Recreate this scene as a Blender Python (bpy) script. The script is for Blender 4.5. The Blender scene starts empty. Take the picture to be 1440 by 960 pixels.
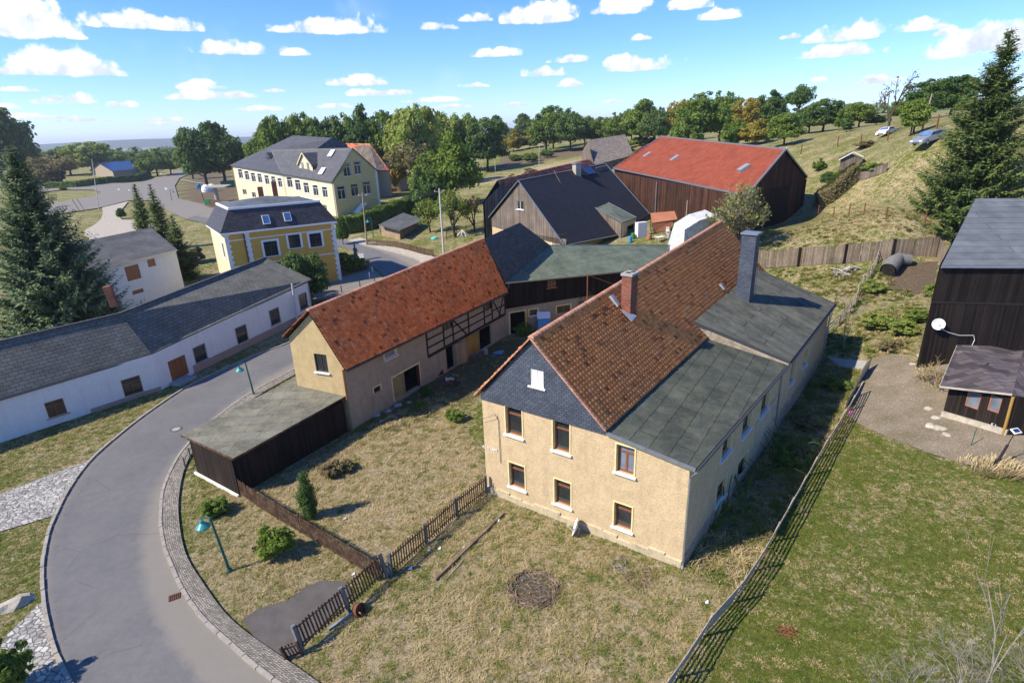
import bpy, math, random
import numpy as np
from mathutils import Vector, Matrix
from mathutils.geometry import tessellate_polygon
random.seed(7); rng=np.random.default_rng(11)
# ------------------------------------------------------------------ camera model
F=800.;CX,CY=720.,480.;PITCH=math.atan(295/800);ROLL=math.radians(-2.0);H=20.
_f=np.array([0,math.cos(PITCH),-math.sin(PITCH)]);_r=np.array([1.,0,0]);_u=np.cross(_r,_f)
_c,_s=math.cos(ROLL),math.sin(ROLL)
IR=_r*_c+_u*_s; IU=-_r*_s+_u*_c
CAM=np.array([0,0,H])
def ray(px,py): return _f+IR*((px-CX)/F)-IU*((py-CY)/F)
def proj(P):
    v=np.array(P,float)-CAM;z=v@_f
    return (CX+F*(v@IR)/z, CY-F*(v@IU)/z)
def Z(px,py,z):
    d=ray(px,py);t=(z-H)/d[2];return CAM+t*d
def Y(px,py,y):
    d=ray(px,py);return CAM+(y/d[1])*d
# ------------------------------------------------------------------ terrain
_CP=[(60,620,0),(200,500,0),(300,800,0),(60,900,0),(500,950,0),(720,900,0),(958,797,0),(685,690,0),(497,600,0),(560,500,0),(700,470,0),
(1000,930,0),(1155,505,0),(850,480,0),(1050,700,0),(950,400,1.2),(440,430,0),(350,320,0),(200,270,0),(100,300,0),(250,385,0),
(480,392,0),(60,460,0),(300,230,0),(560,375,0),(490,342,0.2),
(1288,517,1.9),(1324,592,1.2),(1300,700,.5),(1430,660,1.3),(1400,900,.6),(1230,560,.6),(1190,440,2.0),(1070,380,3.0),(1200,377,4.2),
(1325,342,6.2),(1290,310,8.6),(1180,300,7.3),(1131,290,7.4),(1047,335,5.4),(1310,196,17),(925,318,4.6),(780,345,2.6),(672,320,2.2),
(624,355,.9),(600,330,1.2),(700,262,3.6),(740,240,5.6),(475,304,1.0),(1150,250,10.5),(1200,225,13.4),(1340,500,2.6)]
_CX=[(74,117,17.6),(12,345,11),(60,185,13.5),(110,200,17),(0,520,13),(150,120,20),(60,45,9),(90,60,14),(45,33,3),(-160,700,0),(-400,300,-1),(-400,900,-3),(0,900,12),(300,600,22),
(500,200,24),(300,30,14),(60,0,2),(0,-60,0),(-100,0,0),(150,-60,4),(-120,120,0),(-200,200,0),(600,900,22),(-55,250,2),(-30,220,3),(-90,330,1),(-250,500,-1),(-70,420,3),(0,150,3.2)]
_tp=np.array([list(Z(a,b,c)) for a,b,c in _CP]+[list(map(float,q)) for q in _CX])
def _phi(d2): return np.where(d2>0,.5*d2*np.log(d2+1e-12),0)
_n=len(_tp);_A=np.zeros((_n+3,_n+3));_d2=((_tp[:,None,:2]-_tp[None,:,:2])**2).sum(2)
_A[:_n,:_n]=_phi(_d2)+np.eye(_n)*2.0;_A[:_n,_n]=1;_A[:_n,_n+1:]=_tp[:,:2];_A[_n:,:_n]=_A[:_n,_n:].T
_w=np.linalg.solve(_A,np.append(_tp[:,2],[0,0,0]))
def T(x,y):
    x=np.atleast_1d(np.asarray(x,float));y=np.atleast_1d(np.asarray(y,float))
    out=np.zeros(x.shape)
    xf,yf,of=x.ravel(),y.ravel(),out.ravel()
    for i in range(0,len(xf),20000):
        X=xf[i:i+20000];Yy=yf[i:i+20000]
        r=np.hypot(X,Yy);k=np.minimum(1,900/np.maximum(r,1))
        X2,Y2=X*k,Yy*k
        d2=(X2[:,None]-_tp[:,0])**2+(Y2[:,None]-_tp[:,1])**2
        v=_phi(d2)@_w[:_n]+_w[_n]+X2*_w[_n+1]+Y2*_w[_n+2]
        of[i:i+20000]=np.clip(v,-4,26)
    return of.reshape(x.shape)
def tz(x,y): return float(T(x,y)[0])
def G(px,py,dz=0):
    d=ray(px,py);ts=np.geomspace(12,2500,500)
    P=CAM+ts[:,None]*d
    below=P[:,2]<T(P[:,0],P[:,1])+dz
    i=int(np.argmax(below)) if below.any() else len(ts)-1
    a,b=ts[max(i-1,0)],ts[i]
    for _ in range(18):
        m=(a+b)/2;p=CAM+m*d
        if p[2]<tz(p[0],p[1])+dz:b=m
        else:a=m
    return CAM+b*d
# ------------------------------------------------------------------ scene basics
SC=bpy.context.scene
COL=SC.collection
def R(a): return math.radians(a)
# ------------------------------------------------------------------ materials
MATS={}
class NT:
    def __init__(s,name):
        s.m=bpy.data.materials.new(name);s.m.use_nodes=True;s.t=s.m.node_tree
        s.t.nodes.clear();s.out=s.t.nodes.new('ShaderNodeOutputMaterial')
        s.b=s.t.nodes.new('ShaderNodeBsdfPrincipled');s.t.links.new(s.b.outputs[0],s.out.inputs[0])
        s.tc=s.t.nodes.new('ShaderNodeTexCoord');MATS[name]=s.m
    def n(s,ty,**k):
        q=s.t.nodes.new(ty)
        for a,b in k.items():
            if hasattr(q,a): setattr(q,a,b)
            else: q.inputs[a].default_value=b
        return q
    def l(s,a,b): s.t.links.new(a,b)
    def noise(s,scale,detail=4,rough=.55,vec=None,dist=0):
        q=s.n('ShaderNodeTexNoise');q.inputs['Scale'].default_value=scale;q.inputs['Detail'].default_value=detail
        q.inputs['Roughness'].default_value=rough;q.inputs['Distortion'].default_value=dist
        s.l(vec or s.tc.outputs['Object'],q.inputs['Vector']);return q.outputs['Fac']
    def uvmap(s,sx=1,sy=1,sz=1,rot=0,src=None):
        q=s.n('ShaderNodeMapping');q.inputs['Scale'].default_value=(sx,sy,sz);q.inputs['Rotation'].default_value=(0,0,rot)
        s.l(src or s.tc.outputs['UV'],q.inputs['Vector']);return q.outputs['Vector']
    def ramp(s,fac,stops,interp='LINEAR'):
        q=s.n('ShaderNodeValToRGB');q.color_ramp.interpolation=interp;e=q.color_ramp.elements
        while len(e)<len(stops): e.new(.5)
        for i,(p,c) in enumerate(stops):
            e[i].position=p;c=c if hasattr(c,'__len__') else (c,c,c);e[i].color=(*c,1)
        s.l(fac,q.inputs['Fac']);return q.outputs['Color']
    def mix(s,fac,a,b,mode='MIX'):
        q=s.n('ShaderNodeMix');q.data_type='RGBA';q.blend_type=mode
        for i,v in ((0,fac),(6,a),(7,b)):
            if isinstance(v,(int,float)): q.inputs[i].default_value=v if i==0 else (v,v,v,1)
            elif isinstance(v,tuple): q.inputs[i].default_value=(*v,1)
            else: s.l(v,q.inputs[i])
        return q.outputs[2]
    def math(s,op,a,b=0.,c=None,clamp=False):
        q=s.n('ShaderNodeMath');q.operation=op;q.use_clamp=clamp
        for i,v in enumerate((a,b,c)):
            if v is None: continue
            if isinstance(v,(int,float)): q.inputs[i].default_value=v
            else: s.l(v,q.inputs[i])
        return q.outputs[0]
    def bump(s,h,strength=.5,dist=.02):
        q=s.n('ShaderNodeBump');q.inputs['Strength'].default_value=strength;q.inputs['Distance'].default_value=dist
        s.l(h,q.inputs['Height']);s.l(q.outputs[0],s.b.inputs['Normal'])
    def base(s,c,rough=.9,spec=.3,metal=0):
        if isinstance(c,tuple): s.b.inputs['Base Color'].default_value=(*c,1)
        else: s.l(c,s.b.inputs['Base Color'])
        s.b.inputs['Roughness'].default_value=rough;s.b.inputs['Specular IOR Level'].default_value=spec;s.b.inputs['Metallic'].default_value=metal
        return s.m
def sc(c,k): return tuple(min(1,x*k) for x in c)
def mottled(name,c,var=.25,scale=1.5,rough=.9,bscale=25,bump=.3,bd=.02,c2=None,spec=.25,metal=0):
    t=NT(name);a=t.ramp(t.noise(scale,6,.65),[(.3,sc(c,1-var)),(.5,c),(.72,c2 or sc(c,1+var))])
    f=t.ramp(t.noise(bscale,3),[(.3,1-var*.6),(.7,1+0.*var)])
    if bump: t.bump(t.noise(bscale,4,.7),bump,bd)
    return t.base(t.mix(1.,a,f,'MULTIPLY'),rough,spec,metal)
# roughcast render with stains
def plaster(name,c,stain,var=.14,grain=30,bump=.9,bd=.03,streak=.5):
    t=NT(name);n1=t.noise(.35,6,.6);n2=t.noise(1.7,8,.7)
    a=t.ramp(n2,[(.3,sc(c,1-var)),(.55,c),(.75,sc(c,1+var*.6))])
    st=t.noise(1.,5,.6,vec=t.uvmap(2.2,.35))
    k=t.math('MULTIPLY',t.ramp(st,[(.48,0.),(.75,1.)]),t.ramp(n1,[(.35,0.),(.65,1.)]))
    a=t.mix(t.math('MULTIPLY',k,streak),a,stain)
    g=t.noise(grain,3,.7)
    a=t.mix(1.,a,t.ramp(g,[(.3,.72),(.55,1.)]),'MULTIPLY')
    t.bump(g,bump,bd);return t.base(a,.95,.15)
def planks(name,c,c2,w=.18,gap=.06,rough=.85,horiz=False,hl=.0,bump=.5):
    t=NT(name);v=t.uvmap(1/w,1) if not horiz else t.uvmap(1,1/w)
    sp=t.n('ShaderNodeSeparateXYZ');t.l(v,sp.inputs[0])
    x=sp.outputs[1 if horiz else 0];fr=t.math('FRACT',x);fl=t.math('FLOOR',x)
    wn=t.n('ShaderNodeTexWhiteNoise');wn.noise_dimensions='1D';t.l(fl,wn.inputs['W'])
    grain=t.noise(1,6,.7,vec=t.uvmap(*((14,.9) if not horiz else (.9,14))))
    f=t.math('ADD',t.math('MULTIPLY',wn.outputs['Value'],.5),t.math('MULTIPLY',grain,.6))
    a=t.ramp(f,[(.25,c),(.55,tuple((p+q)/2 for p,q in zip(c,c2))),(.85,c2)])
    big=t.noise(.5,4);a=t.mix(1.,a,t.ramp(big,[(.3,.65),(.7,1.15)]),'MULTIPLY')
    e=t.math('MULTIPLY',t.math('GREATER_THAN',fr,gap),t.math('LESS_THAN',fr,1-gap))
    a=t.mix(e,sc(c,.25),a)
    t.bump(t.math('ADD',e,t.math('MULTIPLY',grain,.3)),bump,.02);return t.base(a,rough,.2)
def shingles(name,c,var=.25,w=.3,h=.18,mortar=.04,rough=.7,spec=.4,moss=None,mossk=.5,bump=.6,off=.5,lines=.35):
    t=NT(name);b=t.n('ShaderNodeTexBrick');b.offset=off
    b.inputs['Scale'].default_value=1;b.inputs['Brick Width'].default_value=w;b.inputs['Row Height'].default_value=h
    b.inputs['Mortar Size'].default_value=mortar*h;b.inputs['Mortar Smooth'].default_value=.2
    b.inputs['Color1'].default_value=(*sc(c,1-var),1);b.inputs['Color2'].default_value=(*sc(c,1+var),1);b.inputs['Mortar'].default_value=(*sc(c,lines),1)
    t.l(t.tc.outputs['UV'],b.inputs['Vector'])
    a=b.outputs['Color'];n=t.noise(.7,6,.65)
    a=t.mix(1.,a,t.ramp(n,[(.3,.72),(.7,1.2)]),'MULTIPLY')
    if moss:
        m=t.ramp(t.noise(1.3,8,.75),[(.45,0.),(.7,1.)]);a=t.mix(t.math('MULTIPLY',m,mossk),a,moss)
    hgt=t.math('SUBTRACT',t.math('MULTIPLY',t.noise(9,3),.25),b.outputs['Fac'])
    t.bump(hgt,bump,.015);return t.base(a,rough,spec)
# bitumen felt laid in strips
def felt(name,c,strip=1.0,var=.18,seam=.02,moss=None,mossk=.35,along=True,seglen=5.,rough=.92,lift=.8):
    t=NT(name);b=t.n('ShaderNodeTexBrick');b.offset=.37
    b.inputs['Scale'].default_value=1
    b.inputs['Brick Width'].default_value=seglen;b.inputs['Row Height'].default_value=strip;b.inputs['Mortar Size'].default_value=seam;b.inputs['Mortar Smooth'].default_value=.3
    b.inputs['Color1'].default_value=(*sc(c,1-var),1);b.inputs['Color2'].default_value=(*sc(c,1+var),1);b.inputs['Mortar'].default_value=(*sc(c,.5),1)
    d=t.noise(.6,3);ad=t.n('ShaderNodeVectorMath');ad.operation='ADD'
    uv=t.uvmap(1,1,1,0 if along else R(90));cmb=t.n('ShaderNodeCombineXYZ')
    t.l(t.math('MULTIPLY',d,.12),cmb.inputs[0]);t.l(t.math('MULTIPLY',t.noise(1.7,3),.14),cmb.inputs[1])
    t.l(uv,ad.inputs[0]);t.l(cmb.outputs[0],ad.inputs[1]);t.l(ad.outputs[0],b.inputs['Vector'])
    a=b.outputs['Color'];n=t.noise(.45,8,.7);n2=t.noise(3.5,8,.75)
    a=t.mix(1.,a,t.ramp(n,[(.3,.62),(.5,1.),(.72,1.35)]),'MULTIPLY');a=t.mix(1.,a,t.ramp(n2,[(.3,.75),(.7,1.2)]),'MULTIPLY')
    a=t.mix(1.,a,t.ramp(t.noise(30,2),[(.3,.75),(.7,1.1)]),'MULTIPLY')
    if moss:
        m=t.ramp(t.noise(.9,9,.75),[(.48,0.),(.72,1.)]);a=t.mix(t.math('MULTIPLY',m,mossk),a,moss)
    t.bump(t.math('ADD',t.math('MULTIPLY',n2,.8),t.math('MULTIPLY',b.outputs['Fac'],lift)),.6,.03);return t.base(a,rough,.25)
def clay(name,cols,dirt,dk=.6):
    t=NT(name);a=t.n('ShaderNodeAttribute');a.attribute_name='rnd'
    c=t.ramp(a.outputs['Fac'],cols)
    n=t.noise(.55,7,.7);c=t.mix(t.math('MULTIPLY',t.ramp(n,[(.46,0.),(.66,1.)]),dk),c,dirt)
    c=t.mix(1.,c,t.ramp(t.noise(10,4,.6),[(.3,.85),(.7,1.1)]),'MULTIPLY')
    t.bump(t.noise(20,3,.6),.2,.006);return t.base(c,.85,.25)
def leafmat(name,cols,trans=.35,hue=.5):
    t=NT(name);a=t.n('ShaderNodeAttribute');a.attribute_name='rnd'
    oi=t.n('ShaderNodeObjectInfo')
    f=t.math('ADD',t.math('MULTIPLY',a.outputs['Fac'],.75),t.math('MULTIPLY',oi.outputs['Random'],.25))
    c=t.ramp(f,[(i/(len(cols)-1),q) for i,q in enumerate(cols)])
    t.base(c,.7,.25)
    tr=t.n('ShaderNodeBsdfTranslucent');t.l(t.mix(1.,c,(1.2,1.25,.6),'MULTIPLY'),tr.inputs[0])
    mx=t.n('ShaderNodeMixShader');mx.inputs[0].default_value=trans
    t.l(t.b.outputs[0],mx.inputs[1]);t.l(tr.outputs[0],mx.inputs[2]);t.l(mx.outputs[0],t.out.inputs[0]);return t.m
def paint(name,c,rough=.5,var=.08,metal=0,spec=.4): return mottled(name,c,var,3,rough,20,.1,.004,None,spec,metal)
def glassdark(name,c=(.015,.018,.02),rough=.08):
    t=NT(name);n=t.noise(.8,3);t.bump(n,.05,.02);return t.base(t.ramp(n,[(.3,c),(.7,sc(c,2.))]),rough,.6)
# ------------------------------------------------------------------ mesh builder
def frame_of(n):
    n=Vector(n).normalized()
    if abs(n.z)>.9995: return Vector((1,0,0)),Vector((0,1,0))
    u=Vector((0,0,1)).cross(n).normalized();return u,n.cross(u)
class MB:
    def __init__(s): s.v=[];s.f=[];s.uv=[];s.mi=[];s.r=[];s.sm=[]
    def poly(s,pts,mi=0,frame=None,rnd=0,smooth=False):
        pts=[Vector(p) for p in pts]
        if frame is None:
            n=Vector((0,0,0))
            for i in range(len(pts)):
                a,b=pts[i],pts[(i+1)%len(pts)];n+=Vector(((a.y-b.y)*(a.z+b.z),(a.z-b.z)*(a.x+b.x),(a.x-b.x)*(a.y+b.y)))
            if n.length<1e-12: return
            frame=frame_of(n)
        i0=len(s.v);s.v+=pts;s.f.append(tuple(range(i0,i0+len(pts))))
        s.uv+=[(p.dot(frame[0]),p.dot(frame[1])) for p in pts];s.mi.append(mi);s.r+=[rnd]*len(pts);s.sm.append(smooth)
    def box8(s,b,t,mi=0,rnd=0,frame=None,caps=True):      # b,t: matching rings
        n=len(b)
        if caps: s.poly(t,mi,frame,rnd);s.poly(list(reversed(b)),mi,None,rnd)
        for i in range(n):
            j=(i+1)%n;s.poly([b[i],b[j],t[j],t[i]],mi,None,rnd)
    def box(s,c,size,rz=0,mi=0,rnd=0,tilt=None):
        m=Matrix.Rotation(rz,3,'Z')
        if tilt: m=m@Matrix.Rotation(tilt[0],3,'X')@Matrix.Rotation(tilt[1],3,'Y')
        x,y,z=[q/2 for q in size];c=Vector(c)
        q=lambda a,b,d:c+m@Vector((a,b,d))
        s.box8([q(-x,-y,-z),q(x,-y,-z),q(x,y,-z),q(-x,y,-z)],[q(-x,-y,z),q(x,-y,z),q(x,y,z),q(-x,y,z)],mi,rnd)
    def bar(s,a,b,w,h=None,mi=0,up=(0,0,1),rnd=0,w2=None):
        a,b=Vector(a),Vector(b);h=h or w;d=(b-a)
        if d.length<1e-6:return
        d.normalize();up=Vector(up)
        if abs(d.dot(up))>.98: up=Vector((1,0,0))
        x=d.cross(up).normalized();y=x.cross(d);k=(w2 or w)/w
        ring=lambda p,q:[p-x*w/2*q-y*h/2*q,p+x*w/2*q-y*h/2*q,p+x*w/2*q+y*h/2*q,p-x*w/2*q+y*h/2*q]
        s.box8(ring(a,1),ring(b,k),mi,rnd)
    def tube(s,pts,r,seg=8,mi=0,caps=True,rnd=0):
        pts=[Vector(p) for p in pts];n=len(pts);rs=r if hasattr(r,'__len__') else [r]*n
        rings=[];up=Vector((.13,.07,1)).normalized()
        for i,p in enumerate(pts):
            d=(pts[min(i+1,n-1)]-pts[max(i-1,0)]).normalized()
            if abs(d.dot(up))>.99: up=Vector((1,.1,0)).normalized()
            x=d.cross(up).normalized();y=x.cross(d)
            rings.append([p+(x*math.cos(a)+y*math.sin(a))*rs[i] for a in [2*math.pi*k/seg for k in range(seg)]])
        for i in range(n-1):
            for k in range(seg):
                j=(k+1)%seg;s.poly([rings[i][k],rings[i][j],rings[i+1][j],rings[i+1][k]],mi,None,rnd,True)
        if caps: s.poly(list(reversed(rings[0])),mi);s.poly(rings[-1],mi)
    def lathe(s,c,prof,seg=16,mi=0,axis=None,smooth=True):
        c=Vector(c);ax=Vector(axis or (0,0,1)).normalized();x=ax.orthogonal().normalized();y=ax.cross(x)
        R_=[[c+ax*h+(x*math.cos(a)+y*math.sin(a))*r for a in [2*math.pi*k/seg for k in range(seg)]] for r,h in prof]
        for i in range(len(prof)-1):
            for k in range(seg):
                j=(k+1)%seg;s.poly([R_[i][k],R_[i][j],R_[i+1][j],R_[i+1][k]],mi,None,0,smooth)
    def slab(s,pts,th=.12,mi=0,mi2=None,frame=None):    # roof slab: top ring pts, extruded down
        pts=[Vector(p) for p in pts];mi2=mi if mi2 is None else mi2
        b=[p-Vector((0,0,th)) for p in pts]
        n=Vector((0,0,0))
        for i in range(len(pts)):
            a,c=pts[i],pts[(i+1)%len(pts)];n+=Vector(((a.y-c.y)*(a.z+c.z),(a.z-c.z)*(a.x+c.x),(a.x-c.x)*(a.y+c.y)))
        if n.z<0: pts.reverse();b.reverse();n=-n
        fr=frame or frame_of(n)
        s.poly(pts,mi,fr);s.poly(list(reversed(b)),mi2,fr)
        for i in range(len(pts)):
            j=(i+1)%len(pts);s.poly([b[i],b[j],pts[j],pts[i]],mi2)
    def grid(s,A,B,C,D,nu,nv,fn=None,mi=0,frame=None,smooth=False):   # A-B top, C-D bottom
        A,B,C,D=map(Vector,(A,B,C,D));n=(B-A).cross(C-A)
        if n.z<0:n=-n
        n.normalize();fr=frame or frame_of(n)
        g=[[None]*(nv+1) for _ in range(nu+1)]
        for i in range(nu+1):
            for j in range(nv+1):
                u,v=i/nu,j/nv;p=A.lerp(B,u).lerp(C.lerp(D,u),v);g[i][j]=p+(n*fn(u,v) if fn else n*0)
        for i in range(nu):
            for j in range(nv): s.poly([g[i][j],g[i][j+1],g[i+1][j+1],g[i+1][j]],mi,fr,0,smooth)
    def build(s,name,mats,parent=None,shade=False):
        me=bpy.data.meshes.new(name);off=Vector((0,0,0))
        if parent is not None: off=Vector(parent.get('_o',(0,0,0)))
        me.from_pydata([tuple(p-off) for p in s.v],[],s.f)
        mats=mats if isinstance(mats,(list,tuple)) else [mats]
        for m in mats: me.materials.append(MATS[m])
        me.polygons.foreach_set('material_index',s.mi);me.polygons.foreach_set('use_smooth',s.sm)
        uv=me.uv_layers.new(name='UVMap');uv.data.foreach_set('uv',[c for q in s.uv for c in q])
        at=me.attributes.new('rnd','FLOAT','POINT');at.data.foreach_set('value',s.r)
        me.validate();me.update()
        o=bpy.data.objects.new(name,me);COL.objects.link(o)
        if parent is not None: o.parent=parent;o['_o']=tuple(off)
        return o
def tag(o,label=None,cat=None,group=None,kind=None):
    if label:o['label']=label
    if cat:o['category']=cat
    if group:o['group']=group
    if kind:o['kind']=kind
    return o
def thing(name,loc,label,cat,group=None):
    o=bpy.data.objects.new(name,None);COL.objects.link(o);o.location=loc;o['_o']=tuple(loc);o.empty_display_size=.3
    return tag(o,label,cat,group)
def npmesh(name,V,Fc,rnd=None,mat=None,parent=None,smooth=False,mi=None):
    me=bpy.data.meshes.new(name);V=np.asarray(V,np.float32);Fc=np.asarray(Fc,np.int32);k=Fc.shape[1]
    me.vertices.add(len(V));me.vertices.foreach_set('co',V.ravel())
    me.loops.add(Fc.size);me.loops.foreach_set('vertex_index',Fc.ravel())
    me.polygons.add(len(Fc));me.polygons.foreach_set('loop_start',np.arange(0,Fc.size,k,dtype=np.int32))
    me.polygons.foreach_set('loop_total',np.full(len(Fc),k,np.int32))
    if smooth: me.polygons.foreach_set('use_smooth',np.ones(len(Fc),bool))
    for m in (mat if isinstance(mat,list) else [mat]): me.materials.append(MATS[m])
    if mi is not None: me.polygons.foreach_set('material_index',np.asarray(mi,np.int32))
    if rnd is not None:
        at=me.attributes.new('rnd','FLOAT','POINT');at.data.foreach_set('value',np.asarray(rnd,np.float32))
    me.update();me.validate()
    o=bpy.data.objects.new(name,me);COL.objects.link(o)
    if parent is not None:o.parent=parent
    return o
def copy_tree(o,parent=None):
    c=o.copy();COL.objects.link(c)
    if parent is not None:c.parent=parent
    for ch in list(o.children): copy_tree(ch,c)
    return c
# ------------------------------------------------------------------ walls with openings
class Wall:
    def __init__(s,A,B,z0,top,flip=None):
        s.A=Vector((A[0],A[1],0));s.B=Vector((B[0],B[1],0));s.U=(s.B-s.A).normalized();s.L=(s.B-s.A).length
        s.N=Vector((s.U.y,-s.U.x,0))
        if flip is None:
            if s.N.dot(Vector((0,0,0))-s.A)<0: s.N=-s.N
        elif flip: s.N=-s.N
        s.z0=z0;s.top=top;s.holes=[]
    def p(s,a,h,d=0): 
        q=s.A+s.U*a+s.N*d;return Vector((q.x,q.y,h))
    def pick(s,px,py):
        d=Vector(ray(px,py));o=Vector(CAM);t=(s.A-o).dot(s.N)/d.dot(s.N);q=o+d*t
        return ((q-s.A).dot(s.U),q.z)
    def rect(s,bl,tr):
        a=s.pick(*bl);b=s.pick(*tr);return (min(a[0],b[0]),min(a[1],b[1]),max(a[0],b[0]),max(a[1],b[1]))
    def build(s,name,mat,root,depth=.18,bottom=None):
        m=MB();outer=bottom or [(0,s.z0),(s.L,s.z0)]
        outer=outer+[(a,h) for a,h in s.top]
        loops=[[Vector((a,h,0)) for a,h in outer]]
        for (a0,h0,a1,h1) in s.holes: loops.append([Vector((a0,h0,0)),Vector((a0,h1,0)),Vector((a1,h1,0)),Vector((a1,h0,0))])
        flat=[q for l in loops for q in l];fr=(s.U,Vector((0,0,1)))
        for t in tessellate_polygon(loops):
            pts=[s.p(flat[i].x,flat[i].y) for i in t]
            n=(pts[1]-pts[0]).cross(pts[2]-pts[0])
            if n.dot(s.N)<0: pts.reverse()
            m.poly(pts,0,fr)
        for (a0,h0,a1,h1) in s.holes:
            c=[(a0,h0),(a1,h0),(a1,h1),(a0,h1)]
            for i in range(4):
                j=(i+1)%4;m.poly([s.p(*c[i]),s.p(*c[j]),s.p(*c[j],-depth),s.p(*c[i],-depth)],0)
        return m.build(name,mat,root)
    def opening(s,r): s.holes.append(r)
    def window(s,root,r,frame='w_brown',pane='pane',surround=None,sill='white_sill',mull='t',fw=.07,sw=.1,name='window',depth=.16,label=None,sd=.1):
        a0,h0,a1,h1=r;s.holes.append(r)
        m=MB();d=-depth+.03
        def bar(x0,y0,x1,y1,dd=d,th=.05,mb=m):
            mb.box8([s.p(x0,y0,dd),s.p(x1,y0,dd),s.p(x1,y1,dd),s.p(x0,y1,dd)],[s.p(x0,y0,dd+th),s.p(x1,y0,dd+th),s.p(x1,y1,dd+th),s.p(x0,y1,dd+th)])
        bar(a0,h0,a0+fw,h1);bar(a1-fw,h0,a1,h1);bar(a0+fw,h0,a1-fw,h0+fw);bar(a0+fw,h1-fw,a1-fw,h1)
        ht=h0+(h1-h0)*.72;am=(a0+a1)/2
        if 't' in mull: bar(a0+fw,ht-fw/2,a1-fw,ht+fw/2)
        if 'v' in mull: bar(am-fw/2,h0+fw,am+fw/2,(ht-fw/2) if 't' in mull else h1-fw)
        if 'h' in mull: bar(a0+fw,(h0+h1)/2-fw/2,a1-fw,(h0+h1)/2+fw/2)
        o=m.build(name,frame,root)
        if label:o['label']=label
        if pane:
            q=MB();q.box8([s.p(a0+.01,h0+.01,d-.02),s.p(a1-.01,h0+.01,d-.02),s.p(a1-.01,h1-.01,d-.02),s.p(a0+.01,h1-.01,d-.02)],
              [s.p(a0+.01,h0+.01,d+.015),s.p(a1-.01,h0+.01,d+.015),s.p(a1-.01,h1-.01,d+.015),s.p(a0+.01,h1-.01,d+.015)]);q.build('pane',pane,o)
        if surround:
            q=MB();e=.03
            for x0,y0,x1,y1 in ((a0-sw,h0,a0,h1+sw),(a1,h0,a1+sw,h1+sw),(a0,h1,a1,h1+sw)):
                q.box8([s.p(x0,y0,-.02),s.p(x1,y0,-.02),s.p(x1,y1,-.02),s.p(x0,y1,-.02)],[s.p(x0,y0,e),s.p(x1,y0,e),s.p(x1,y1,e),s.p(x0,y1,e)])
            for x0,x1 in ((a0,a0+.012),(a1-.012,a1)):
                q.box8([s.p(x0,h0,-depth+.05),s.p(x1,h0,-depth+.05),s.p(x1,h1,-depth+.05),s.p(x0,h1,-depth+.05)],[s.p(x0,h0,.01),s.p(x1,h0,.01),s.p(x1,h1,.01),s.p(x0,h1,.01)])
            q.build('surround',surround,o)
        if sill:
            q=MB();x0,x1=a0-.14,a1+.14
            q.box8([s.p(x0,h0-.09,-.05),s.p(x1,h0-.09,-.05),s.p(x1,h0-.09,sd+.04),s.p(x0,h0-.09,sd+.04)],[s.p(x0,h0+.005,-.05),s.p(x1,h0+.005,-.05),s.p(x1,h0-.015,sd+.04),s.p(x0,h0-.015,sd+.04)])
            q.build('sill',sill,o)
        return o
    def panel(s,root,r,mat,name='door',d=-.08,th=.05,hole=True,label=None):
        a0,h0,a1,h1=r
        if hole:s.holes.append(r)
        m=MB();m.box8([s.p(a0,h0,d-th),s.p(a1,h0,d-th),s.p(a1,h1,d-th),s.p(a0,h1,d-th)],[s.p(a0,h0,d),s.p(a1,h0,d),s.p(a1,h1,d),s.p(a0,h1,d)])
        o=m.build(name,mat,root)
        if label:o['label']=label
        return o
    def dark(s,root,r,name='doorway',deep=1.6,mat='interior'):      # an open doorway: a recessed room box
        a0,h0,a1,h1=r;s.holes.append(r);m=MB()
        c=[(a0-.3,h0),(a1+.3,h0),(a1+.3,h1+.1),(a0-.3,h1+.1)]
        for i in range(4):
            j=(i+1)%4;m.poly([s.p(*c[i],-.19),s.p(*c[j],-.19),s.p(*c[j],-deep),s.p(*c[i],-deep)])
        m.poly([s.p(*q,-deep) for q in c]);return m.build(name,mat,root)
def gutter(root,a,b,mat='zinc',r=.07,name='gutter'):
    m=MB();m.tube([a,b],r,8);return m.build(name,mat,root)
def pipe(root,pts,mat='zinc',r=.05,name='downpipe'):
    m=MB();m.tube(pts,r,8);return m.build(name,mat,root)
# clay pantile patch: A-B ridge edge, C-D eave edge
def tiles(root,A,B,C,D,rows,cols,mat,name='tiles',clip=None,wave=.035,step=.05,jit=.012):
    A,B,C,D=[np.array(q,float) for q in (A,B,C,D)]
    n=np.cross(B-A,C-A);n/=np.linalg.norm(n);n=n if n[2]>0 else -n
    prof=[(0,-.3),(.10,.5),(.36,1.),(.64,.85),(.90,.35),(1.0,-.3)]
    V=[];Fc=[];Rn=[]
    def P(u,v): return (A*(1-u)+B*u)*(1-v)+(C*(1-u)+D*u)*v
    for i in range(rows):
        sag=rng.normal(0,.01)
        for j in range(cols):
            v0=i/rows-.12/rows;v1=(i+1)/rows
            if clip and not clip(P((j+.5)/cols,(i+.5)/rows)): continue
            k=len(V);r=rng.random();dz=rng.normal(0,jit);dv=rng.normal(0,.04)/rows
            for vi,(v,l) in enumerate(((v0,0.),(v1+dv,step),(v1+dv,0.0))):
                for (a,h) in prof:
                    u=(j+a)/cols;V.append(P(u,v)+n*((h*wave if vi<2 else 0)+l+dz*(vi>0)+(.0 if vi<2 else -.01)));Rn.append(r if 0<a<1 else 0.)  # tile edges darkened in the colour, for the grooves' shade and dirt
            m=len(prof)
            for a in range(m-1):
                Fc.append((k+a,k+m+a,k+m+a+1,k+a+1));Fc.append((k+m+a,k+2*m+a,k+2*m+a+1,k+m+a+1))
    o=np.array(root['_o']) if root is not None else 0
    return npmesh(name,np.array(V)-o,Fc,Rn,mat,root,smooth=False)
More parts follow.
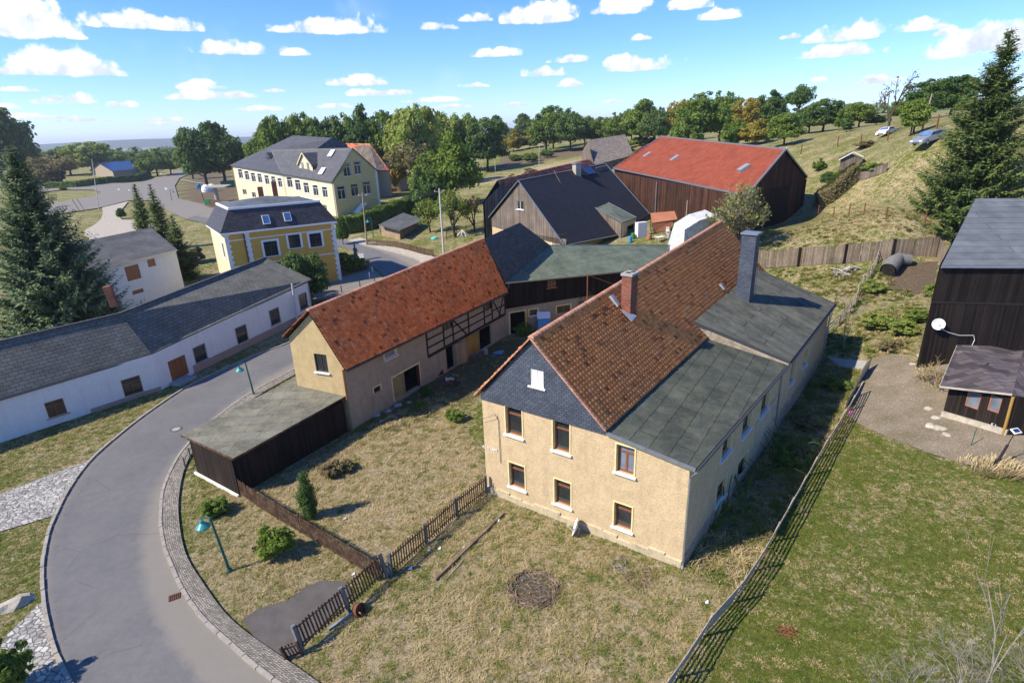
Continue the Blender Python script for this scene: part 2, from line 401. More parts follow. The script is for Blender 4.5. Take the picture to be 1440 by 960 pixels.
def ridge(root,a,b,mat,n=40,r=.13,name='ridge_tiles'):
    m=MB();a,b=Vector(a),Vector(b);d=(b-a)
    for i in range(n):
        p=a+d*(i/n);q=a+d*((i+1.12)/n);rn=random.random();x=d.cross(Vector((0,0,1))).normalized();z=x.cross(d).normalized()
        r0,r1=r,r*.86
        arc=[math.pi*k/6 for k in range(7)]
        p1=[p+x*math.cos(t)*r0*1.2+z*(math.sin(t)*r0-.05) for t in arc];p2=[q+x*math.cos(t)*r1*1.2+z*(math.sin(t)*r1-.05) for t in arc]
        for k in range(6): m.poly([p1[k],p1[k+1],p2[k+1],p2[k]],0,None,rn,True)
        m.poly(p1,0,None,rn)
    return m.build(name,mat,root)
def inpoly(x,y,poly):
    x=np.asarray(x);y=np.asarray(y);c=np.zeros(x.shape,bool);n=len(poly)
    for i in range(n):
        x1,y1=poly[i][:2];x2,y2=poly[(i+1)%n][:2]
        if y1==y2: continue
        c^=((y1>y)!=(y2>y))&(x<(x2-x1)*(y-y1)/(y2-y1)+x1)
    return c
def crom(pts,n=6):
    P=[np.array(p[:2],float) for p in pts];P=[2*P[0]-P[1]]+P+[2*P[-1]-P[-2]];out=[]
    for i in range(1,len(P)-2):
        for k in range(n):
            t=k/n;a,b,c,d=P[i-1:i+3];out.append(.5*((2*b)+(-a+c)*t+(2*a-5*b+4*c-d)*t*t+(-a+3*b-3*c+d)*t**3))
    out.append(P[-2]);return out
# ================================================================== MATERIALS
plaster('render_sand',(.57,.44,.265),(.33,.26,.17),.17,13,.9,.03,.6)
plaster('render_beige',(.50,.38,.20),(.24,.19,.12),.16,22,.6,.02,.7)
plaster('render_grey',(.36,.31,.24),(.20,.17,.12),.18,22,.6,.02,.7)
plaster('render_white',(.74,.75,.74),(.45,.42,.38),.05,25,.3,.01,.4)
plaster('render_ochre',(.68,.40,.09),(.42,.28,.12),.08,25,.2,.01,.3)
plaster('render_cream',(.72,.62,.43),(.5,.42,.3),.06,20,.2,.01,.3)
plaster('render_yellow',(.62,.50,.24),(.45,.36,.2),.07,20,.2,.01,.3)
plaster('plinth_cream',(.52,.44,.29),(.22,.19,.14),.2,14,.8,.03,.8)
plaster('plinth_pink',(.38,.29,.25),(.25,.2,.18),.15,18,.6,.02,.6)
plaster('stone_rubble',(.40,.33,.24),(.2,.16,.12),.35,6,1.,.06,.6)
plaster('concrete',(.36,.35,.33),(.2,.19,.17),.18,25,.4,.01,.6)
mottled('stone_pale',(.42,.38,.31),.3,2.2,.9,9,.7,.03)
planks('wood_black',(.008,.006,.0055),(.030,.022,.019),.16,.07)
planks('wood_brown',(.022,.012,.009),(.11,.048,.028),.2,.06)
planks('wood_dark',(.010,.007,.006),(.040,.026,.020),.2,.06)
planks('wood_grey',(.11,.09,.075),(.24,.20,.165),.18,.05)
planks('wood_fence',(.16,.12,.09),(.36,.29,.22),.14,.07)
planks('wood_door',(.20,.075,.03),(.30,.12,.05),.14,.05)
planks('wood_ochre',(.32,.19,.05),(.45,.28,.08),.3,.04)
planks('wood_tan',(.26,.19,.12),(.38,.29,.19),.25,.04)
mottled('beam_black',(.022,.02,.02),.3,6,.8,30,.3,.005)
mottled('picket_brown',(.095,.055,.034),.45,2.5,.85,30,.4,.006,(.24,.16,.10))
mottled('rail_grey',(.42,.35,.27),.4,3,.85,30,.4,.006)
mottled('rail_pale',(.42,.39,.34),.3,3,.8,30,.4,.006)
mottled('post_conc',(.17,.17,.165),.25,6,.9,30,.4,.01)
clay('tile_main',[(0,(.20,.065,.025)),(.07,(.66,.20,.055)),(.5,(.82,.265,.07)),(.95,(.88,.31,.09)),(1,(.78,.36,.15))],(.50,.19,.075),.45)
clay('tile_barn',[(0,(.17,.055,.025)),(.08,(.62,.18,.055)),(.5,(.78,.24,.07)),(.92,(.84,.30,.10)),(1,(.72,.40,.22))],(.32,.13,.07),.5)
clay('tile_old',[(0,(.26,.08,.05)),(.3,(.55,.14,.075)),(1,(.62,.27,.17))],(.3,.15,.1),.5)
clay('tile_ridge',[(0,(.40,.19,.12)),(1,(.58,.31,.20))],(.3,.16,.1),.4)
shingles('slate_blue',(.070,.086,.120),.20,.28,.14,.10,.55,.45,bump=.8)
shingles('slate_villa',(.055,.052,.060),.35,.35,.2,.10,.6,.4)
shingles('slate_school',(.075,.078,.090),.16,.6,.35,.06,.6,.4)
shingles('slate_mossy',(.060,.075,.080),.3,.4,.24,.14,.6,.4,(.07,.065,.03),.55)
shingles('slate_white_house',(.150,.152,.138),.13,.55,.3,.07,.95,.12,(.17,.16,.11),.5,.9)
shingles('shingle_red',(.235,.058,.033),.14,.34,.15,.08,.9,.10,(.27,.10,.07),.35,.4,lines=.8)
shingles('shingle_barn_grey',(.125,.140,.155),.10,30.,.85,.05,.8,.25,lines=.6)
shingles('shingle_patch',(.105,.088,.092),.45,1.4,.55,.05,.85,.2,lines=.5)
shingles('shingle_brown',(.21,.18,.155),.2,.5,.3,.08,.9,.2)
shingles('brick_red',(.20,.075,.05),.35,.25,.09,.16,.9,.2,(.2,.16,.13),.4,.8,lines=1.4)
shingles('brick_stone',(.36,.28,.2),.35,.5,.3,.14,.9,.2,lines=.6)
shingles('shingle_black',(.017,.020,.030),.16,.5,.16,.05,.8,.3)
felt('felt_main',(.074,.085,.068),.95,.12,.03,(.17,.16,.10),.4,True,6.)
felt('felt_annex',(.108,.112,.092),1.0,.13,.045,(.21,.20,.12),.4,False,5.)
felt('felt_garage',(.175,.172,.135),1.1,.14,.02,(.22,.20,.13),.45,True,3.)
felt('felt_green',(.125,.155,.118),.85,.10,.015,(.15,.17,.12),.4,True,3.)
felt('felt_villa',(.115,.135,.155),2.2,.08,.01,None,0,True,6.)
felt('felt_dark',(.105,.108,.11),1.,.1,.01)
paint('w_brown',(.22,.080,.038),.45);paint('w_white',(.78,.78,.77),.4);paint('w_dark',(.05,.035,.03),.5);paint('w_cream',(.62,.55,.33),.6)
paint('yellow_trim',(.72,.60,.30),.7,.12);paint('white_sill',(.70,.69,.66),.6,.12);paint('white_trim',(.80,.80,.80),.6);paint('gate_yellow',(.72,.60,.24),.7,.15)
paint('door_yellow',(.62,.38,.04),.6,.2);paint('zinc',(.36,.39,.42),.4,.15,.7);paint('pipe_copper',(.42,.17,.08),.5,.2,.3);paint('fascia_dark',(.05,.055,.06),.6)
paint('gutter_dark',(.06,.065,.07),.5);paint('lamp_green',(.010,.10,.085),.4,.2);paint('lamp_shade',(.03,.26,.25),.4,.15);paint('white_plastic',(.78,.78,.76),.4);paint('grey_plastic',(.45,.45,.45),.5)
paint('tin_grey',(.40,.43,.46),.45,.2,.5);paint('rust',(.20,.07,.035),.9,.4);paint('blue_tarp',(.10,.28,.42),.5);paint('teal_tarp',(.10,.55,.45),.6)
paint('car_silver',(.45,.47,.49),.3,.03,.6,.5);paint('car_white',(.75,.75,.74),.3,.03);paint('tyre',(.02,.02,.02),.9);paint('red_paint',(.45,.03,.02),.6);paint('green_paint',(.03,.2,.07),.6);paint('play_blue',(.03,.25,.5),.5)
paint('magenta_ball',(.7,.10,.45),.5,.05);paint('blue_panel',(.02,.045,.13),.3,.1,.2);paint('terracotta',(.36,.14,.075),.8,.2)
glassdark('pane');glassdark('pane_light',(.10,.12,.15),.12);glassdark('pane_sky',(.06,.12,.24),.1)
paint('curtain',(.74,.73,.68),.8,.06)
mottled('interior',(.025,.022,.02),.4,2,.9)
mottled('pole_wood',(.33,.27,.21),.3,2,.9,20,.4,.01);mottled('pole_conc',(.52,.51,.49),.15,2,.85,20,.2,.01)
mottled('bark',(.085,.065,.048),.45,2,.95,14,.9,.04);mottled('bark_pale',(.26,.21,.15),.35,2,.95,14,.6,.02);mottled('deadwood',(.22,.165,.11),.5,1.5,.9,18,.6,.02)
mottled('branch_grey',(.30,.27,.24),.4,1.5,.9,18,.5,.02)
mottled('soil',(.165,.115,.075),.3,3,.95,10,.8,.04)
mottled('kerb_stone',(.33,.30,.26),.25,4,.9,25,.5,.01)
mottled('asphalt_patch',(.105,.095,.088),.2,1.2,.9,60,.6,.01)
mottled('slab_conc',(.33,.33,.31),.2,2,.9,30,.4,.01)
mottled('tarp_white',(.60,.61,.60),.3,2.2,.6,3,.5,.05)
leafmat('leaf_green',[(0.061,0.108,0.019),(0.108,0.176,0.030),(0.169,0.243,0.041),(0.257,0.297,0.068)])
leafmat('leaf_dark',[(0.038, 0.082, 0.024), (0.068, 0.13, 0.034), (0.107, 0.175, 0.046), (0.162, 0.218, 0.059)])
leafmat('leaf_light',[(0.115,0.176,0.038),(0.182,0.257,0.054),(0.270,0.317,0.074),(0.378,0.365,0.108)])
leafmat('leaf_autumn',[(.15,.16,.03),(.24,.22,.04),(.34,.26,.05),(.30,.19,.06)])
leafmat('leaf_brown',[(.13,.095,.055),(.19,.14,.08),(.20,.18,.07),(.10,.12,.035)],.2)
leafmat('leaf_box',[(.06,.115,.015),(.115,.185,.02),(.18,.25,.035),(.25,.29,.06)])
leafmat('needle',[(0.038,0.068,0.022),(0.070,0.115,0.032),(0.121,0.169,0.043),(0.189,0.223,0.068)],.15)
leafmat('needle_blue',[(0.045,0.083,0.045),(0.084,0.138,0.069),(0.138,0.198,0.093),(0.195,0.247,0.120)],.15)
leafmat('grass_blade',[(.070,.125,.014),(.125,.190,.024),(.22,.22,.05),(.39,.32,.15),(.56,.46,.27),(.42,.31,.18)],.3)
leafmat('straw',[(.34,.26,.14),(.45,.36,.2),(.5,.42,.26)],.2)
def _asph():
    t=NT('asphalt');a=t.ramp(t.noise(.35,6,.6),[(.3,(.132,.132,.136)),(.7,(.166,.164,.163))])
    a=t.mix(1.,a,t.ramp(t.noise(45,3,.8),[(.3,.7),(.7,1.15)]),'MULTIPLY')
    a=t.mix(1.,a,t.ramp(t.noise(2.5,8,.7,dist=.5),[(.35,.9),(.6,1.03)]),'MULTIPLY')
    sp=t.n('ShaderNodeSeparateXYZ');t.l(t.tc.outputs['UV'],sp.inputs[0])
    e=t.math('ABSOLUTE',t.math('SUBTRACT',sp.outputs[1],3.));e=t.math('ADD',e,t.math('MULTIPLY',t.noise(1.3,6,.7),1.2))
    a=t.mix(t.math('MULTIPLY',t.ramp(t.math('MULTIPLY',e,.25),[(.76,0.),(.98,1.)]),.55),a,(.26,.23,.18))
    v=t.n('ShaderNodeTexVoronoi');v.feature='DISTANCE_TO_EDGE';v.inputs['Scale'].default_value=.22
    ad=t.n('ShaderNodeVectorMath');ad.operation='ADD';t.l(t.tc.outputs['Object'],ad.inputs[0]);q=t.n('ShaderNodeTexNoise');q.inputs['Scale'].default_value=1.5;q.inputs['Detail'].default_value=5;t.l(q.outputs['Color'],ad.inputs[1]);t.l(ad.outputs[0],v.inputs['Vector'])
    cr=t.math('MULTIPLY',t.math('LESS_THAN',v.outputs['Distance'],.0035),t.math('GREATER_THAN',t.noise(.25,2),.53))
    a=t.mix(t.math('MULTIPLY',cr,.5),a,(.06,.06,.06))
    t.bump(t.noise(70,3,.7),.35,.01);t.base(a,.82,.3)
_asph()
def _cob(name,c1,c2,scale,rand=.6,gapc=.3,streak=None):
    t=NT(name);v=t.n('ShaderNodeTexVoronoi');v.feature='F1';v.distance='CHEBYCHEV';v.inputs['Scale'].default_value=scale;v.inputs['Randomness'].default_value=rand
    w=t.n('ShaderNodeTexVoronoi');w.feature='DISTANCE_TO_EDGE';w.inputs['Scale'].default_value=scale;w.inputs['Randomness'].default_value=rand
    src=t.tc.outputs['UV'] 
    t.l(src,v.inputs['Vector']);t.l(src,w.inputs['Vector'])
    sp=t.n('ShaderNodeSeparateColor');t.l(v.outputs['Color'],sp.inputs[0])
    a=t.ramp(sp.outputs[0],[(0,c1),(1,c2)])
    a=t.mix(1.,a,t.ramp(t.noise(.8,5),[(.3,.78),(.7,1.15)]),'MULTIPLY')
    e=t.ramp(w.outputs['Distance'],[(.0,0.),(.11,1.)]);a=t.mix(e,sc(c1,gapc),a)
    t.bump(e,.8,.03);t.base(a,.85,.3)
_cob('cobble_walk',(.19,.17,.14),(.37,.335,.28),5.5,.3,.12)
_cob('cobble_old',(.26,.25,.23),(.50,.485,.45),4.2,.75,.35)
def _gravel():
    t=NT('gravel');v=t.n('ShaderNodeTexVoronoi');v.inputs['Scale'].default_value=26;t.l(t.tc.outputs['Object'],v.inputs['Vector'])
    sp=t.n('ShaderNodeSeparateColor');t.l(v.outputs['Color'],sp.inputs[0])
    a=t.ramp(sp.outputs[0],[(0,(.12,.095,.07)),(.7,(.22,.18,.135)),(.92,(.32,.28,.23)),(.97,(.6,.58,.55))])
    b=t.ramp(t.noise(.5,7,.7),[(.35,(.12,.11,.05)),(.5,(.19,.155,.105)),(.65,(.27,.225,.165))]);a=t.mix(.6,a,b)
    t.bump(v.outputs['Distance'],.6,.03);t.base(a,.95,.2)
_gravel()
def _ground():
    t=NT('ground')
    at=lambda n:(lambda q:(setattr(q,'attribute_name',n),q.outputs['Fac'])[1])(t.n('ShaderNodeAttribute'))
    dry,soil=at('dry'),at('soil')
    n1=t.noise(.22,5,.6);n2=t.noise(1.7,6,.75,dist=.25);n3=t.noise(6.5,5,.8,dist=.3);n4=t.noise(28,3,.7);n5=t.noise(4.5,7,.85,dist=.4)
    green=t.ramp(t.math('ADD',t.math('MULTIPLY',n2,.5),t.math('MULTIPLY',n3,.5)),[(.3,(.070,.100,.014)),(.5,(.135,.160,.028)),(.7,(.245,.225,.055))])
    tan=t.ramp(t.math('ADD',t.math('MULTIPLY',n2,.35),t.math('MULTIPLY',n3,.65)),[(.28,(.16,.12,.06)),(.42,(.32,.25,.135)),(.56,(.47,.385,.235)),(.74,(.62,.53,.36))])
    f=t.math('ADD',dry,t.math('MULTIPLY',t.math('SUBTRACT',t.math('ADD',t.math('MULTIPLY',n2,.5),t.math('ADD',t.math('MULTIPLY',n3,.6),t.math('MULTIPLY',n1,.35))),.725),4.2))
    f=t.ramp(f,[(.25,0.),(.75,1.)]);c=t.mix(f,green,tan)
    so=t.ramp(t.math('ADD',n3,t.math('MULTIPLY',n4,.4)),[(.4,(.075,.055,.035)),(.7,(.16,.12,.08)),(.95,(.24,.19,.13))])
    g=t.ramp(t.math('ADD',soil,t.math('MULTIPLY',t.math('SUBTRACT',t.math('ADD',t.math('MULTIPLY',n2,.6),t.math('MULTIPLY',n3,.4)),.5),2.2)),[(.35,0.),(.65,1.)]);c=t.mix(g,c,so)
    c=t.mix(1.,c,t.ramp(n4,[(.3,.65),(.65,1.15)]),'MULTIPLY');c=t.mix(1.,c,t.ramp(n5,[(.36,.5),(.5,1.),(.66,1.38)]),'MULTIPLY')
    t.bump(t.math('ADD',n5,t.math('MULTIPLY',n4,.4)),1.,.16);t.base(c,.95,.1)
_ground()
paint('hill_far',(.035,.06,.045),.95,.25)
# ================================================================== REGIONS (plan polygons)
def GP(L): return [G(a,b)[:2] for a,b in L]
road_left=crom(GP([(165,1070),(125,1000),(103,957),(83,920),(72,883),(66,853),(63,820),(64,787),(70,753),(80,727),(97,693),(117,663),(143,635),(200,588),(262,546),(300,527),(360,500),(417,477)])+[(-23.3,66),(-22.6,75)]+GP([(540,392),(514,368),(498,357),(480,348)])+[(-45,123),(-60,134)]+GP([(262,309)]),5)
road_right=crom(GP([(560,1110),(470,1040),(420,990),(380,958),(353,937),(320,907),(283,873),(257,837),(240,800),(227,763),(224,723),(230,683),(250,643),(275,612),(300,590),(330,567),(360,548),(390,532),(420,515)])+[(-18.2,57),(-17.2,66),(-16.2,78)]+GP([(592,372),(560,358),(520,348),(490,339)])+[(-45,130),(-60,142)]+GP([(302,296)]),5)
walk_out=crom(GP([(640,1110),(530,1030),(485,990),(443,957),(400,927),(360,900),(320,867),(290,827),(263,783),(253,740),(252,700),(262,655)])+[tuple(G(285,620)[:2])],5)
road_poly=[tuple(p) for p in road_left]+[tuple(p) for p in reversed(road_right)]
P_cobA=GP([(-130,720),(0,695),(60,672),(132,645),(110,668),(92,693),(78,725),(0,748),(-130,800)])
P_cobB=GP([(60,845),(7,897),(0,915),(-40,960),(-40,1040),(125,1040),(112,985),(98,957),(80,920),(70,883),(63,852)])
P_drive=GP([(340,872),(362,857),(407,843),(427,827),(453,817),(487,818),(497,833),(440,893),(413,925),(400,928),(360,900)])
P_gravel=GP([(1222,505),(1220,522),(1187,577),(1205,595),(1242,612),(1305,637),(1355,652),(1440,672),(1560,700),(1560,560),(1440,520),(1330,500),(1288,512),(1262,498),(1240,500)])
P_slab=GP([(1162,502),(1220,508),(1212,521),(1180,516)])
P_asph1=GP([(30,262),(120,259),(195,258),(225,250),(262,236),(285,225),(300,222),(300,226),(270,243),(252,252),(246,262),(251,280),(281,287),(302,296),(262,309),(240,300),(215,283),(181,283),(137,294),(88,301),(30,312),(30,295),(72,287),(110,281),(141,275),(141,271),(130,268),(90,268),(60,271),(30,272)])
P_plaza=GP([(144,293),(181,284),(168,300),(166,304),(172,310),(190,311),(230,318),(225,330),(188,330),(126,338),(118,330),(121,324),(135,316),(143,308),(145,300)])
P_lane=GP([(540,393),(514,369),(500,385),(470,394),(440,402),(440,424),(472,420),(520,404)])
house_fp=[(-1.9,28.8),(7.9,21.8),(28,47),(18.3,54)]
fence_line=[G(935,965)[:2],G(985,893)[:2],G(1040,832)[:2],G(1086,752)[:2],G(1146,647)[:2],G(1201,557)[:2]]
P_strip=[house_fp[1],house_fp[2],tuple(G(1165,505)[:2]),tuple(G(1212,521)[:2])]+[tuple(p) for p in reversed(fence_line[2:])]
P_lawn=[tuple(p) for p in fence_line]+GP([(1205,597),(1242,614),(1305,639),(1355,654),(1440,674),(1560,705),(1700,1100),(935,1100)])
P_yard=GP([(403,928),(427,918),(550,807),(684,695),(958,797),(1035,830)])+[tuple(p) for p in reversed(fence_line[:3])]+GP([(900,1020),(700,1080),(480,1000),(440,957)])
P_garden=GP([(337,695),(458,768),(550,807),(684,695),(672,650),(640,560),(600,560),(560,580),(500,610),(440,650)])
P_court=GP([(500,605),(560,565),(600,530),(640,510),(700,480),(800,470),(720,520),(672,560),(600,590),(540,620)])
P_verge=GP([(262,700),(262,740),(275,785),(300,825),(340,870),(407,843),(453,817),(487,818),(520,805),(458,768),(373,718),(330,690),(285,660)])
P_back=GP([(1165,500),(1222,505),(1280,498),(1295,420),(1240,378),(1065,380),(1100,420)])
P_field=GP([(1135,330),(1160,290),(1210,250),(1300,215),(1400,200),(1400,320),(1330,330),(1180,330)])
P_play=GP([(248,278),(262,245),(300,228),(335,230),(338,300),(300,296)])
P_playdirt=P_play
def T3(p,off=0): return Vector((p[0],p[1],tz(p[0],p[1])+off))
def dist_off(p): return .04+.0009*math.hypot(p[0],p[1])*(1 if math.hypot(p[0],p[1])>90 else 0)
def sheet(name,poly,mat,off=0.,maxe=3.,kind='structure',label=None):
    import bmesh
    bm=bmesh.new();vs=[bm.verts.new((p[0],p[1],0)) for p in poly]
    for t in tessellate_polygon([[Vector((p[0],p[1],0)) for p in poly]]):
        try:bm.faces.new([vs[i] for i in t])
        except Exception: pass
    for _ in range(7):
        es=[e for e in bm.edges if e.calc_length()>maxe*(1+math.hypot(*e.verts[0].co.xy)/60)]
        if not es: break
        bmesh.ops.subdivide_edges(bm,edges=es,cuts=1);bmesh.ops.triangulate(bm,faces=bm.faces[:])
    z=T([v.co.x for v in bm.verts],[v.co.y for v in bm.verts])
    for v,h in zip(bm.verts,z): v.co.z=h+dist_off(v.co)+off
    bmesh.ops.recalc_face_normals(bm,faces=bm.faces[:])
    for f in bm.faces:
        if f.normal.z<0: f.normal_flip()
    uvl=bm.loops.layers.uv.new('UVMap')
    for f in bm.faces:
        for l in f.loops:l[uvl].uv=(l.vert.co.x,l.vert.co.y)
    me=bpy.data.meshes.new(name);bm.to_mesh(me);bm.free();me.materials.append(MATS[mat])
    o=bpy.data.objects.new(name,me);COL.objects.link(o);tag(o,label,None,None,kind);return o
def strip(name,L,Rr,mat,offL=.04,offR=.04,kind='structure',across=4,th=0,label=None):
    n=min(len(L),len(Rr));m=MB();rows=[];s=0;prev=None
    def res(P,n):
        P=[np.array(p[:2],float) for p in P];d=[0]
        for i in range(1,len(P)): d.append(d[-1]+np.linalg.norm(P[i]-P[i-1]))
        return [np.array([np.interp(t*d[-1]/(n-1),d,[p[k] for p in P]) for k in (0,1)]) for t in range(n)]
    if len(L)!=len(Rr): n=max(len(L),len(Rr));L=res(L,n);Rr=res(Rr,n)
    for i in range(n):
        a,b=np.array(L[i][:2]),np.array(Rr[i][:2]);c=(a+b)/2
        if prev is not None: s+=np.linalg.norm(c-prev)
        prev=c;row=[]
        for k in range(across+1):
            q=a+(b-a)*k/across;row.append((Vector((q[0],q[1],tz(*q)+offL+(offR-offL)*k/across+(dist_off(q)-.04))),(s,k/across*np.linalg.norm(b-a))))
        rows.append(row)
    for i in range(n-1):
        for k in range(across):
            q=[rows[i][k],rows[i][k+1],rows[i+1][k+1],rows[i+1][k]]
            i0=len(m.v);m.v+=[x[0] for x in q];m.f.append((i0,i0+1,i0+2,i0+3));m.uv+=[x[1] for x in q];m.mi.append(0);m.r+=[0]*4;m.sm.append(True)
        if th:
            for k in (0,across):
                a,b=rows[i][k][0],rows[i+1][k][0];m.poly([a,b,b-Vector((0,0,th)),a-Vector((0,0,th))])
    o=m.build(name,mat);tag(o,label,None,None,kind);return o
def kerb(name,pts,w=.14,h=.12,mat='kerb_stone',seg=1.0,base=.0):
    m=MB();P=[np.array(p[:2],float) for p in pts]
    d=[0]
    for i in range(1,len(P)): d.append(d[-1]+np.linalg.norm(P[i]-P[i-1]))
    n=int(d[-1]/seg)
    f=lambda t:np.array([np.interp(t,d,[p[k] for p in P]) for k in (0,1)])
    for i in range(n):
        a,b=f(i*seg+.02),f((i+1)*seg-.02)
        if np.linalg.norm(b-a)<.05: continue
        za,zb=tz(*a)+dist_off(a)-.04,tz(*b)+dist_off(b)-.04;hh=h+random.gauss(0,.006);o=random.gauss(0,.008)
        m.bar((a[0]+o,a[1],za+hh/2+base-.04),(b[0]+o,b[1],zb+hh/2+base-.04),w,hh+.08)
    return tag(m.build(name,mat),None,None,None,'structure')
# ================================================================== GROUND
def spacing(lo,hi,near0,near1,h):
    xs=list(np.arange(near0,near1+h,h));s=h;x=near1+h
    while x<hi: s*=1.12;x+=s;xs.append(x)
    s=h;x=near0
    while x>lo: s*=1.12;x-=s;xs.insert(0,x)
    return np.array(xs)
gx=spacing(-9000,9000,-46,52,.45);gy=spacing(-300,12000,10,72,.45)
X,Yg=np.meshgrid(gx,gy);Zg=T(X,Yg)
farr=np.hypot(X,Yg);Zg=np.where(farr>1200,np.minimum(Zg,Zg*np.clip(1-(farr-1200)/1500,0,1)),Zg)
def blurmask(polys,val=1.):
    m=np.zeros(X.shape)
    for p in polys: m[inpoly(X,Yg,p)]=val
    return m
dry=np.full(X.shape,.42);soil=np.zeros(X.shape)
def setm(arr,poly,v): arr[inpoly(X,Yg,poly)]=v
setm(dry,P_lawn,.16);setm(dry,P_yard,.80);setm(dry,P_garden,1.0);setm(dry,P_verge,.72);setm(dry,P_strip,.5);setm(soil,P_strip,.42);setm(soil,P_court,.55);setm(dry,P_court,.3)
setm(dry,P_back,.45);setm(soil,P_back,.15);setm(dry,P_field,.50);setm(soil,P_play,.9);setm(dry,GP([(1100,330),(1320,335),(1320,345),(1060,352),(1040,340)]),.55)
setm(soil,GP([(1255,372),(1320,368),(1312,412),(1270,415),(1245,395)]),1.);setm(dry,GP([(660,255),(860,215),(860,235),(700,260)]),.9)
setm(dry,GP([(680,250),(720,225),(860,215),(850,200),(680,215)]),.2);setm(soil,GP([(690,228),(760,212),(830,208),(830,214),(770,226),(700,236)]),.8)
setm(soil,GP([(337,697),(489,607),(520,598),(505,632),(410,705)]),.45);setm(dry,GP([(300,660),(262,690),(262,730),(300,735),(335,700)]),.3);pit=G(750,828);dd=np.hypot(X-pit[0],Yg-pit[1]);soil=np.where(dd<1.25,.85,soil)
soil[inpoly(X,Yg,GP([(1080,345),(1050,335),(1130,290),(1170,290),(1150,315)]))]=.35
nx,ny=len(gx),len(gy);V=np.stack([X.ravel(),Yg.ravel(),Zg.ravel()],1)
idx=np.arange(nx*ny).reshape(ny,nx);Fq=np.stack([idx[:-1,:-1],idx[:-1,1:],idx[1:,1:],idx[1:,:-1]],-1).reshape(-1,4)
gr=npmesh('ground',V,Fq,None,'ground',None,True);tag(gr,None,None,None,'structure')
for nme,arr in (('dry',dry),('soil',soil)):
    a=gr.data.attributes.new(nme,'FLOAT','POINT');a.data.foreach_set('value',arr.ravel().astype(np.float32))
strip('road',road_left,road_right,'asphalt',.04,.04,across=6)
sheet('crossroads',P_asph1,'asphalt',.03);sheet('side_lane',P_lane,'asphalt',.03)
sheet('forecourt_paving',P_plaza,'stone_pale',.02);sheet('cobbled_drive',P_cobA,'cobble_old',.01,1.5);sheet('cobbled_corner',P_cobB,'cobble_old',.01,1.5)
sheet('driveway',P_drive,'asphalt_patch',.01,1.5);sheet('gravel_yard',P_gravel,'gravel',.0,1.);sheet('concrete_path',P_slab,'slab_conc',.01,1.)
nr=len(road_right);i0=[k for k,p in enumerate(road_right)][0]
near_right=crom(GP([(560,1110),(470,1040),(420,990),(380,958),(353,937),(320,907),(283,873),(257,837),(240,800),(227,763),(224,723),(230,683),(250,643),(275,612)]),5)
def offset(P,d):
    P=[np.array(p[:2],float) for p in P];o=[]
    for i in range(len(P)):
        t=P[min(i+1,len(P)-1)]-P[max(i-1,0)];t/=np.linalg.norm(t)+1e-9;o.append(P[i]+np.array([t[1],-t[0]])*d)
    return o
strip('pavement',offset(near_right,.16),walk_out,'cobble_walk',.12,.12,across=4,th=.2)
kerb('kerb',offset(near_right,.08),.16,.15);kerb('kerb',offset(road_left[:92],-.08),.16,.14)
far_right=GP([(420,515),(390,532),(360,548),(330,567),(300,590),(275,612)])[::-1]
kerb('kerb',offset(far_right,.08),.16,.13);strip('pavement',offset(far_right,.16),offset(far_right,1.1),'cobble_walk',.11,.11,across=2,th=.2)
fo=crom([(-17.2,66),(-16.2,78)]+GP([(592,372),(560,358),(520,348),(490,339)]),5)
strip('pavement',fo,offset(fo,2.6),'stone_pale',.13,.13,across=2,th=.2);kerb('kerb',fo,.2,.15,seg=1.5)
for pl in ([(248,266),(282,263),(300,262)],[(256,253),(280,258),(300,260)]):
    c=crom(GP(pl),3);strip('path',c,offset(c,1.2),'stone_pale',.06,.06,across=1)
# ================================================================== MAIN FARMHOUSE
def V3(p,z=None): return Vector((p[0],p[1],p[2] if z is None else z))
def lerp(a,b,t): return Vector(a).lerp(Vector(b),t)
L0=Z(685,690,0);R0=Z(958,797,0);FR=Z(1155,505,0.)
ax=Vector((FR[0]-R0[0],FR[1]-R0[1],0));FL=Vector((L0[0],L0[1],0))+ax
house=thing('farmhouse',(float(L0[0]),float(L0[1]),0),'sand coloured roughcast farmhouse with red pantile roof, slate gable and flat felt annex roofs','farmhouse')
fac=Wall(L0,R0,-.4,[])
hl=fac.pick(672,552)[1];hg=fac.pick(853,603);hr=fac.pick(974,657);ap=fac.pick(749,474)

apS,apH=ap
eL=hl;eG=hg[1]
fac.top=[(fac.L,hr[1]-.12),(hg[0],eG-.18),(apS,apH-.2),(0,eL-.15)]
wk=dict(frame='w_brown',surround='yellow_trim',sill='white_sill',mull='t',fw=.10,sw=.075,depth=.26)
fw=[((712,609),(733.5,576.5)),((778,631.5),(801,596.5)),((866,662),(893,631)),((717,682),(737.5,656.5)),((780,706),(802.5,680)),((863,738.5),(889,713.5))]
for i,(a,b) in enumerate(fw):
    r=fac.rect(a,b);k=dict(wk)
    if i==2:k['mull']='tv';k['pane']='pane_light'
    fac.window(house,r,**k)
r=fac.rect((747,541),(764.5,520));fac.window(house,r,frame='w_white',pane='curtain',surround=None,sill='white_trim',mull='v',fw=.05,depth=.06,label='small white attic window in the slate gable')
fac.build('front_wall','render_sand',house)
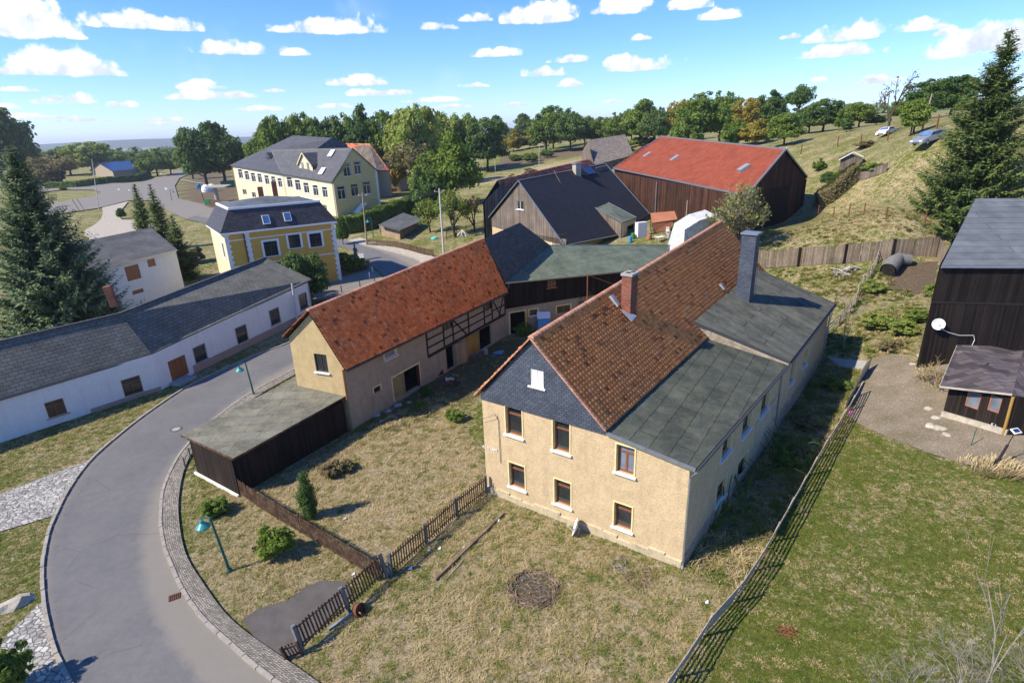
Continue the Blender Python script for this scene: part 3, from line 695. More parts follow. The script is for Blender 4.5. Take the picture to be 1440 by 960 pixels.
# slate gable cladding, set proud of the wall
m=MB();d=.07;fr=(fac.U,Vector((0,0,1)))
sl=lambda a:eL+(hg[1]-eL)*a/hg[0]
r0,r1=r[0]-.02,r[2]+.02;hb,ht=r[1]-.02,r[3]+.02
yl=lambda a:(eL+(apH-eL)*a/apS) if a<apS else (apH+(eG-apH)*(a-apS)/(hg[0]-apS))
def gq(pts):m.poly([fac.p(a,h-.05,d) for a,h in pts],0,fr)
gq([(-.05,sl(0)-.25),(r0,sl(r0)-.25),(r0,yl(r0)),(0,yl(0))])
gq([(r1,sl(r1)-.25),(hg[0],sl(hg[0])-.25),(hg[0],eG),(apS,apH) if apS>r1 else (r1,yl(r1)),(r1,yl(r1))])
if apS<r1: gq([(r0,ht),(r1,ht),(r1,yl(r1)),(apS,apH),(r0,yl(r0))])
else: gq([(r0,ht),(r1,ht),(r1,yl(r1)),(r0,yl(r0))])
gq([(r0,sl(r0)-.25),(r1,sl(r1)-.25),(r1,hb),(r0,hb)])
m.poly([fac.p(-.05,sl(0)-.3,0),fac.p(hg[0],sl(hg[0])-.3,0),fac.p(hg[0],sl(hg[0])-.3,d),fac.p(-.05,sl(0)-.3,d)],0)
m.build('slate_gable','slate_blue',house)
# plinth
m=MB();n=14
for i in range(n):
    a,b=fac.L*i/n,fac.L*(i+1)/n;h=.42+.1*math.sin(i*1.7);t=.10
    m.box8([fac.p(a,-.5,-.02),fac.p(b,-.5,-.02),fac.p(b,-.5,t),fac.p(a,-.5,t)],[fac.p(a,h,-.02),fac.p(b,h,-.02),fac.p(b,h-.05,t),fac.p(a,h-.05,t)])
m.build('plinth','plinth_cream',house)
# side wall (towards the lawn)
side=Wall(R0,FR,-.4,[])
e0=hr[1];p1=side.pick(1099,515);p2=side.pick(1103,510);p3=side.pick(1171,424)
side.top=[(side.L,p3[1]-.1),(p2[0]+.02,p2[1]-.15),(p1[0],p1[1]-.1),(0,e0-.12)]
for a,b in (((1014.5,646),(1028.5,607)),((1042.5,615),(1057,575.5)),((1068.5,586),(1082.5,546)),((1006.5,711),(1021.5,667)),((1034.5,686),(1051,634)),((1109.5,541),(1119.5,504)),((1128.5,517),(1137,487))):
    rr=side.rect(a,b);side.window(house,(rr[0]-.12,rr[1]-.03,rr[2]+.12,rr[3]+.05),**wk)
rr=side.rect((1065,629),(1073,606));side.window(house,rr,frame='w_dark',surround=None,sill=None,mull='')
side.build('side_wall','render_sand',house)
m=MB();a=side.pick(1055,660)[0];b=side.pick(1085,625)[0]
m.box8([side.p(a,-.4,0),side.p(b,-.4,0),side.p(b,-.4,.04),side.p(a,-.4,.04)],[side.p(a,2.9,0),side.p(b,2.9,0),side.p(b,2.9,.04),side.p(a,2.9,.04)]);
o=m.build('wall_patch','plinth_cream',house);o['label']='pale bare plaster patch low on the side wall'
# broken stone base at the far part of the side wall
m=MB();n=26
for i in range(n):
    a=side.L*i/n;b=side.L*(i+1)/n;h=(.35 if i<12 else .7)+random.random()*.35;t=.09
    m.box8([side.p(a,-.5,-.02),side.p(b,-.5,-.02),side.p(b,-.5,t),side.p(a,-.5,t)],[side.p(a,h,-.02),side.p(b,h,-.02),side.p(b,h-.06,t),side.p(a,h-.06,t)])
m.build('stone_base','stone_rubble',house)
# hidden walls
back=Wall((FR[0],FR[1]),(FL.x,FL.y),-.4,[],flip=None);back.top=[(back.L,7.3),(9.2,10.9),(6.3,7.2),(0,4.8)];back.build('rear_wall','render_grey',house)
lw=Wall(L0,(FL.x,FL.y),-.4,[]);lw.top=[(lw.L,eL+1.),(0,eL-.1)];lw.build('yard_wall','render_beige',house)
# tile roof
Nn=fac.N;oh=.18
A=fac.p(apS,apH,oh)                                        # ridge near end
Bv=Y(1015,311,53.2);B=Vector(Bv)                            # ridge far end
C=fac.p(hg[0]+.05,eG+.0,oh)                                 # lower near corner
q=Z(993,476,eG+.15);dirC=(Vector(q)-C);dirC.z=0
lenC=(Vector((B.x,B.y,0))-Vector((A.x,A.y,0))).dot(dirC.normalized())
D=C+dirC.normalized()*lenC;D.z=eG+.3
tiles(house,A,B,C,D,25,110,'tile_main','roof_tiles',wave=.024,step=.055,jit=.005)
m=MB();dz=Vector((0,0,.06));dy=Vector((0,0,.12));m.grid(A-dy,B-dy,C-dy,D-dy,12,6)
El=fac.p(-.35,eL-.1,oh);Fl=El+side.U*32;Fl.z=eL+1.2
m.grid(A-dy,B-dy,El-dy,Fl-dy,12,6);m.build('roof_boards','wood_grey',house)
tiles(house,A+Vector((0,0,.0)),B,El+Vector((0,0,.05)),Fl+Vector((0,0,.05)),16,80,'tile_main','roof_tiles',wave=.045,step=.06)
ridge(house,A+Vector((0,0,.05)),B+Vector((0,0,.05)),'tile_ridge',95,.15)
m=MB()   # barge boards and verge tiles
for P,Q in ((A,C),(A,El)):
    k=26
    for i in range(k):
        a=lerp(P,Q,i/k);b=lerp(P,Q,(i+1.08)/k);m.bar(a+Vector((0,0,.02))+Nn*.02,b+Vector((0,0,.035))+Nn*.02,.14,.07,rnd=random.random())
m.build('verge','tile_ridge',house)
# annex roof 1 : C side
a0=C+Vector((0,0,-.10))-Nn*.08;a1=fac.p(fac.L+.28,hr[1]+.02,.07)
b1=Vector(side.p(p1[0]+.35,p1[1]+.05,.28));b0=Vector(Z(993.5,476,eG+.05))
m=MB();m.slab([a0,a1,b1,b0],.16);m.build('annex_roof','felt_main',house)
m=MB();m.bar(a0+Nn*.03-Vector((0,0,.06)),a1+Nn*.03-Vector((0,0,.06)),.06,.20);m.build('roof_edge','zinc',house)
m=MB();m.tube([a1+side.N*.06-Vector((0,0,.1)),b1+side.N*.06-Vector((0,0,.1))],.075,8);m.build('gutter','gutter_dark',house)
pipe(house,[a1+side.N*.05-Vector((0,0,.15)),fac.p(fac.L+.09,hr[1]-.5,.10),fac.p(fac.L+.09,.25,.10),fac.p(fac.L+.1,.1,.22)],'zinc',.055)
# annex roof 2 (higher step)
u0=Vector(Z(976,454,eG+1.75));nrm=(B-A).cross(C-A).normalized();rr_=Vector(ray(976,454));t=(A-Vector(CAM)).dot(nrm)/rr_.dot(nrm);u0=Vector(CAM)+rr_*t
def onroof(px,py):
    r_=Vector(ray(px,py));t=(A-Vector(CAM)).dot(nrm)/r_.dot(nrm);return Vector(CAM)+r_*t
u1=Vector(side.p(p2[0]-.1,p2[1]+.15,.34));u2=Vector(side.p(side.L+.2,p3[1]+.1,.34));
u3=Vector(Y(1064,377,u2.y+3.2));u4=Vector(Y(1046,396,u3.y-.6))
m=MB();m.grid(u0+Vector((0,0,.1)),u3,u1,u2,16,12);m.grid(u0-Vector((0,0,.1)),u3-Vector((0,0,.2)),u1-Vector((0,0,.2)),u2-Vector((0,0,.2)),4,4);m.build('annex_roof','felt_annex',house)
m=MB();m.bar(u0+Vector((0,0,-.02)),u1+Vector((0,0,-.08)),.06,.26);m.bar(u1+Vector((0,0,-.08)),u2+Vector((0,0,-.08)),.05,.24);m.build('fascia','fascia_dark',house)
m=MB();pa,pb=b0.lerp(u0,.5)+Vector((0,0,-.3)),b1+Vector((0,0,-.1));
m.poly([u0+Vector((0,0,-.1)),u1+Vector((0,0,-.1)),b1+Vector((0,0,-.1)),b0+Vector((0,0,-.1))]);m.build('step_wall','stone_rubble',house)
gutter(house,u1+side.N*.06-Vector((0,0,.15)),u2+side.N*.06-Vector((0,0,.15)),'gutter_dark',.08)
pipe(house,[side.p(p1[0]+.2,p1[1],.2),side.p(p1[0]+.2,p1[1]-.5,.1),side.p(p1[0]+.2,.3,.1)],'zinc',.055)
pipe(house,[side.p(side.L,p3[1],.2),side.p(side.L,p3[1]-.5,.1),side.p(side.L,.3,.1)],'zinc',.055)
# brick chimney
cb=onroof(884,440);c0=cb+Vector((0,0,-1.));m=MB();rz=math.atan2(side.U.y,side.U.x)
cz=cb+Vector((0,0,.85));m.box((cb.x,cb.y,cz.z),(.85,.62,3.1),rz);ch=m.build('chimney','brick_red',house)
m=MB();m.box((cb.x,cb.y,cz.z+1.60),(.98,.76,.14),rz);m.build('chimney_cap','concrete',ch)
m=MB();m.box((cb.x-.12,cb.y-.05,cz.z+1.66),(.26,.26,.06),rz);m.box((cb.x+.2,cb.y+.12,cz.z+1.66),(.22,.22,.06),rz);m.build('flue','interior',ch)
m=MB();b_=cb+fac.N*.38;m.slab([b_+Vector((-.45,.35,.42)),b_+Vector((.6,-.2,-.02)),b_+Vector((.25,-.55,-.25)),b_+Vector((-.2,-.4,.2))],.04);m.build('flashing','tin_grey',ch)
# big slate-clad chimney
pb=Vector((18.9,44.2,0));q=Z(1046,414,7.6);pb=Vector((q[0],q[1],0));
hC=[h for h in np.arange(8,16,.05) if proj((pb.x,pb.y,h))[1]<331][0]
m=MB();m.box((pb.x+.25,pb.y+.45,(hC+6.6)/2),(1.0,1.05,hC-6.6),rz);c2=m.build('slate_chimney','slate_blue',house)
m=MB();m.box((pb.x+.25,pb.y+.45,hC+.05),(1.2,1.25,.12),rz);m.build('chimney_cap','zinc',c2)
m=MB();m.tube([Vector((pb.x+.95,pb.y+.2,7.4)),Vector((pb.x+.95,pb.y+.2,9.7))],.03,6);m.tube([Vector((pb.x+.95,pb.y+.2,9.2)),Vector((pb.x+.7,pb.y+.3,9.2))],.025,6);m.build('bracket','zinc',c2)
# roof hatches / vents
for (px,py,s) in ((863,424,.6),(1014,404,.4)):
    p=onroof(px,py);m=MB();e=(C-A).normalized();u=(B-A).normalized();nn=nrm if nrm.z>0 else -nrm
    m.box8([p-u*s*.35-e*s*.7+nn*.05,p+u*s*.35-e*s*.7+nn*.05,p+u*s*.35+e*s*.7+nn*.05,p-u*s*.35+e*s*.7+nn*.05],[p-u*s*.3-e*s*.65+nn*.22,p+u*s*.3-e*s*.65+nn*.22,p+u*s*.3+e*s*.65+nn*.16,p-u*s*.3+e*s*.65+nn*.16]);m.build('roof_hatch','tin_grey',house)
# lettering on the facade (illegible small white capitals in the photograph)
def text(name,body,P,u,v,size,mat,parent=None,ext=.006):
    c=bpy.data.curves.new(name,'FONT');c.body=body;c.size=size;c.extrude=ext;o=bpy.data.objects.new(name,c);COL.objects.link(o)
    dg=bpy.context.evaluated_depsgraph_get();me=bpy.data.meshes.new_from_object(o.evaluated_get(dg));bpy.data.objects.remove(o)
    o=bpy.data.objects.new(name,me);COL.objects.link(o);me.materials.clear();me.materials.append(MATS[mat])
    n=Vector(u).cross(Vector(v));M=Matrix((u,v,n)).transposed().to_4x4();M.translation=Vector(P)
    if parent is not None:
        M.translation=Vector(P)-Vector(parent['_o']);o.parent=parent
    o.matrix_local=M;return o
a,h=fac.pick(679,628);text('wall_lettering','AL KNIPE',fac.p(a,h,.045),fac.U if fac.U.cross(Vector((0,0,1))).dot(fac.N)>0 else -fac.U,Vector((0,0,1)),.26,'white_trim',house)
# cable on facade
m=MB();a,h=fac.pick(696,582);m.tube([fac.p(a,h,.25),fac.p(a+.1,h+.08,.12),fac.p(a+.25,h-.3,.05),fac.p(a+.27,h-3.0,.05)],.018,5);m.tube([fac.p(a,h,.25),fac.p(a-.9,h-.45,.25)],.012,4);m.build('cable','gutter_dark',house)
# satellite dish by the wall
def dish(name,P,aim,r,label,arm=None):
    t=thing(name,P,label,'satellite dish');P=Vector(P);ax_=Vector(aim).normalized()
    m=MB();m.lathe(P,[(.02,-.10*r),(r*.35,-.08*r),(r*.7,0.02*r),(r,.16*r),(r*1.02,.15*r),(r*.7,-.02*r),(r*.3,-.13*r),(.02,-.15*r)],24,0,ax_);m.build('reflector','white_plastic',t)
    m=MB();m.tube([P-Vector((0,0,r*.9)),P+ax_*r*.9-Vector((0,0,r*.25))],.02,6);m.box(P+ax_*r*.95-Vector((0,0,r*.2)),(.1,.1,.12));m.build('feed_arm','grey_plastic',t)
    m=MB();m.tube([P-ax_*.05*r,P-ax_*.2]+(arm or [P-ax_*.2-Vector((0,0,.5))]),.03,6);m.build('mount','grey_plastic',t);return t
a,h=fac.pick(817,733);Pd=fac.p(a,h,.55)
dish('satellite_dish',Pd,fac.N*.38-fac.U*(1 if fac.U.x>0 else -1)*.9+Vector((0,0,.3)),.48,'white satellite dish standing at the foot of the farmhouse front wall',[Pd-Vector((0,0,.75)),Pd-Vector((0,0,.75))-fac.N*.5])
# ================================================================== BEIGE BARN (half-timbered)
gl=Z(427,590,0);gR=Z(497,603,0);bf=Z(712,472,0)
barn=thing('barn',(float(gR[0]),float(gR[1]),0),'beige plastered barn with black half-timbering and red pantile roof beside the bend in the road','barn')
gw=Wall(gl,gR,-.4,[]);gb=gw.pick(414,474);gr_=gw.pick(491,513);ga=gw.pick(437,436)
gw.top=[(gw.L,gr_[1]-.1),(max(.3,ga[0]),ga[1]-.15),(0,gb[1]-.05)]
rw=gw.rect((445,522),(458.5,499));gw.window(barn,rw,frame='w_dark',surround=None,sill='white_sill',mull='v',fw=.05)
gw.build('gable_wall','render_beige',barn)
ls=Wall(gR,bf,-.4,[]);e1=ls.pick(493,513);e2=ls.pick(712,409)
ls.top=[(ls.L,e2[1]-.1),(0,e1[1]-.1)]
ls.window(barn,ls.rect((541,506.5),(556.5,490)),frame='w_white',surround='yellow_trim',sill='white_sill',mull='',fw=.06,sw=.1,pane='pane_light')
ls.window(barn,ls.rect((526,553.5),(535,540.5)),frame='w_dark',surround='yellow_trim',sill=None,mull='',fw=.04,sw=.08)
rb=ls.rect((554,556),(588.5,511));hb0=.35
s0,s1=rb[0],rb[2];h1=rb[3]
sm=s0+(s1-s0)*.43
ls.dark(barn,(sm,.3,s1,h1),'doorway')
ls.panel(barn,(s0,.3,sm,h1),'gate_yellow','door',d=.0,hole=False,label='pale yellow sliding door panel')
ls.panel(barn,(s1-.35,.3,s1-.05,h1-.05),'wood_brown','door',d=.05,hole=False)
m=MB()
for x0,y0,x1,y1 in ((s0-.1,.25,s0,h1+.12),(s1,.25,s1+.1,h1+.12),(s0,h1,s1,h1+.12)): m.box8([ls.p(x0,y0,-.02),ls.p(x1,y0,-.02),ls.p(x1,y1,-.02),ls.p(x0,y1,-.02)],[ls.p(x0,y0,.04),ls.p(x1,y0,.04),ls.p(x1,y1,.04),ls.p(x0,y1,.04)])
m.build('door_frame','yellow_trim',barn)
t0=ls.pick(600,480)[0];t1=ls.L-.15
low=ls.pick(601,502)[1];low2=ls.pick(711,441)[1]
lo=lambda a:low+(low2-low)*(a-t0)/(t1-t0)
hi=lambda a:e1[1]+(e2[1]-e1[1])*a/ls.L-.3
d1=ls.rect((629,518),(638,487));d1=(d1[0],.1,d1[2],lo(d1[0])-.15)
d2=ls.rect((655,503),(674,470));d2=(d2[0],.1,d2[2],lo(d2[0])-.2)
d3=ls.rect((675.5,495),(690.5,462));d3=(d3[0],.1,d3[2],lo(d3[0])-.2)
ls.dark(barn,d1);ls.dark(barn,d3);ls.panel(barn,d2,'wood_ochre','door',label='ochre boarded barn door')
m=MB();a,b=d1[2],d1[2]+.9       # open leaf, swung outwards
m.box8([ls.p(a,.12,.02),ls.p(a,.12,.08),ls.p(a+1.25,.12,.55),ls.p(a+1.28,.12,.49)],[ls.p(a,d1[3],.02),ls.p(a,d1[3],.08),ls.p(a+1.25,d1[3],.55),ls.p(a+1.28,d1[3],.49)]);o=m.build('door','wood_tan',barn);o['label']='open weathered door leaf'
w1=ls.rect((623.5,466),(635.5,451));w2=ls.rect((682,438),(692,424))
for w in (w1,w2): ls.window(barn,(w[0],w[1],w[2],min(w[3],hi(w[0])-.1)),frame='w_dark',surround=None,sill=None,mull='v',fw=.06,depth=.1)
ls.build('yard_wall','render_grey',barn)
m=MB()
def beam(a,h,b,k,w=.17): 
    d_=.03;A_=ls.p(a,h,d_);B_=ls.p(b,k,d_);dr=(B_-A_).normalized();pr=dr.cross(ls.N).normalized()
    m.box8([A_-pr*w/2-ls.N*.03,B_-pr*w/2-ls.N*.03,B_+pr*w/2-ls.N*.03,A_+pr*w/2-ls.N*.03],[A_-pr*w/2+ls.N*.02,B_-pr*w/2+ls.N*.02,B_+pr*w/2+ls.N*.02,A_+pr*w/2+ls.N*.02])
posts=[ls.pick(x,y)[0] for x,y in ((601,490),(624,475),(637,470),(659,460),(681,450),(692,445),(710,436))];posts[0]=t0
beam(t0,lo(t0),t1,lo(t1),.26);beam(t0,hi(t0),t1,hi(t1),.16)
for a in posts: beam(a,lo(a),a,hi(a),.17)
for i in range(len(posts)-1):
    a,b=posts[i],posts[i+1]
    if i in (1,4):
        hh=lo(a)+.38*(hi(a)-lo(a));beam(a,hh,b,hh,.12);continue
    hs=[.36,.70] if i in (0,2,3) else [.5]
    for f in hs: beam(a,lo(a)+f*(hi(a)-lo(a)),b,lo(b)+f*(hi(b)-lo(b)),.12)
beam(posts[2]+.1,hi(posts[2]),posts[3]-.3,lo(posts[3]),.14);beam(posts[5]+.2,hi(posts[5]),posts[6]-.8,lo(posts[6]),.14);beam(posts[6]-.2,hi(posts[6]),posts[6]-1.3,lo(posts[6]),.14)
m.build('timber_frame','beam_black',barn)
bA=gw.p(max(.3,ga[0]),ga[1]+.05,.3);bE=Vector(ls.p(-.3,e1[1]+.0,.38));bE=Vector(bE)
lB=(Vector(ls.p(ls.L,0))-Vector(ls.p(0,0))).length
q=Vector(Z(680,336,bA.z))
# ridge far end: chosen on the line of sight above the wall's far end
best=min((abs((Vector(Z(680,336,z)).xy-(bA.xy+ls.U.xy*(ls.L-1.0))).length),z) for z in np.arange(6,12,.05));bB=Vector(Z(680,336,best[1]))
bF=Vector(ls.p(ls.L+.0,e2[1]+.02,.38))
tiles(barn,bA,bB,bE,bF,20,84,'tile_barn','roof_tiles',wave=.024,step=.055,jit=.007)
el=gw.p(-.35,gb[1]-.05,.3);elf=el+ls.U*lB
m=MB();dy=Vector((0,0,.12));m.grid(bA-dy,bB-dy,bE-dy,bF-dy,12,6);m.grid(bA-dy,bB-dy,el-dy,elf-dy,12,6);m.build('roof_boards','wood_dark',barn)
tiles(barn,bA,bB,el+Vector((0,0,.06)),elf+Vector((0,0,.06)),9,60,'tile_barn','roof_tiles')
ridge(barn,bA+Vector((0,0,.06)),bB+Vector((0,0,.06)),'tile_ridge',60,.14)
gutter(barn,bE+ls.N*.06-Vector((0,0,.1)),bF+ls.N*.06-Vector((0,0,.1)),'gutter_dark',.07)
pipe(barn,[gw.p(gw.L-.12,gr_[1]-.4,.08),gw.p(gw.L-.12,2.2,.08)],'pipe_copper',.06)
bw=Wall((gl[0],gl[1]),(elf.x,elf.y),-.4,[]);bw.top=[(bw.L,elf.z-.1),(0,el.z-.1)];bw.build('road_wall','render_beige',barn)
# ================================================================== GREEN-ROOFED WING (dark boarded upper wall)
wing=thing('wing_building',(float(bf[0]),float(bf[1]),0),'low stable wing with green felt roof, black boarded upper wall and yellow door','outbuilding')
we=Vector(Z(925,378,e2[1]+.15));ww=Wall(bf,(we.x,we.y),-.4,[])
hb_=ww.pick(712,434)[1];hb2=ww.pick(800,420)[1];wt=ww.pick(712,397)[1];wt2=ww.pick(902,380)[1]
yd=ww.rect((718,468),(738,437));yd=(yd[0],0.05,yd[2],yd[3]);ww.dark(wing,yd)
ww.window(wing,ww.rect((744.5,444),(756,434)),frame='w_dark',surround='yellow_trim',sill='white_sill',mull='',fw=.05,sw=.12)
ww.window(wing,ww.rect((783,441),(802,428)),frame='w_brown',surround='yellow_trim',sill=None,mull='v',fw=.08,sw=.12)
ww.top=[(ww.L,wt2),(0,wt-.1)]
ww.window(wing,ww.rect((770,405),(781,394)),frame='terracotta',surround=None,sill='terracotta',mull='vh',fw=.08,depth=.03,label='small square window with a terracotta frame in the boarded wall')
ww.build('yard_wall','render_grey',wing)
m=MB();wr=ww.holes[-1]
for (x0,x1,y0,y1) in ((0.0,wr[0],None,None),(wr[2],ww.L,None,None),(wr[0],wr[2],None,wr[1]),(wr[0],wr[2],wr[3],None)):
    b0_=lambda a:(hb_+(hb2-hb_)*min(1,a/ww.pick(800,420)[0])) if y0 is None else y0
    ya=lambda a:y1 if y1 is not None else wt-.05+(wt2-wt)*a/ww.L
    yb=(lambda a:wr[3]) if (y1 is None and x0==wr[0] and x1==wr[2]) else b0_
    m.box8([ww.p(x0,yb(x0),-.01),ww.p(x1,yb(x1),-.01),ww.p(x1,ya(x1),-.01),ww.p(x0,ya(x0),-.01)],[ww.p(x0,yb(x0),.06),ww.p(x1,yb(x1),.06),ww.p(x1,ya(x1),.06),ww.p(x0,ya(x0),.06)],0)
m.build('boarding','wood_black',wing)
m=MB();a=yd[2];m.box8([ww.p(a,.1,.02),ww.p(a-.05,.1,.02),ww.p(a-.3,.1,.8),ww.p(a-.24,.1,.82)],[ww.p(a,yd[3],.02),ww.p(a-.05,yd[3],.02),ww.p(a-.3,yd[3],.8),ww.p(a-.24,yd[3],.82)]);o=m.build('door','door_yellow',wing);o['label']='open yellow door leaf'
m=MB()
for x0,y0,x1,y1 in ((yd[0]-.16,.05,yd[0],yd[3]+.14),(yd[2],.05,yd[2]+.16,yd[3]+.14),(yd[0],yd[3],yd[2],yd[3]+.14)): m.box8([ww.p(x0,y0,-.02),ww.p(x1,y0,-.02),ww.p(x1,y1,-.02),ww.p(x0,y1,-.02)],[ww.p(x0,y0,.04),ww.p(x1,y0,.04),ww.p(x1,y1,.04),ww.p(x0,y1,.04)])
m.build('door_frame','yellow_trim',wing)
s_r=Vector(Y(731,313,bB.y+5.2));s_v=Vector(Y(774,345,bf[1]+7.5));s_e=Vector(ww.p(0,wt+.1,.4));s_far=Vector(Y(942,345,we.y+6.5));s_fe=Vector(ww.p(ww.L,wt2+.1,.4))

m=MB();m.slab([bB+Vector((0,0,.02)),s_r,s_v,s_e,bF+Vector((0,0,-.02))],.12);m.build('slate_roof','slate_mossy',wing)
m=MB();m.slab([s_e+Vector((.01,0,.01)),s_v,s_far,s_fe],.14);m.build('felt_roof','felt_green',wing)
m=MB();m.bar(s_v+Vector((0,0,.04)),s_far+Vector((0,0,.04)),.12,.06);m.bar(s_far+Vector((0,0,.03)),s_fe+Vector((0,0,.03)),.12,.06);m.bar(s_e-Vector((0,0,.06)),s_fe-Vector((0,0,.06)),.06,.14);m.build('roof_edge','zinc',wing)
pipe(wing,[s_e+Vector((.3,-.1,-.15)),ww.p(.35,wt-.6,.12),ww.p(.1,wt-.9,.12)],'zinc',.05)
wb=Wall((s_v.x,s_v.y),(s_far.x,s_far.y),0,[]);wb.top=[(wb.L,s_far.z-.15),(0,s_v.z-.15)];wb.build('rear_wall','render_grey',wing)
# ================================================================== GARAGE SHED
g0=Z(278,665,0);g1=Z(337,697,0);g2=Z(489,607,0)
gar=thing('garage_shed',(float(g1[0]),float(g1[1]),0),'black boarded shed with flat mossy grey felt roof at the roadside corner of the garden','shed')
wA=Wall(g0,g1,-.3,[]);hA=wA.pick(268,621)[1];hB=wA.pick(328,648)[1];wA.top=[(wA.L,hB),(0,hA)];wA.build('end_wall','wood_dark',gar)
wB=Wall(g1,g2,-.3,[]);hC_=wB.pick(484,563)[1];wB.top=[(wB.L,hC_),(0,hB)]
wB.panel(gar,(1.2,.05,2.6,hB-.4),'wood_dark','door',d=.03,hole=False);wB.build('long_wall','wood_black',gar)

ra,rb_,rc,rd=[Vector(q) for q in (Z(254,611,hA+.12),Z(328,644,hB+.1),Z(487,556,hC_+.15),Z(419,530,hC_+.5))]

m=MB();m.slab([ra,rb_,rc,rd],.12);m.build('roof','felt_garage',gar)
m=MB();m.bar(ra-Vector((0,0,.08)),rb_-Vector((0,0,.08)),.05,.16);m.bar(rb_-Vector((0,0,.08)),rc-Vector((0,0,.08)),.05,.14);m.build('fascia','picket_brown',gar)
g3=Vector(g0)+ (Vector(g2)-Vector(g1))
for P,Q in ((g0,g3),(g3,g2)):
    w_=Wall(P,Q,-.3,[]);w_.top=[(w_.L,hC_),(0,hA)];w_.build('rear_wall','wood_black',gar)
m=MB();m.bar(wA.p(-.1,.05,.12),wA.p(wA.L+.1,.05,.12),.12,.22);m.build('sill_beam','white_sill',gar)
# ================================================================== OTHER BUILDINGS
def hfit(base,px,py,lo=0,hi=60):      # height above base whose image row matches py
    b=np.array(base,float);a_,b_=lo,hi
    for _ in range(40):
        m_=(a_+b_)/2
        if proj((b[0],b[1],b[2]+m_))[1]>py:a_=m_
        else:b_=m_
    return a_
def box_walls(root,ring,z0,tops,mat,names=None):
    n=len(ring)
    for i in range(n):
        A_,B_=ring[i],ring[(i+1)%n];w_=Wall(A_,B_,z0,[]);w_.top=[(w_.L,tops[(i+1)%n]),(0,tops[i])];w_.build('wall',mat,root)
# ---- long white house
wh0=Z(-150,672,0);whk=Z(227,548,0);whr=Z(440,443,0)
white=thing('long_white_house',(float(whk[0]),float(whk[1]),0),'long low whitewashed house with grey slate roof and brown door along the road','house')
wa=Wall(wh0,whk,-.3,[]);wb_=Wall(whk,whr,-.3,[])
ea=wa.pick(0,560)[1];eb=wa.pick(212,499)[1];ec=wb_.pick(214,498)[1];ed=wb_.pick(436,394)[1]
eK=(eb+ec)/2
wk2=dict(frame='w_brown',sill='stone_pale',mull='tv',fw=.07,depth=.12,surround=None)
for bl,tr in (((69,588),(88,559)),((176,558),(196,527))): wa.window(white,wa.rect(bl,tr),**wk2)
for bl,tr in (((276,511),(287,483)),((335,484),(345,456)),((382,458),(391,432)),((423,436),(430,411))): wb_.window(white,wb_.rect(bl,tr),frame='w_dark',sill='stone_pale',mull='t',fw=.06,depth=.12,surround='concrete',sw=.06)
rd_=wb_.rect((243,538),(260,498));wb_.panel(white,(rd_[0],.25,rd_[2],rd_[3]),'wood_door','door',label='brown boarded front door')
wa.top=[(wa.L,eK),(0,ea)];wb_.top=[(wb_.L,ed),(0,eK)]
wa.build('front_wall','render_white',white,depth=.14);wb_.build('front_wall','render_white',white,depth=.14)
m=MB();m.box((wb_.p(rd_[0]+.6,.1,.55)),(1.9,1.2,.3),math.atan2(wb_.U.y,wb_.U.x));m.build('doorstep','slab_conc',white)
m=MB()
for w_,s0_,s1_ in ((wa,wa.pick(130,585)[0],wa.L),(wb_,rd_[2]+.5,wb_.L)):
    hh=.35 if w_ is wa else .75
    m.box8([w_.p(s0_,-.3,-.02),w_.p(s1_,-.3,-.02),w_.p(s1_,-.3,.05),w_.p(s0_,-.3,.05)],[w_.p(s0_,hh,-.02),w_.p(s1_,hh,-.02),w_.p(s1_,hh,.05),w_.p(s0_,hh,.05)])
m.build('plinth','plinth_pink',white)
RZ=6.6
rA0=Vector(Z(-140,512,RZ));rK=Vector(Z(168,441,RZ));rB=Vector(Z(373,362,RZ));E0=wa.p(0,ea+.05,.35);EK=Vector(Z(212,497,eK+.05));E1=Vector(Z(438,392,ed+.08))

m=MB();m.slab([rA0,rK,EK,E0],.14);m.build('roof','slate_white_house',white)
m=MB();m.slab([rK+Vector((0,0,.03)),rB,E1,EK+Vector((0,0,.03))],.16)
nb=-wb_.N;bk0=rK+nb*3.6-Vector((0,0,2.6));bk1=rB+nb*3.4-Vector((0,0,2.4));na=-wa.N
m.slab([rK,rB,bk1,bk0],.14);m.slab([rA0,rK,rK+na*3.6-Vector((0,0,2.6)),rA0+na*3.6-Vector((0,0,2.6))],.14);m.build('roof','slate_white_house',white)
m=MB();m.bar(rK+Vector((0,0,.06)),rB+Vector((0,0,.04)),.3,.06);m.bar(rA0+Vector((0,0,.04)),rK+Vector((0,0,.05)),.3,.06);m.build('ridge_cap','slate_school',white)
gw_=Wall(whr,(bk1.x,bk1.y),-.3,[]);gp=[(gw_.L,bk1.z-.1),((Vector((rB.x,rB.y,0))-gw_.A).dot(gw_.U),rB.z-.15),(0,ed)];gw_.top=gp;gw_.build('gable_wall','render_white',white)
bw_=Wall((bk0.x,bk0.y),(bk1.x,bk1.y),-.3,[]);bw_.top=[(bw_.L,bk1.z-.1),(0,bk0.z-.1)];bw_.build('rear_wall','render_white',white)
gutter(white,E0-Vector((0,0,.12))+wa.N*.05,EK-Vector((0,0,.12))+wa.N*.05,'gutter_dark');gutter(white,EK-Vector((0,0,.12))+wb_.N*.05,E1-Vector((0,0,.12))+wb_.N*.05,'gutter_dark')
pipe(white,[wb_.p(wb_.L-.1,ed-.3,.1),wb_.p(wb_.L-.1,.1,.1)],'zinc',.05)
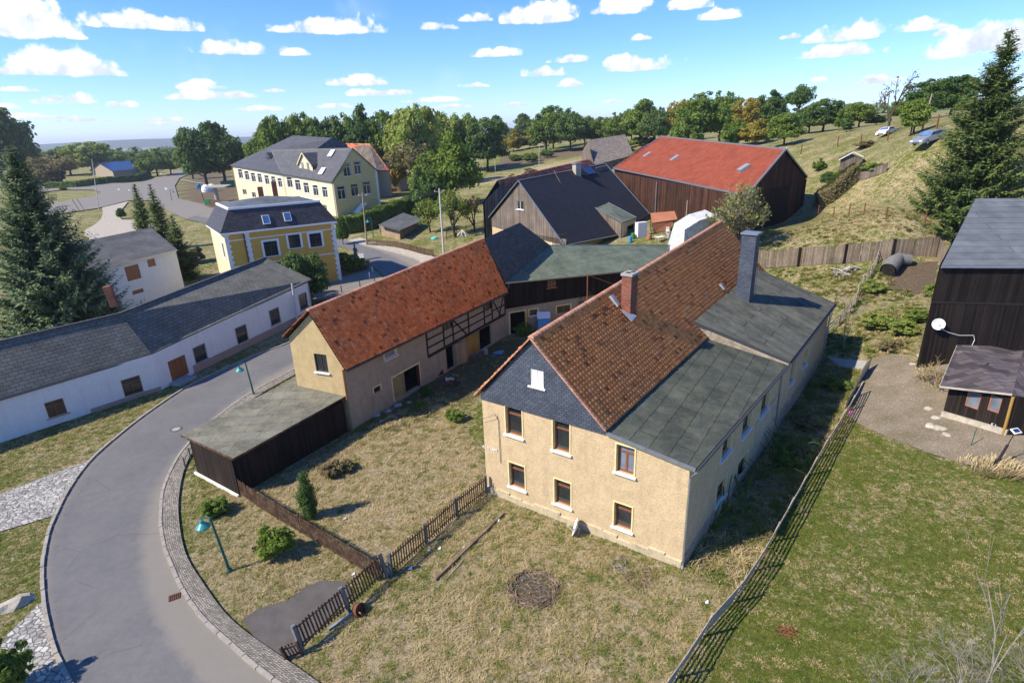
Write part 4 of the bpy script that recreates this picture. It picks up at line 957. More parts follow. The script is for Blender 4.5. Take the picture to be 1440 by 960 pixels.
# leaning broken brick chimney stack with ladder at its back
cp=Vector(Z(166,428,6.3))+nb*.6;m=MB();m.box((cp.x,cp.y,cp.z+.75),(.6,.6,1.9),.3,tilt=(0,-.12));c_=m.build('chimney','brick_red',white)
m=MB();m.tube([cp+Vector((.7,0,0)),cp+Vector((-.1,0,1.5))],.03,5);m.build('stay','gutter_dark',c_)
# ---- white annex behind
an0=Z(92,390,6.3);an1=Z(247,352,6.3)
an0[2]=an1[2]=0
ann=thing('white_outbuilding',(float(an1[0]),float(an1[1]),0),'tall whitewashed outbuilding with plain grey felt roof and brown shuttered openings behind the long house','outbuilding')
aw=Wall(an0,an1,-.3,[]);h1_=aw.pick(247,352)[1];h0_=aw.pick(132,380)[1]
for bl,tr in (((180,396),(194,371)),((209,376),(217,363))): aw.panel(ann,aw.rect(bl,tr),'w_brown','shutter')
rr=aw.rect((187,415),(201,405));aw.panel(ann,rr,'w_brown','shutter');ro=aw.rect((138,436),(158,414));aw.dark(ann,(ro[0],.1,ro[2],ro[3]),'opening')
aw.top=[(aw.L,h1_),(0,h0_)];aw.build('front_wall','render_white',ann)
q0,q1,q2,q3=[Vector(q) for q in (Z(88,391,h0_+.12),Z(249,351,h1_+.12),Y(212,320,float(an1[1])+9),Y(92,344,float(an0[1])+9))]

m=MB();m.slab([q3,q2,q1,q0],.15);m.build('roof','felt_dark',ann)
m=MB();m.bar(q0-Vector((0,0,.08)),q1-Vector((0,0,.08)),.05,.16);m.bar(q1-Vector((0,0,.08)),q2-Vector((0,0,.08)),.05,.14);m.build('roof_edge','zinc',ann)
sw_=Wall(an1,(q2.x-.3,q2.y-.3),-.3,[]);sw_.top=[(sw_.L,q2.z-.15),(0,h1_)];sw_.build('side_wall','render_white',ann)
bw_=Wall((q2.x-.3,q2.y-.3),(q3.x,q3.y-.3),-.3,[]);bw_.top=[(bw_.L,q3.z-.15),(0,q2.z-.15)];bw_.build('rear_wall','render_white',ann)
# ---- ochre villa with mansard roof
vR=G(481,394);vz=8.8;vL=Z(314,328,vz);vB=Z(297,313,vz)
villa=thing('ochre_villa',(float(vR[0]),float(vR[1]),0),'ochre villa with white quoins and dark slate mansard roof at the road bend','villa')
vf=Wall(vL,vR,-.3,[]);ht=vf.pick(472,311)[1];h0v=vf.pick(316,328)[1]
for bl,tr in (((373.5,361),(389,338)),((407.5,349.5),(421,329)),((437,348),(451,327))): vf.window(villa,vf.rect(bl,tr),frame='w_dark',surround='white_trim',sill='white_trim',mull='tv',fw=.09,sw=.26)
for k,(x,y) in enumerate(((381,398),(415,392),(447,387))):
    a,h=vf.pick(x,y);vf.window(villa,(a-.65,h-.9,a+.65,h+1.1),frame='w_dark',surround='white_trim',sill='white_trim',mull='tv',fw=.09,sw=.22)
vf.top=[(vf.L,ht),(0,h0v)];vf.build('front_wall','render_ochre',villa)
vbk=Vector((vB[0]-vL[0],vB[1]-vL[1],0)).normalized();depth=11.;perp=Vector((-vf.N.x,-vf.N.y,0))
P0=Vector((vL[0],vL[1],0));P1=Vector((vR[0],vR[1],0));P3=P0+perp*depth;P2=P1+perp*depth
vs_=Wall(P0,P3,-.3,[]);
rr=vs_.rect((311,350),(315,337));vs_.top=[(vs_.L,h0v),(0,h0v)];vs_.window(villa,(2.,5.2,3.1,7.2),frame='w_dark',surround='white_trim',sill='white_trim',mull='t',sw=.2);vs_.build('side_wall','render_cream',villa)
for A_,B_,ta,tb in ((P3,P2,h0v,ht),(P2,P1,ht,ht)):
    w_=Wall(A_,B_,-.3,[]);w_.top=[(w_.L,tb),(0,ta)];w_.build('rear_wall','render_ochre',villa)
for a in (0.,vf.pick(351,350)[0],vf.L-.5):
    m=MB()
    for i in range(int(ht/.36)):
        w_=.62 if i%2 else .45;z0_=i*.36;s0_=a if a<1 else (a-(w_-.5) if a>vf.L-2 else a-w_/2)
        m.box8([vf.p(s0_,z0_,-.02),vf.p(s0_+w_,z0_,-.02),vf.p(s0_+w_,z0_,.07),vf.p(s0_,z0_,.07)],[vf.p(s0_,z0_+.33,-.02),vf.p(s0_+w_,z0_+.33,-.02),vf.p(s0_+w_,z0_+.33,.07),vf.p(s0_,z0_+.33,.07)])
    m.build('quoin_strip','white_trim',villa)
m=MB()
for hh,t in ((-1.05,.06),(-4.5,.05)): m.bar(vf.p(0,h0v+hh,.02),vf.p(vf.L,ht+hh,.02),.1,.14)
m.bar(vf.p(-.3,h0v-.1,.15),vf.p(vf.L+.3,ht-.1,.15),.5,.22);m.bar(vs_.p(-.3,h0v-.1,.15),vs_.p(vs_.L+.3,h0v-.1,.15),.5,.22);m.build('cornice','white_trim',villa)
pipe(villa,[vf.p(vf.pick(346,350)[0],h0v-.3,.12),vf.p(vf.pick(346,350)[0],.2,.12)],'w_brown',.09)
def mans(ring,zl,inset,zu,root,mats):
    c=sum((Vector((p[0],p[1],0)) for p in ring),Vector((0,0,0)))/len(ring);lo=[];up=[]
    for p,z in zip(ring,zl):
        v=Vector((p[0],p[1],0));d=(v-c).normalized();lo.append(v+d*.55+Vector((0,0,z)));u=v-d*inset;up.append(Vector((u.x,u.y,z+zu)))
    m=MB()
    for i in range(len(ring)):
        j=(i+1)%len(ring);m.poly([lo[i],lo[j],up[j],up[i]])
    m.build('mansard_roof',mats[0],root)
    m=MB();top=[u+Vector((0,0,.02)) for u in up];cc=sum(top,Vector())/len(top)+Vector((0,0,.9))
    for i in range(len(top)): m.poly([top[i],top[(i+1)%len(top)],cc])
    m.build('roof_deck',mats[1],root)
    m=MB()
    for i in range(len(up)):
        j=(i+1)%len(up);m.bar(up[i]+Vector((0,0,.0)),up[j]+Vector((0,0,.0)),.22,.28)
    m.build('deck_trim','white_trim',root);return lo,up
lo_,up_=mans([P0,P1,P2,P3],[h0v,ht,ht,h0v],1.7,2.9,villa,['slate_villa','felt_villa'])
for px,py in ((374,309),(404,305)):
    r_=Vector(ray(px,py));a_,b_,c_=lo_[0],lo_[1],up_[0];n_=(b_-a_).cross(c_-a_).normalized();t_=(a_-Vector(CAM)).dot(n_)/r_.dot(n_);p=Vector(CAM)+r_*t_
    if n_.z<0:n_=-n_
    u_=(b_-a_).normalized();e_=n_.cross(u_).normalized();w_,h_=.48,.62;m=MB()
    m.box8([p-u_*w_-e_*h_,p+u_*w_-e_*h_,p+u_*w_+e_*h_,p-u_*w_+e_*h_],[q+n_*.12 for q in (p-u_*w_-e_*h_,p+u_*w_-e_*h_,p+u_*w_+e_*h_,p-u_*w_+e_*h_)]);f_=m.build('roof_window','w_white',villa)
    w_,h_=.40,.54;m=MB();m.poly([q+n_*.125 for q in (p-u_*w_-e_*h_,p+u_*w_-e_*h_,p+u_*w_+e_*h_,p-u_*w_+e_*h_)]);m.build('pane','pane_sky',f_)
for px,py,yy in ((368,278,vR[1]+6.5),(387,270,vR[1]+9.5)):
    p=Vector(Y(px,py,yy));m=MB();m.box((p.x,p.y,p.z+.3),(.7,.7,2.6),.3);m.build('chimney','brick_red',villa)
# ---- large cream and yellow school-like building
sR=G(475,304);sL=Y(326,229,float(sR[1])+38)
sch=thing('large_yellow_building',(float(sR[0]),float(sR[1]),float(sR[2])),'large cream and yellow building with hipped slate roof, dormer and yellow street gable','building')
sf=Wall(sL,sR,-1.,[]);hR=sf.pick(466,255)[1];hL=sf.pick(327,232)[1];hm=sf.pick(398,245)
for x,y in ((338.4,244.4),(347.5,246.9),(356.5,249.4),(365.6,250.6),(375.6,253),(385,254.5),(394,257)): sf.window(sch,sf.rect((x-2,y+6.3),(x+1.6,y-6.3)),frame='w_white',surround='white_trim',sill='white_trim',mull='tv',fw=.1,sw=.2,depth=.2)
for x,y in ((407.5,256),(419,260),(431,264),(444,267.5),(457,270)): sf.window(sch,sf.rect((x-2.6,y+7.5),(x+2.4,y-7)),frame='w_white',surround='white_trim',sill='white_trim',mull='tv',fw=.1,sw=.2,depth=.2)
for x,y in ((344,270),(357,274),(457,292)): sf.window(sch,sf.rect((x-2,y+3.5),(x+2,y-3.5)),frame='w_white',surround=None,sill=None,mull='v',fw=.1,depth=.2)
sf.top=[(sf.L,hR-.1),(0,hL-.1)];sf.build('front_wall','render_cream',sch)
sE=Y(530,240,float(sR[1])+13);sg=Wall(sR,sE,-1.,[]);ap_=sg.pick(495,208);hE=sg.pick(529,240)[1]
for x,y,w_,h_ in ((488,239,3.6,9.5),(503,236,3.4,9.5),(480.5,271,4.2,10),(516,264,4.,9.5)): sg.window(sch,sg.rect((x-w_,y+h_),(x+w_,y-h_)),frame='w_white',surround='stone_pale',sill='white_trim',mull='tv',fw=.12,sw=.15,depth=.2)
r_=sg.rect((495,276),(503,258));sg.window(sch,r_,frame='w_white',surround=None,sill=None,mull='tv')
sg.top=[(sg.L,hE-.1),(ap_[0],ap_[1]-.15),(0,hR-.1)];sg.build('gable_wall','render_yellow',sch)
m=MB();a,h=sg.pick(500,290)
for i in range(9): m.box(sg.p(a-1.5+i*.42,float(sR[2])+.15+i*.27,1.3),(.45,1.8,.3),math.atan2(sg.U.y,sg.U.x))
m.build('stairs','white_trim',sch)
m=MB()
for i in range(int(sg.L*0+ (hE+1)/.45)):
    w_=.8 if i%2 else .55;m.box8([sg.p(sg.L-w_,i*.45,-.02),sg.p(sg.L,i*.45,-.02),sg.p(sg.L,i*.45,.06),sg.p(sg.L-w_,i*.45,.06)],[sg.p(sg.L-w_,i*.45+.4,-.02),sg.p(sg.L,i*.45+.4,-.02),sg.p(sg.L,i*.45+.4,.06),sg.p(sg.L-w_,i*.45+.4,.06)])
m.build('quoin_strip','white_trim',sch)
pk=sg.p(ap_[0],ap_[1],.3);e_l=sf.p(sf.L,hR,.5)+sg.N*.3;e_r=sg.p(sg.L+.3,hE-.1,.3)
back_=-sg.N;rl=Vector(Y(449,205,pk.y+15));e_m=sf.p(hm[0],hm[1],.5)
e_rb=e_r+back_*34;rl2=pk+back_*34
m=MB();m.slab([rl2,pk,e_l,e_m],.2);m.slab([pk,rl2,e_rb,e_r],.2)
hA=Vector(Y(412,190.5,pk.y+34));hB_=Vector(Y(466,194,pk.y+22));e0_=sf.p(-.5,hL,.5)
hb1=Vector((hB_.x+14,hB_.y+10,hL-.5));hb0=Vector((e0_.x+13,e0_.y+16,hL))
m.slab([hA,hB_,e_m+Vector((.0,0,.05)),e0_],.2);m.slab([hA,e0_,hb0],.2);m.slab([hA,hb0,hb1,hB_],.2);m.slab([hB_,hb1,rl2,e_m],.2)
m.build('roof','slate_school',sch)

w_=Wall((e0_.x+.4,e0_.y),(hb0.x,hb0.y),-1,[]);w_.top=[(w_.L,hL-.2),(0,hL-.2)];w_.build('side_wall','render_cream',sch)
w_=Wall((sE[0],sE[1]),(e_rb.x,e_rb.y),-1,[]);w_.top=[(w_.L,hE-.2),(0,hE-.2)];w_.build('side_wall','render_yellow',sch)
w_=Wall((hb0.x,hb0.y),(hb1.x,hb1.y),-1,[]);w_.top=[(w_.L,hL-.7),(0,hL-.2)];w_.build('rear_wall','render_cream',sch)
# dormer
dA=sf.pick(419,242);dB=sf.pick(438,246);dz_=1.5
dm=Wall(sf.p(dA[0],0,-.6),sf.p(dB[0],0,-.6),0,[]);b0d=dm.pick(419,244)[1];t0d=dm.pick(420,231)[1];t1d=dm.pick(438,233)[1];pd_=dm.pick(421,216);pd_=((dm.L*.45),pd_[1])
for x in (.27,.68): dm.window(sch,(dm.L*x-.6,b0d+.6,dm.L*x+.6,t0d+.5),frame='w_white',surround=None,sill=None,mull='v',fw=.12)
dm.z0=b0d-1;dm.top=[(dm.L,t1d),(pd_[0],pd_[1]),(0,t0d)];dm.build('dormer_front','render_cream',sch)
bk=-dm.N;D0=dm.p(-.3,t0d-.1,.4);D1=dm.p(dm.L+.3,t1d-.1,.4);Pk=dm.p(pd_[0],pd_[1]+.15,.4)
m=MB();m.slab([Pk,Pk+bk*9,D0+bk*5,D0],.18);m.slab([Pk+bk*9,Pk,D1,D1+bk*5],.18);m.build('dormer_roof','slate_school',sch)
m=MB();m.bar(D0,Pk,.1,.3);m.bar(Pk,D1,.1,.3);m.build('dormer_trim','w_cream',sch)
for A_,B_ in ((dm.p(0,0),dm.p(0,0)+bk*5),(dm.p(dm.L,0),dm.p(dm.L,0)+bk*5)):
    w_=Wall(A_,B_,b0d-1,[]);w_.top=[(w_.L,t0d),(0,t0d)];w_.build('dormer_cheek','slate_school',sch)
def onplane(a_,b_,c_,px,py):
    r_=Vector(ray(px,py));n_=(b_-a_).cross(c_-a_).normalized();t_=(a_-Vector(CAM)).dot(n_)/r_.dot(n_);return Vector(CAM)+r_*t_,(n_ if n_.z>0 else -n_)
for px,py,s_ in ((466,216,.8),(453,241,.8)):
    p,n_=onplane(rl2,pk,e_l,px,py);u_=(pk-rl2).normalized();e_=n_.cross(u_);m=MB();q=[p-u_*s_-e_*s_*1.4,p+u_*s_-e_*s_*1.4,p+u_*s_+e_*s_*1.4,p-u_*s_+e_*s_*1.4]
    m.box8([x+n_*.02 for x in q],[x+n_*.2 for x in q]);m.build('roof_window','w_white',sch)
for px,py in ((376,222),(392,226)):
    p,n_=onplane(hA,hB_,e_m,px,py);m=MB();u_=(hB_-hA).normalized();q=Vector((0,0,1))
    m.poly([p-u_*1.3,p+u_*1.3,p+q*1.5]);m.slab([p+q*1.5,p+u_*1.5-q*.1,p-sf.N*4+q*1.4],.1);m.slab([p+q*1.5,p-u_*1.5-q*.1,p-sf.N*4+q*1.4],.1);m.build('small_dormer','slate_school',sch)
gutter(sch,e0_-Vector((0,0,.15)),e_l-Vector((0,0,.15)),'gutter_dark',.12);pipe(sch,[sf.p(sf.L-.3,hR-.4,.15),sf.p(sf.L-.3,1,.15)],'zinc',.08);pipe(sch,[sf.p(hm[0],hm[1]-.4,.15),sf.p(hm[0],1,.15)],'w_cream',.06)
# ---- terracotta roofed house behind it
tb=thing('terracotta_roof_house',(float(sE[0])+6,float(sE[1])+8,2),'old stone house with faded terracotta tiled roof behind the yellow gable','house')
y0=float(sE[1])+3
a_,b_,c_,d_=[Vector(q) for q in (Y(484,202,y0+16),Y(520,202.5,y0+10),Y(545,238,y0+1),Y(530,239,y0+0))]
c2=Vector(Y(548,240,y0+2))
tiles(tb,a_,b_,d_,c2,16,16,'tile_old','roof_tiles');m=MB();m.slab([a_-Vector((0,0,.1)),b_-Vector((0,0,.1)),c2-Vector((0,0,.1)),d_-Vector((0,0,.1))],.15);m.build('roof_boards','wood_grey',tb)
ww2=Wall(Z(531,274,1.5),Z(564,272,1.5),-1,[]);hw=ww2.pick(531,242)[1];hw2=ww2.pick(563,244)[1]
ww2.window(tb,ww2.rect((547,256),(551,244)),frame='w_dark',surround=None,sill=None,mull='v');ww2.panel(tb,ww2.rect((545,280),(558,265)),'w_brown','door');ww2.panel(tb,ww2.rect((533,258),(537,242)),'w_brown','shutter')
ww2.top=[(ww2.L,hw2),(0,hw)];ww2.build('front_wall','render_sand',tb)
f0=[ww2.p(1.5,hw+.1,.3),ww2.p(ww2.L,hw2+.1,.3),ww2.p(ww2.L,hw2+.6,-7),ww2.p(1.5,hw+.6,-7)];m=MB();m.slab(f0,.2);m.build('flat_roof','concrete',tb)
s2=Wall(Z(564,272,1.5),Y(592,262,float(Z(564,272,1.5)[1])+4),-1,[]);s2.top=[(s2.L,s2.pick(591,246)[1]),(0,hw2)];s2.build('side_wall','stone_rubble',tb)
# ---- small garden shed by the road
ga_=G(535,331);gb_=G(563,337);gc_=G(590,318)
gs=thing('garden_shed',(float(ga_[0]),float(ga_[1]),float(ga_[2])),'low wooden garden shed with dark felt roof behind the roadside fence','shed')
for A_,B_ in ((ga_,gb_),(gb_,gc_)):
    w_=Wall(A_,B_,0,[]);w_.top=[(w_.L,float(gb_[2])+2.1),(0,float(gb_[2])+2.1)];w_.build('wall','wood_tan',gs)
zz=float(gb_[2])+2.15;m=MB();m.slab([Vector(q) for q in (Z(532,316,zz+.3),Z(562,324,zz),Z(596,309,zz),Z(567,299,zz+.9))],.12);m.build('roof','felt_dark',gs)
# ---- blue-black roofed house
bh=thing('black_roof_house',(8.,89.,2.6),'house with steep blue-black shingle roof, grey boarded gable and green-roofed porch','house')
Lv=Vector(Z(691,304,7.0));Rv=Vector(Z(796,344.5,4.6));gd=Wall((Lv.x,Lv.y),(Rv.x,Rv.y),0,[]);pa_=gd.pick(731,254);Av=gd.p(pa_[0],pa_[1],.3)
gl_=gd.pick(694,307);Cv=gd.p(gd.L,gd.pick(796,345)[1],.3)
Bv2=Vector(Y(851,230,Av.y+25));Fv=Vector(Y(914,301,Cv.y+22));Ev=Vector(Y(867.5,331,Cv.y+9.5))
m=MB();m.poly([Av,Cv,Ev,Fv,Bv2]) if False else m.slab([Av,Cv,Ev,Bv2],.15);m.slab([Bv2,Ev,Fv],.15)
Lb=gd.p(-.5,gl_[1],.3);Lbf=Lb+(Bv2-Av);m.slab([Av,Bv2,Lbf,Lb],.15);m.build('roof','shingle_black',bh)
m=MB()
for P,Q in ((Av,Cv),(Av,Lb),(Av,Bv2),(Bv2,Fv),(Cv,Ev)): m.bar(P+Vector((0,0,.03)),Q+Vector((0,0,.03)),.14,.1)
m.build('roof_edge','zinc',bh)
gd.window(bh,gd.rect((726.5,294),(736,283)),frame='w_white',surround=None,sill='white_sill',mull='v')
hsp=gd.pick(700,312)[1]-.9
gd.top=[(gd.L,Cv.z-.1),(pa_[0],pa_[1]-.15),(0,gl_[1]-.1)];
up=Wall(gd.p(0,0),gd.p(gd.L,0),hsp,[],);up.holes=list(gd.holes);up.top=gd.top;up.N=gd.N;up.build('gable_boards','wood_grey',bh)
lw_=Wall(gd.p(0,0,-.05),gd.p(gd.L,0,-.05),-1,[]);lw_.top=[(gd.L,hsp+.02),(0,hsp+.02)]
lw_.window(bh,lw_.rect((776,345),(785,331)),frame='w_dark',surround='white_trim',sill='white_trim',mull='v');lw_.build('gable_wall','render_sand',bh)
rwl=Wall((Cv.x-.3,Cv.y+.3),(Fv.x-.4,Fv.y),0,[]);rwl.top=[(rwl.L,Fv.z-.1),(0,Cv.z-.1)];rwl.build('side_wall','render_beige',bh)
# chimney, solar panel, skylight, cable
p,n_=onplane(Av,Cv,Bv2,811,245);m=MB();m.box((p.x,p.y,p.z+.4),(1.1,1.1,2.6),.5);c_=m.build('chimney','stone_pale',bh);m=MB();m.box((p.x,p.y,p.z+1.8),(1.5,1.5,.15),.5);m.build('chimney_cap','zinc',c_)
def roofrect(root,a_,b_,c_,px,py,w_,h_,mat,name,lift=.12,th=.08):
    p,n_=onplane(a_,b_,c_,px,py);u_=(b_-a_).normalized();e_=n_.cross(u_).normalized();q=[p-u_*w_-e_*h_,p+u_*w_-e_*h_,p+u_*w_+e_*h_,p-u_*w_+e_*h_];m=MB();m.box8([x+n_*lift for x in q],[x+n_*(lift+th) for x in q]);return m.build(name,mat,root)
roofrect(bh,Av,Bv2,Cv,826,242,1.6,.9,'blue_panel','solar_panel',.35);roofrect(bh,Av,Bv2,Cv,868,278,.75,1.1,'w_cream','roof_window',.02,.12);o=roofrect(bh,Av,Bv2,Cv,868,278,.55,.9,'pane','pane',.15,.02)
roofrect(bh,Av,Bv2,Cv,843,237,2.0,.06,'zinc','snow_guard',.3,.15)
m=MB();pts=[onplane(Av,Cv,Bv2,*q)[0]+Vector((0,0,.12)) for q in ((779,241),(790,262),(800,288),(808,325))];m.tube(pts,.05,5)
pts=[onplane(Av,Cv,Bv2,*q)[0]+Vector((0,0,.14)) for q in ((790,331),(808,326),(822,321),(832,325),(836,335))];m.tube(pts,.05,5);m.build('cable','deadwood',bh)
# porch extension with green roof
g_=[Vector(q) for q in (Y(834,291,Ev.y+5),Y(855,285,Ev.y+9),Y(895,306,Ev.y+5),Y(876,312.5,Ev.y-.5))]
m=MB();m.slab(g_,.15);m.build('porch_roof','felt_green',bh);m=MB();m.bar(g_[0]+Vector((0,0,.03)),g_[3]+Vector((0,0,.03)),.12,.12);m.bar(g_[1]+Vector((0,0,.03)),g_[2]+Vector((0,0,.03)),.12,.12);m.build('porch_trim','zinc',bh)
w_=Wall(g_[0].xy,(g_[3].x-.2,g_[3].y+.2),0,[]);w_.top=[(w_.L,g_[3].z-.15),(0,g_[0].z-.15)];w_.build('porch_wall','wood_grey',bh)
w_=Wall((g_[3].x-.1,g_[3].y+.1),(g_[2].x-.1,g_[2].y-.1),0,[]);w_.dark(bh,(w_.L*.38,2.,w_.L*.92,g_[3].z-1.));w_.top=[(w_.L,g_[2].z-.15),(0,g_[3].z-.15)];w_.build('porch_wall','w_cream',bh)
# ---- old tiled shed behind it
ot=thing('old_tiled_shed',(-2.,99.,3.),'dark boarded shed with patchy old red tile roof behind the black-roofed house','shed')
a_=Vector(Y(699,254,100));l_=Vector(Y(679,285,97));r_=Vector(Y(722,300,99));b_=Vector(Y(827,224,138));rf=Vector(Y(880,262,134))
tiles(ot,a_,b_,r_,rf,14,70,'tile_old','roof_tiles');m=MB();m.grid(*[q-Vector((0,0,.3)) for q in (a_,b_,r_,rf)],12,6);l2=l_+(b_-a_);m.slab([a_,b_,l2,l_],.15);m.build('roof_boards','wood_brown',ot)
gd2=Wall(l_.xy,r_.xy,1,[]);gd2.top=[(gd2.L,r_.z-.1),((a_.xy-l_.xy).length,a_.z-.1),(0,l_.z-.1)];gd2.A=gd2.A+Vector((0,.4,0));gd2.build('gable_wall','wood_grey',ot)
w_=Wall(l_.xy,(l2.x,l2.y),1,[]);w_.top=[(w_.L,l2.z-.1),(0,l_.z-.1)];w_.build('side_wall','wood_brown',ot)
# ---- big barn with red shingle roof
rb=thing('red_roof_barn',(33.,76.,5.),'big dark boarded barn with bright red shingle roof on the slope','barn')
nC=Vector(G(1047,335));nC2=Vector(Y(1050,275,nC.y+.2));rC=Vector(G(1131,290));rC2=Vector(Y(1135,249,rC.y+.3));fL2=Vector(Y(862,237,122.));rid=Vector(Y(1105,210,(nC2.y+rC2.y)/2));ridL=Vector(Y(930,192,rid.y+43));lW=Wall((fL2.x+.4,fL2.y+.4),(nC2.x-.3,nC2.y+.3),0,[])

ih=lW.pick(925,254)[1];lW.z0=2;lW.top=[(lW.L,nC2.z-.1),(0,fL2.z-.1)]
for x0,x1 in ((.50,.62),(.64,.80)): lW.panel(rb,(lW.L*x0,lW.z0+2,lW.L*x1,nC2.z-2.2),'wood_brown','barn_door',d=.06,hole=False)
lW.build('front_wall','wood_brown',rb)
gR2=Wall((nC2.x,nC2.y+.3),(rC2.x-.2,rC2.y),2,[]);gR2.top=[(gR2.L,rC2.z-.1),((rid.xy-nC2.xy).length,rid.z-.2),(0,nC2.z-.1)];gR2.panel(rb,(gR2.L*.38,5,gR2.L*.7,11.2),'wood_black','barn_door',d=.06,hole=False);gR2.build('gable_wall','wood_brown',rb)
m=MB();m.grid(ridL,rid,fL2,nC2,24,10);m.build('roof','shingle_red',rb)
m=MB();m.grid(ridL-Vector((0,0,.2)),rid-Vector((0,0,.2)),fL2-Vector((0,0,.2)),nC2-Vector((0,0,.2)),8,4);bkL=ridL+(rC2-rid);m.slab([ridL,rid,rC2,bkL],.2);m.build('roof_underside','wood_dark',rb)
m=MB()
for P,Q in ((ridL,rid),(rid,nC2),(nC2,fL2),(fL2,ridL),(rid,rC2)):m.bar(P+Vector((0,0,.02)),Q+Vector((0,0,.02)),.2,.22)
m.build('roof_trim','zinc',rb)
w_=Wall(bkL.xy,rC2.xy,2,[]);w_.top=[(w_.L,rC2.z-.3),(0,bkL.z-.3)];w_.build('rear_wall','wood_brown',rb);w_=Wall(bkL.xy,(fL2.x+.4,fL2.y+.4),2,[]);w_.top=[(w_.L,fL2.z-.2),((bkL.xy-ridL.xy).length,ridL.z-.3),(0,bkL.z-.3)];w_.build('gable_wall','wood_brown',rb)
for px,py in ((911,220),(950,225),(1047,239)): roofrect(rb,ridL,rid,nC2,px,py,.55,.8,'tin_grey','roof_vent',.08,.45)
for px,py,l in ((895,215,4),(903,211,4),(888,222,4),(880,228,3)):
    p,n_=onplane(ridL,fL2,nC2,px,py);u_=(ridL-fL2).normalized();m=MB();m.bar(p+n_*.4-u_*l/2,p+n_*.4+u_*l/2,.12,.12);m.build('roof_ladder','rust',rb)
pipe(rb,[lW.p(lW.pick(925,256)[0],lW.pick(925,256)[1],.2),lW.p(lW.pick(925,256)[0],5,.2)],'zinc',.1)
# ---- brownish shed far
fs=thing('far_shed',(45.,185.,10.),'weathered grey-brown roofed field shed beyond the red barn','shed')
a_,b_,c_,d_=[Vector(q) for q in (Y(825,197.5,188),Y(879,189,196),Y(891,218,182),Y(836,232,174))];m=MB();m.slab([a_,b_,c_,d_],.2);e_=Vector(Y(818,215,186));m.slab([a_,b_,b_+(e_-a_),e_],.2);m.build('roof','shingle_brown',fs)
w_=Wall(d_.xy,(c_.x,c_.y),0,[]);w_.top=[(w_.L,c_.z-.1),(0,d_.z-.1)];w_.A+=Vector((0,.6,0));w_.build('wall','wood_grey',fs);w_=Wall(e_.xy,d_.xy,0,[]);w_.top=[(w_.L,d_.z-.1),(w_.L*.5,a_.z-.2),(0,e_.z-.1)];w_.A+=Vector((0,.5,0));w_.build('gable_wall','wood_grey',fs)
# ---- black barn on the right
kb=Vector(G(1288,517));bb=thing('black_barn',tuple(kb),'tall black boarded barn with grey-blue sheet roof at the right edge','barn')
h_=hfit(kb,1322,373);e0b=Vector(Z(1321,372.5,kb.z+h_));e1b=Vector(Z(1500,373,kb.z+h_));kw=Wall(kb,(kb.x+(e1b-e0b).x,kb.y+(e1b-e0b).y),kb.z-1.5,[])
zs=kw.pick(1318,425)[1];kw.top=[(kw.L,e1b.z),(0,e0b.z)];kw.panel(bb,(kw.L*.62,kb.z+3.0,kw.L*.7,kb.z+4.2),'wood_ochre','shutter',d=.02);kw.build('front_wall','wood_black',bb)
m=MB();m.bar(kw.p(0,zs,.05),kw.p(kw.L,zs-.1,.05),.06,.14);m.build('batten','beam_black',bb)
m=MB();zt=zs-.1
m.box8([kw.p(0,kb.z-.1,.0),kw.p(kw.L,kb.z-.1,.0),kw.p(kw.L,kb.z-.1,.35),kw.p(0,kb.z-.1,.35)],[kw.p(0,zt,.0),kw.p(kw.L,zt,.0),kw.p(kw.L,zt,.05),kw.p(0,zt,.05)]);m.build('lower_boards','wood_black',bb)
t0_=Vector(Y(1372,279,e0b.y+8));t1_=Vector(Y(1520,279,e1b.y+8))
m=MB();m.slab([e0b+kw.N*.25,e1b+kw.N*.25,t1_,t0_],.18);m.build('roof','shingle_barn_grey',bb)
dk_=Vector((t0_.x-kb.x,t0_.y-kb.y,0)).normalized();bk0=t0_+dk_*8-Vector((0,0,3.5));bk1=t1_+dk_*8-Vector((0,0,3.5));m=MB();m.slab([t0_,t1_,bk1,bk0],.18);m.build('rear_roof','shingle_barn_grey',bb)
gutter(bb,e0b+kw.N*.32-Vector((0,0,.1)),e1b+kw.N*.32-Vector((0,0,.1)),'zinc',.08)
w_=Wall(kb,bk0.xy,kb.z-1.5,[]);w_.top=[(w_.L,bk0.z-.1),((t0_.xy-kb.xy).length,t0_.z-.2),(0,e0b.z)];w_.build('gable_wall','wood_black',bb)
m=MB()
for i in range(7): m.box(kw.p(i*.9,kb.z-.1,.4),(.9,.5,.35),random.random())
m.build('stone_base','stone_rubble',bb)
a,h=kw.pick(1315,453);Pd=kw.p(a,h,.45);dish('satellite_dish',Pd,kw.N+Vector((-.35,-.2,.35)),.42,'round white satellite dish on the corner of the black barn',[Pd-kw.N*.4])
m=MB();m.tube([kw.p(*kw.pick(*q),.4 if i>3 else .38) for i,q in enumerate(((1318,459),(1330,465),(1345,469),(1365,469),(1366,475),(1361,486)))],.018,5);m.build('cable','white_plastic',bb)
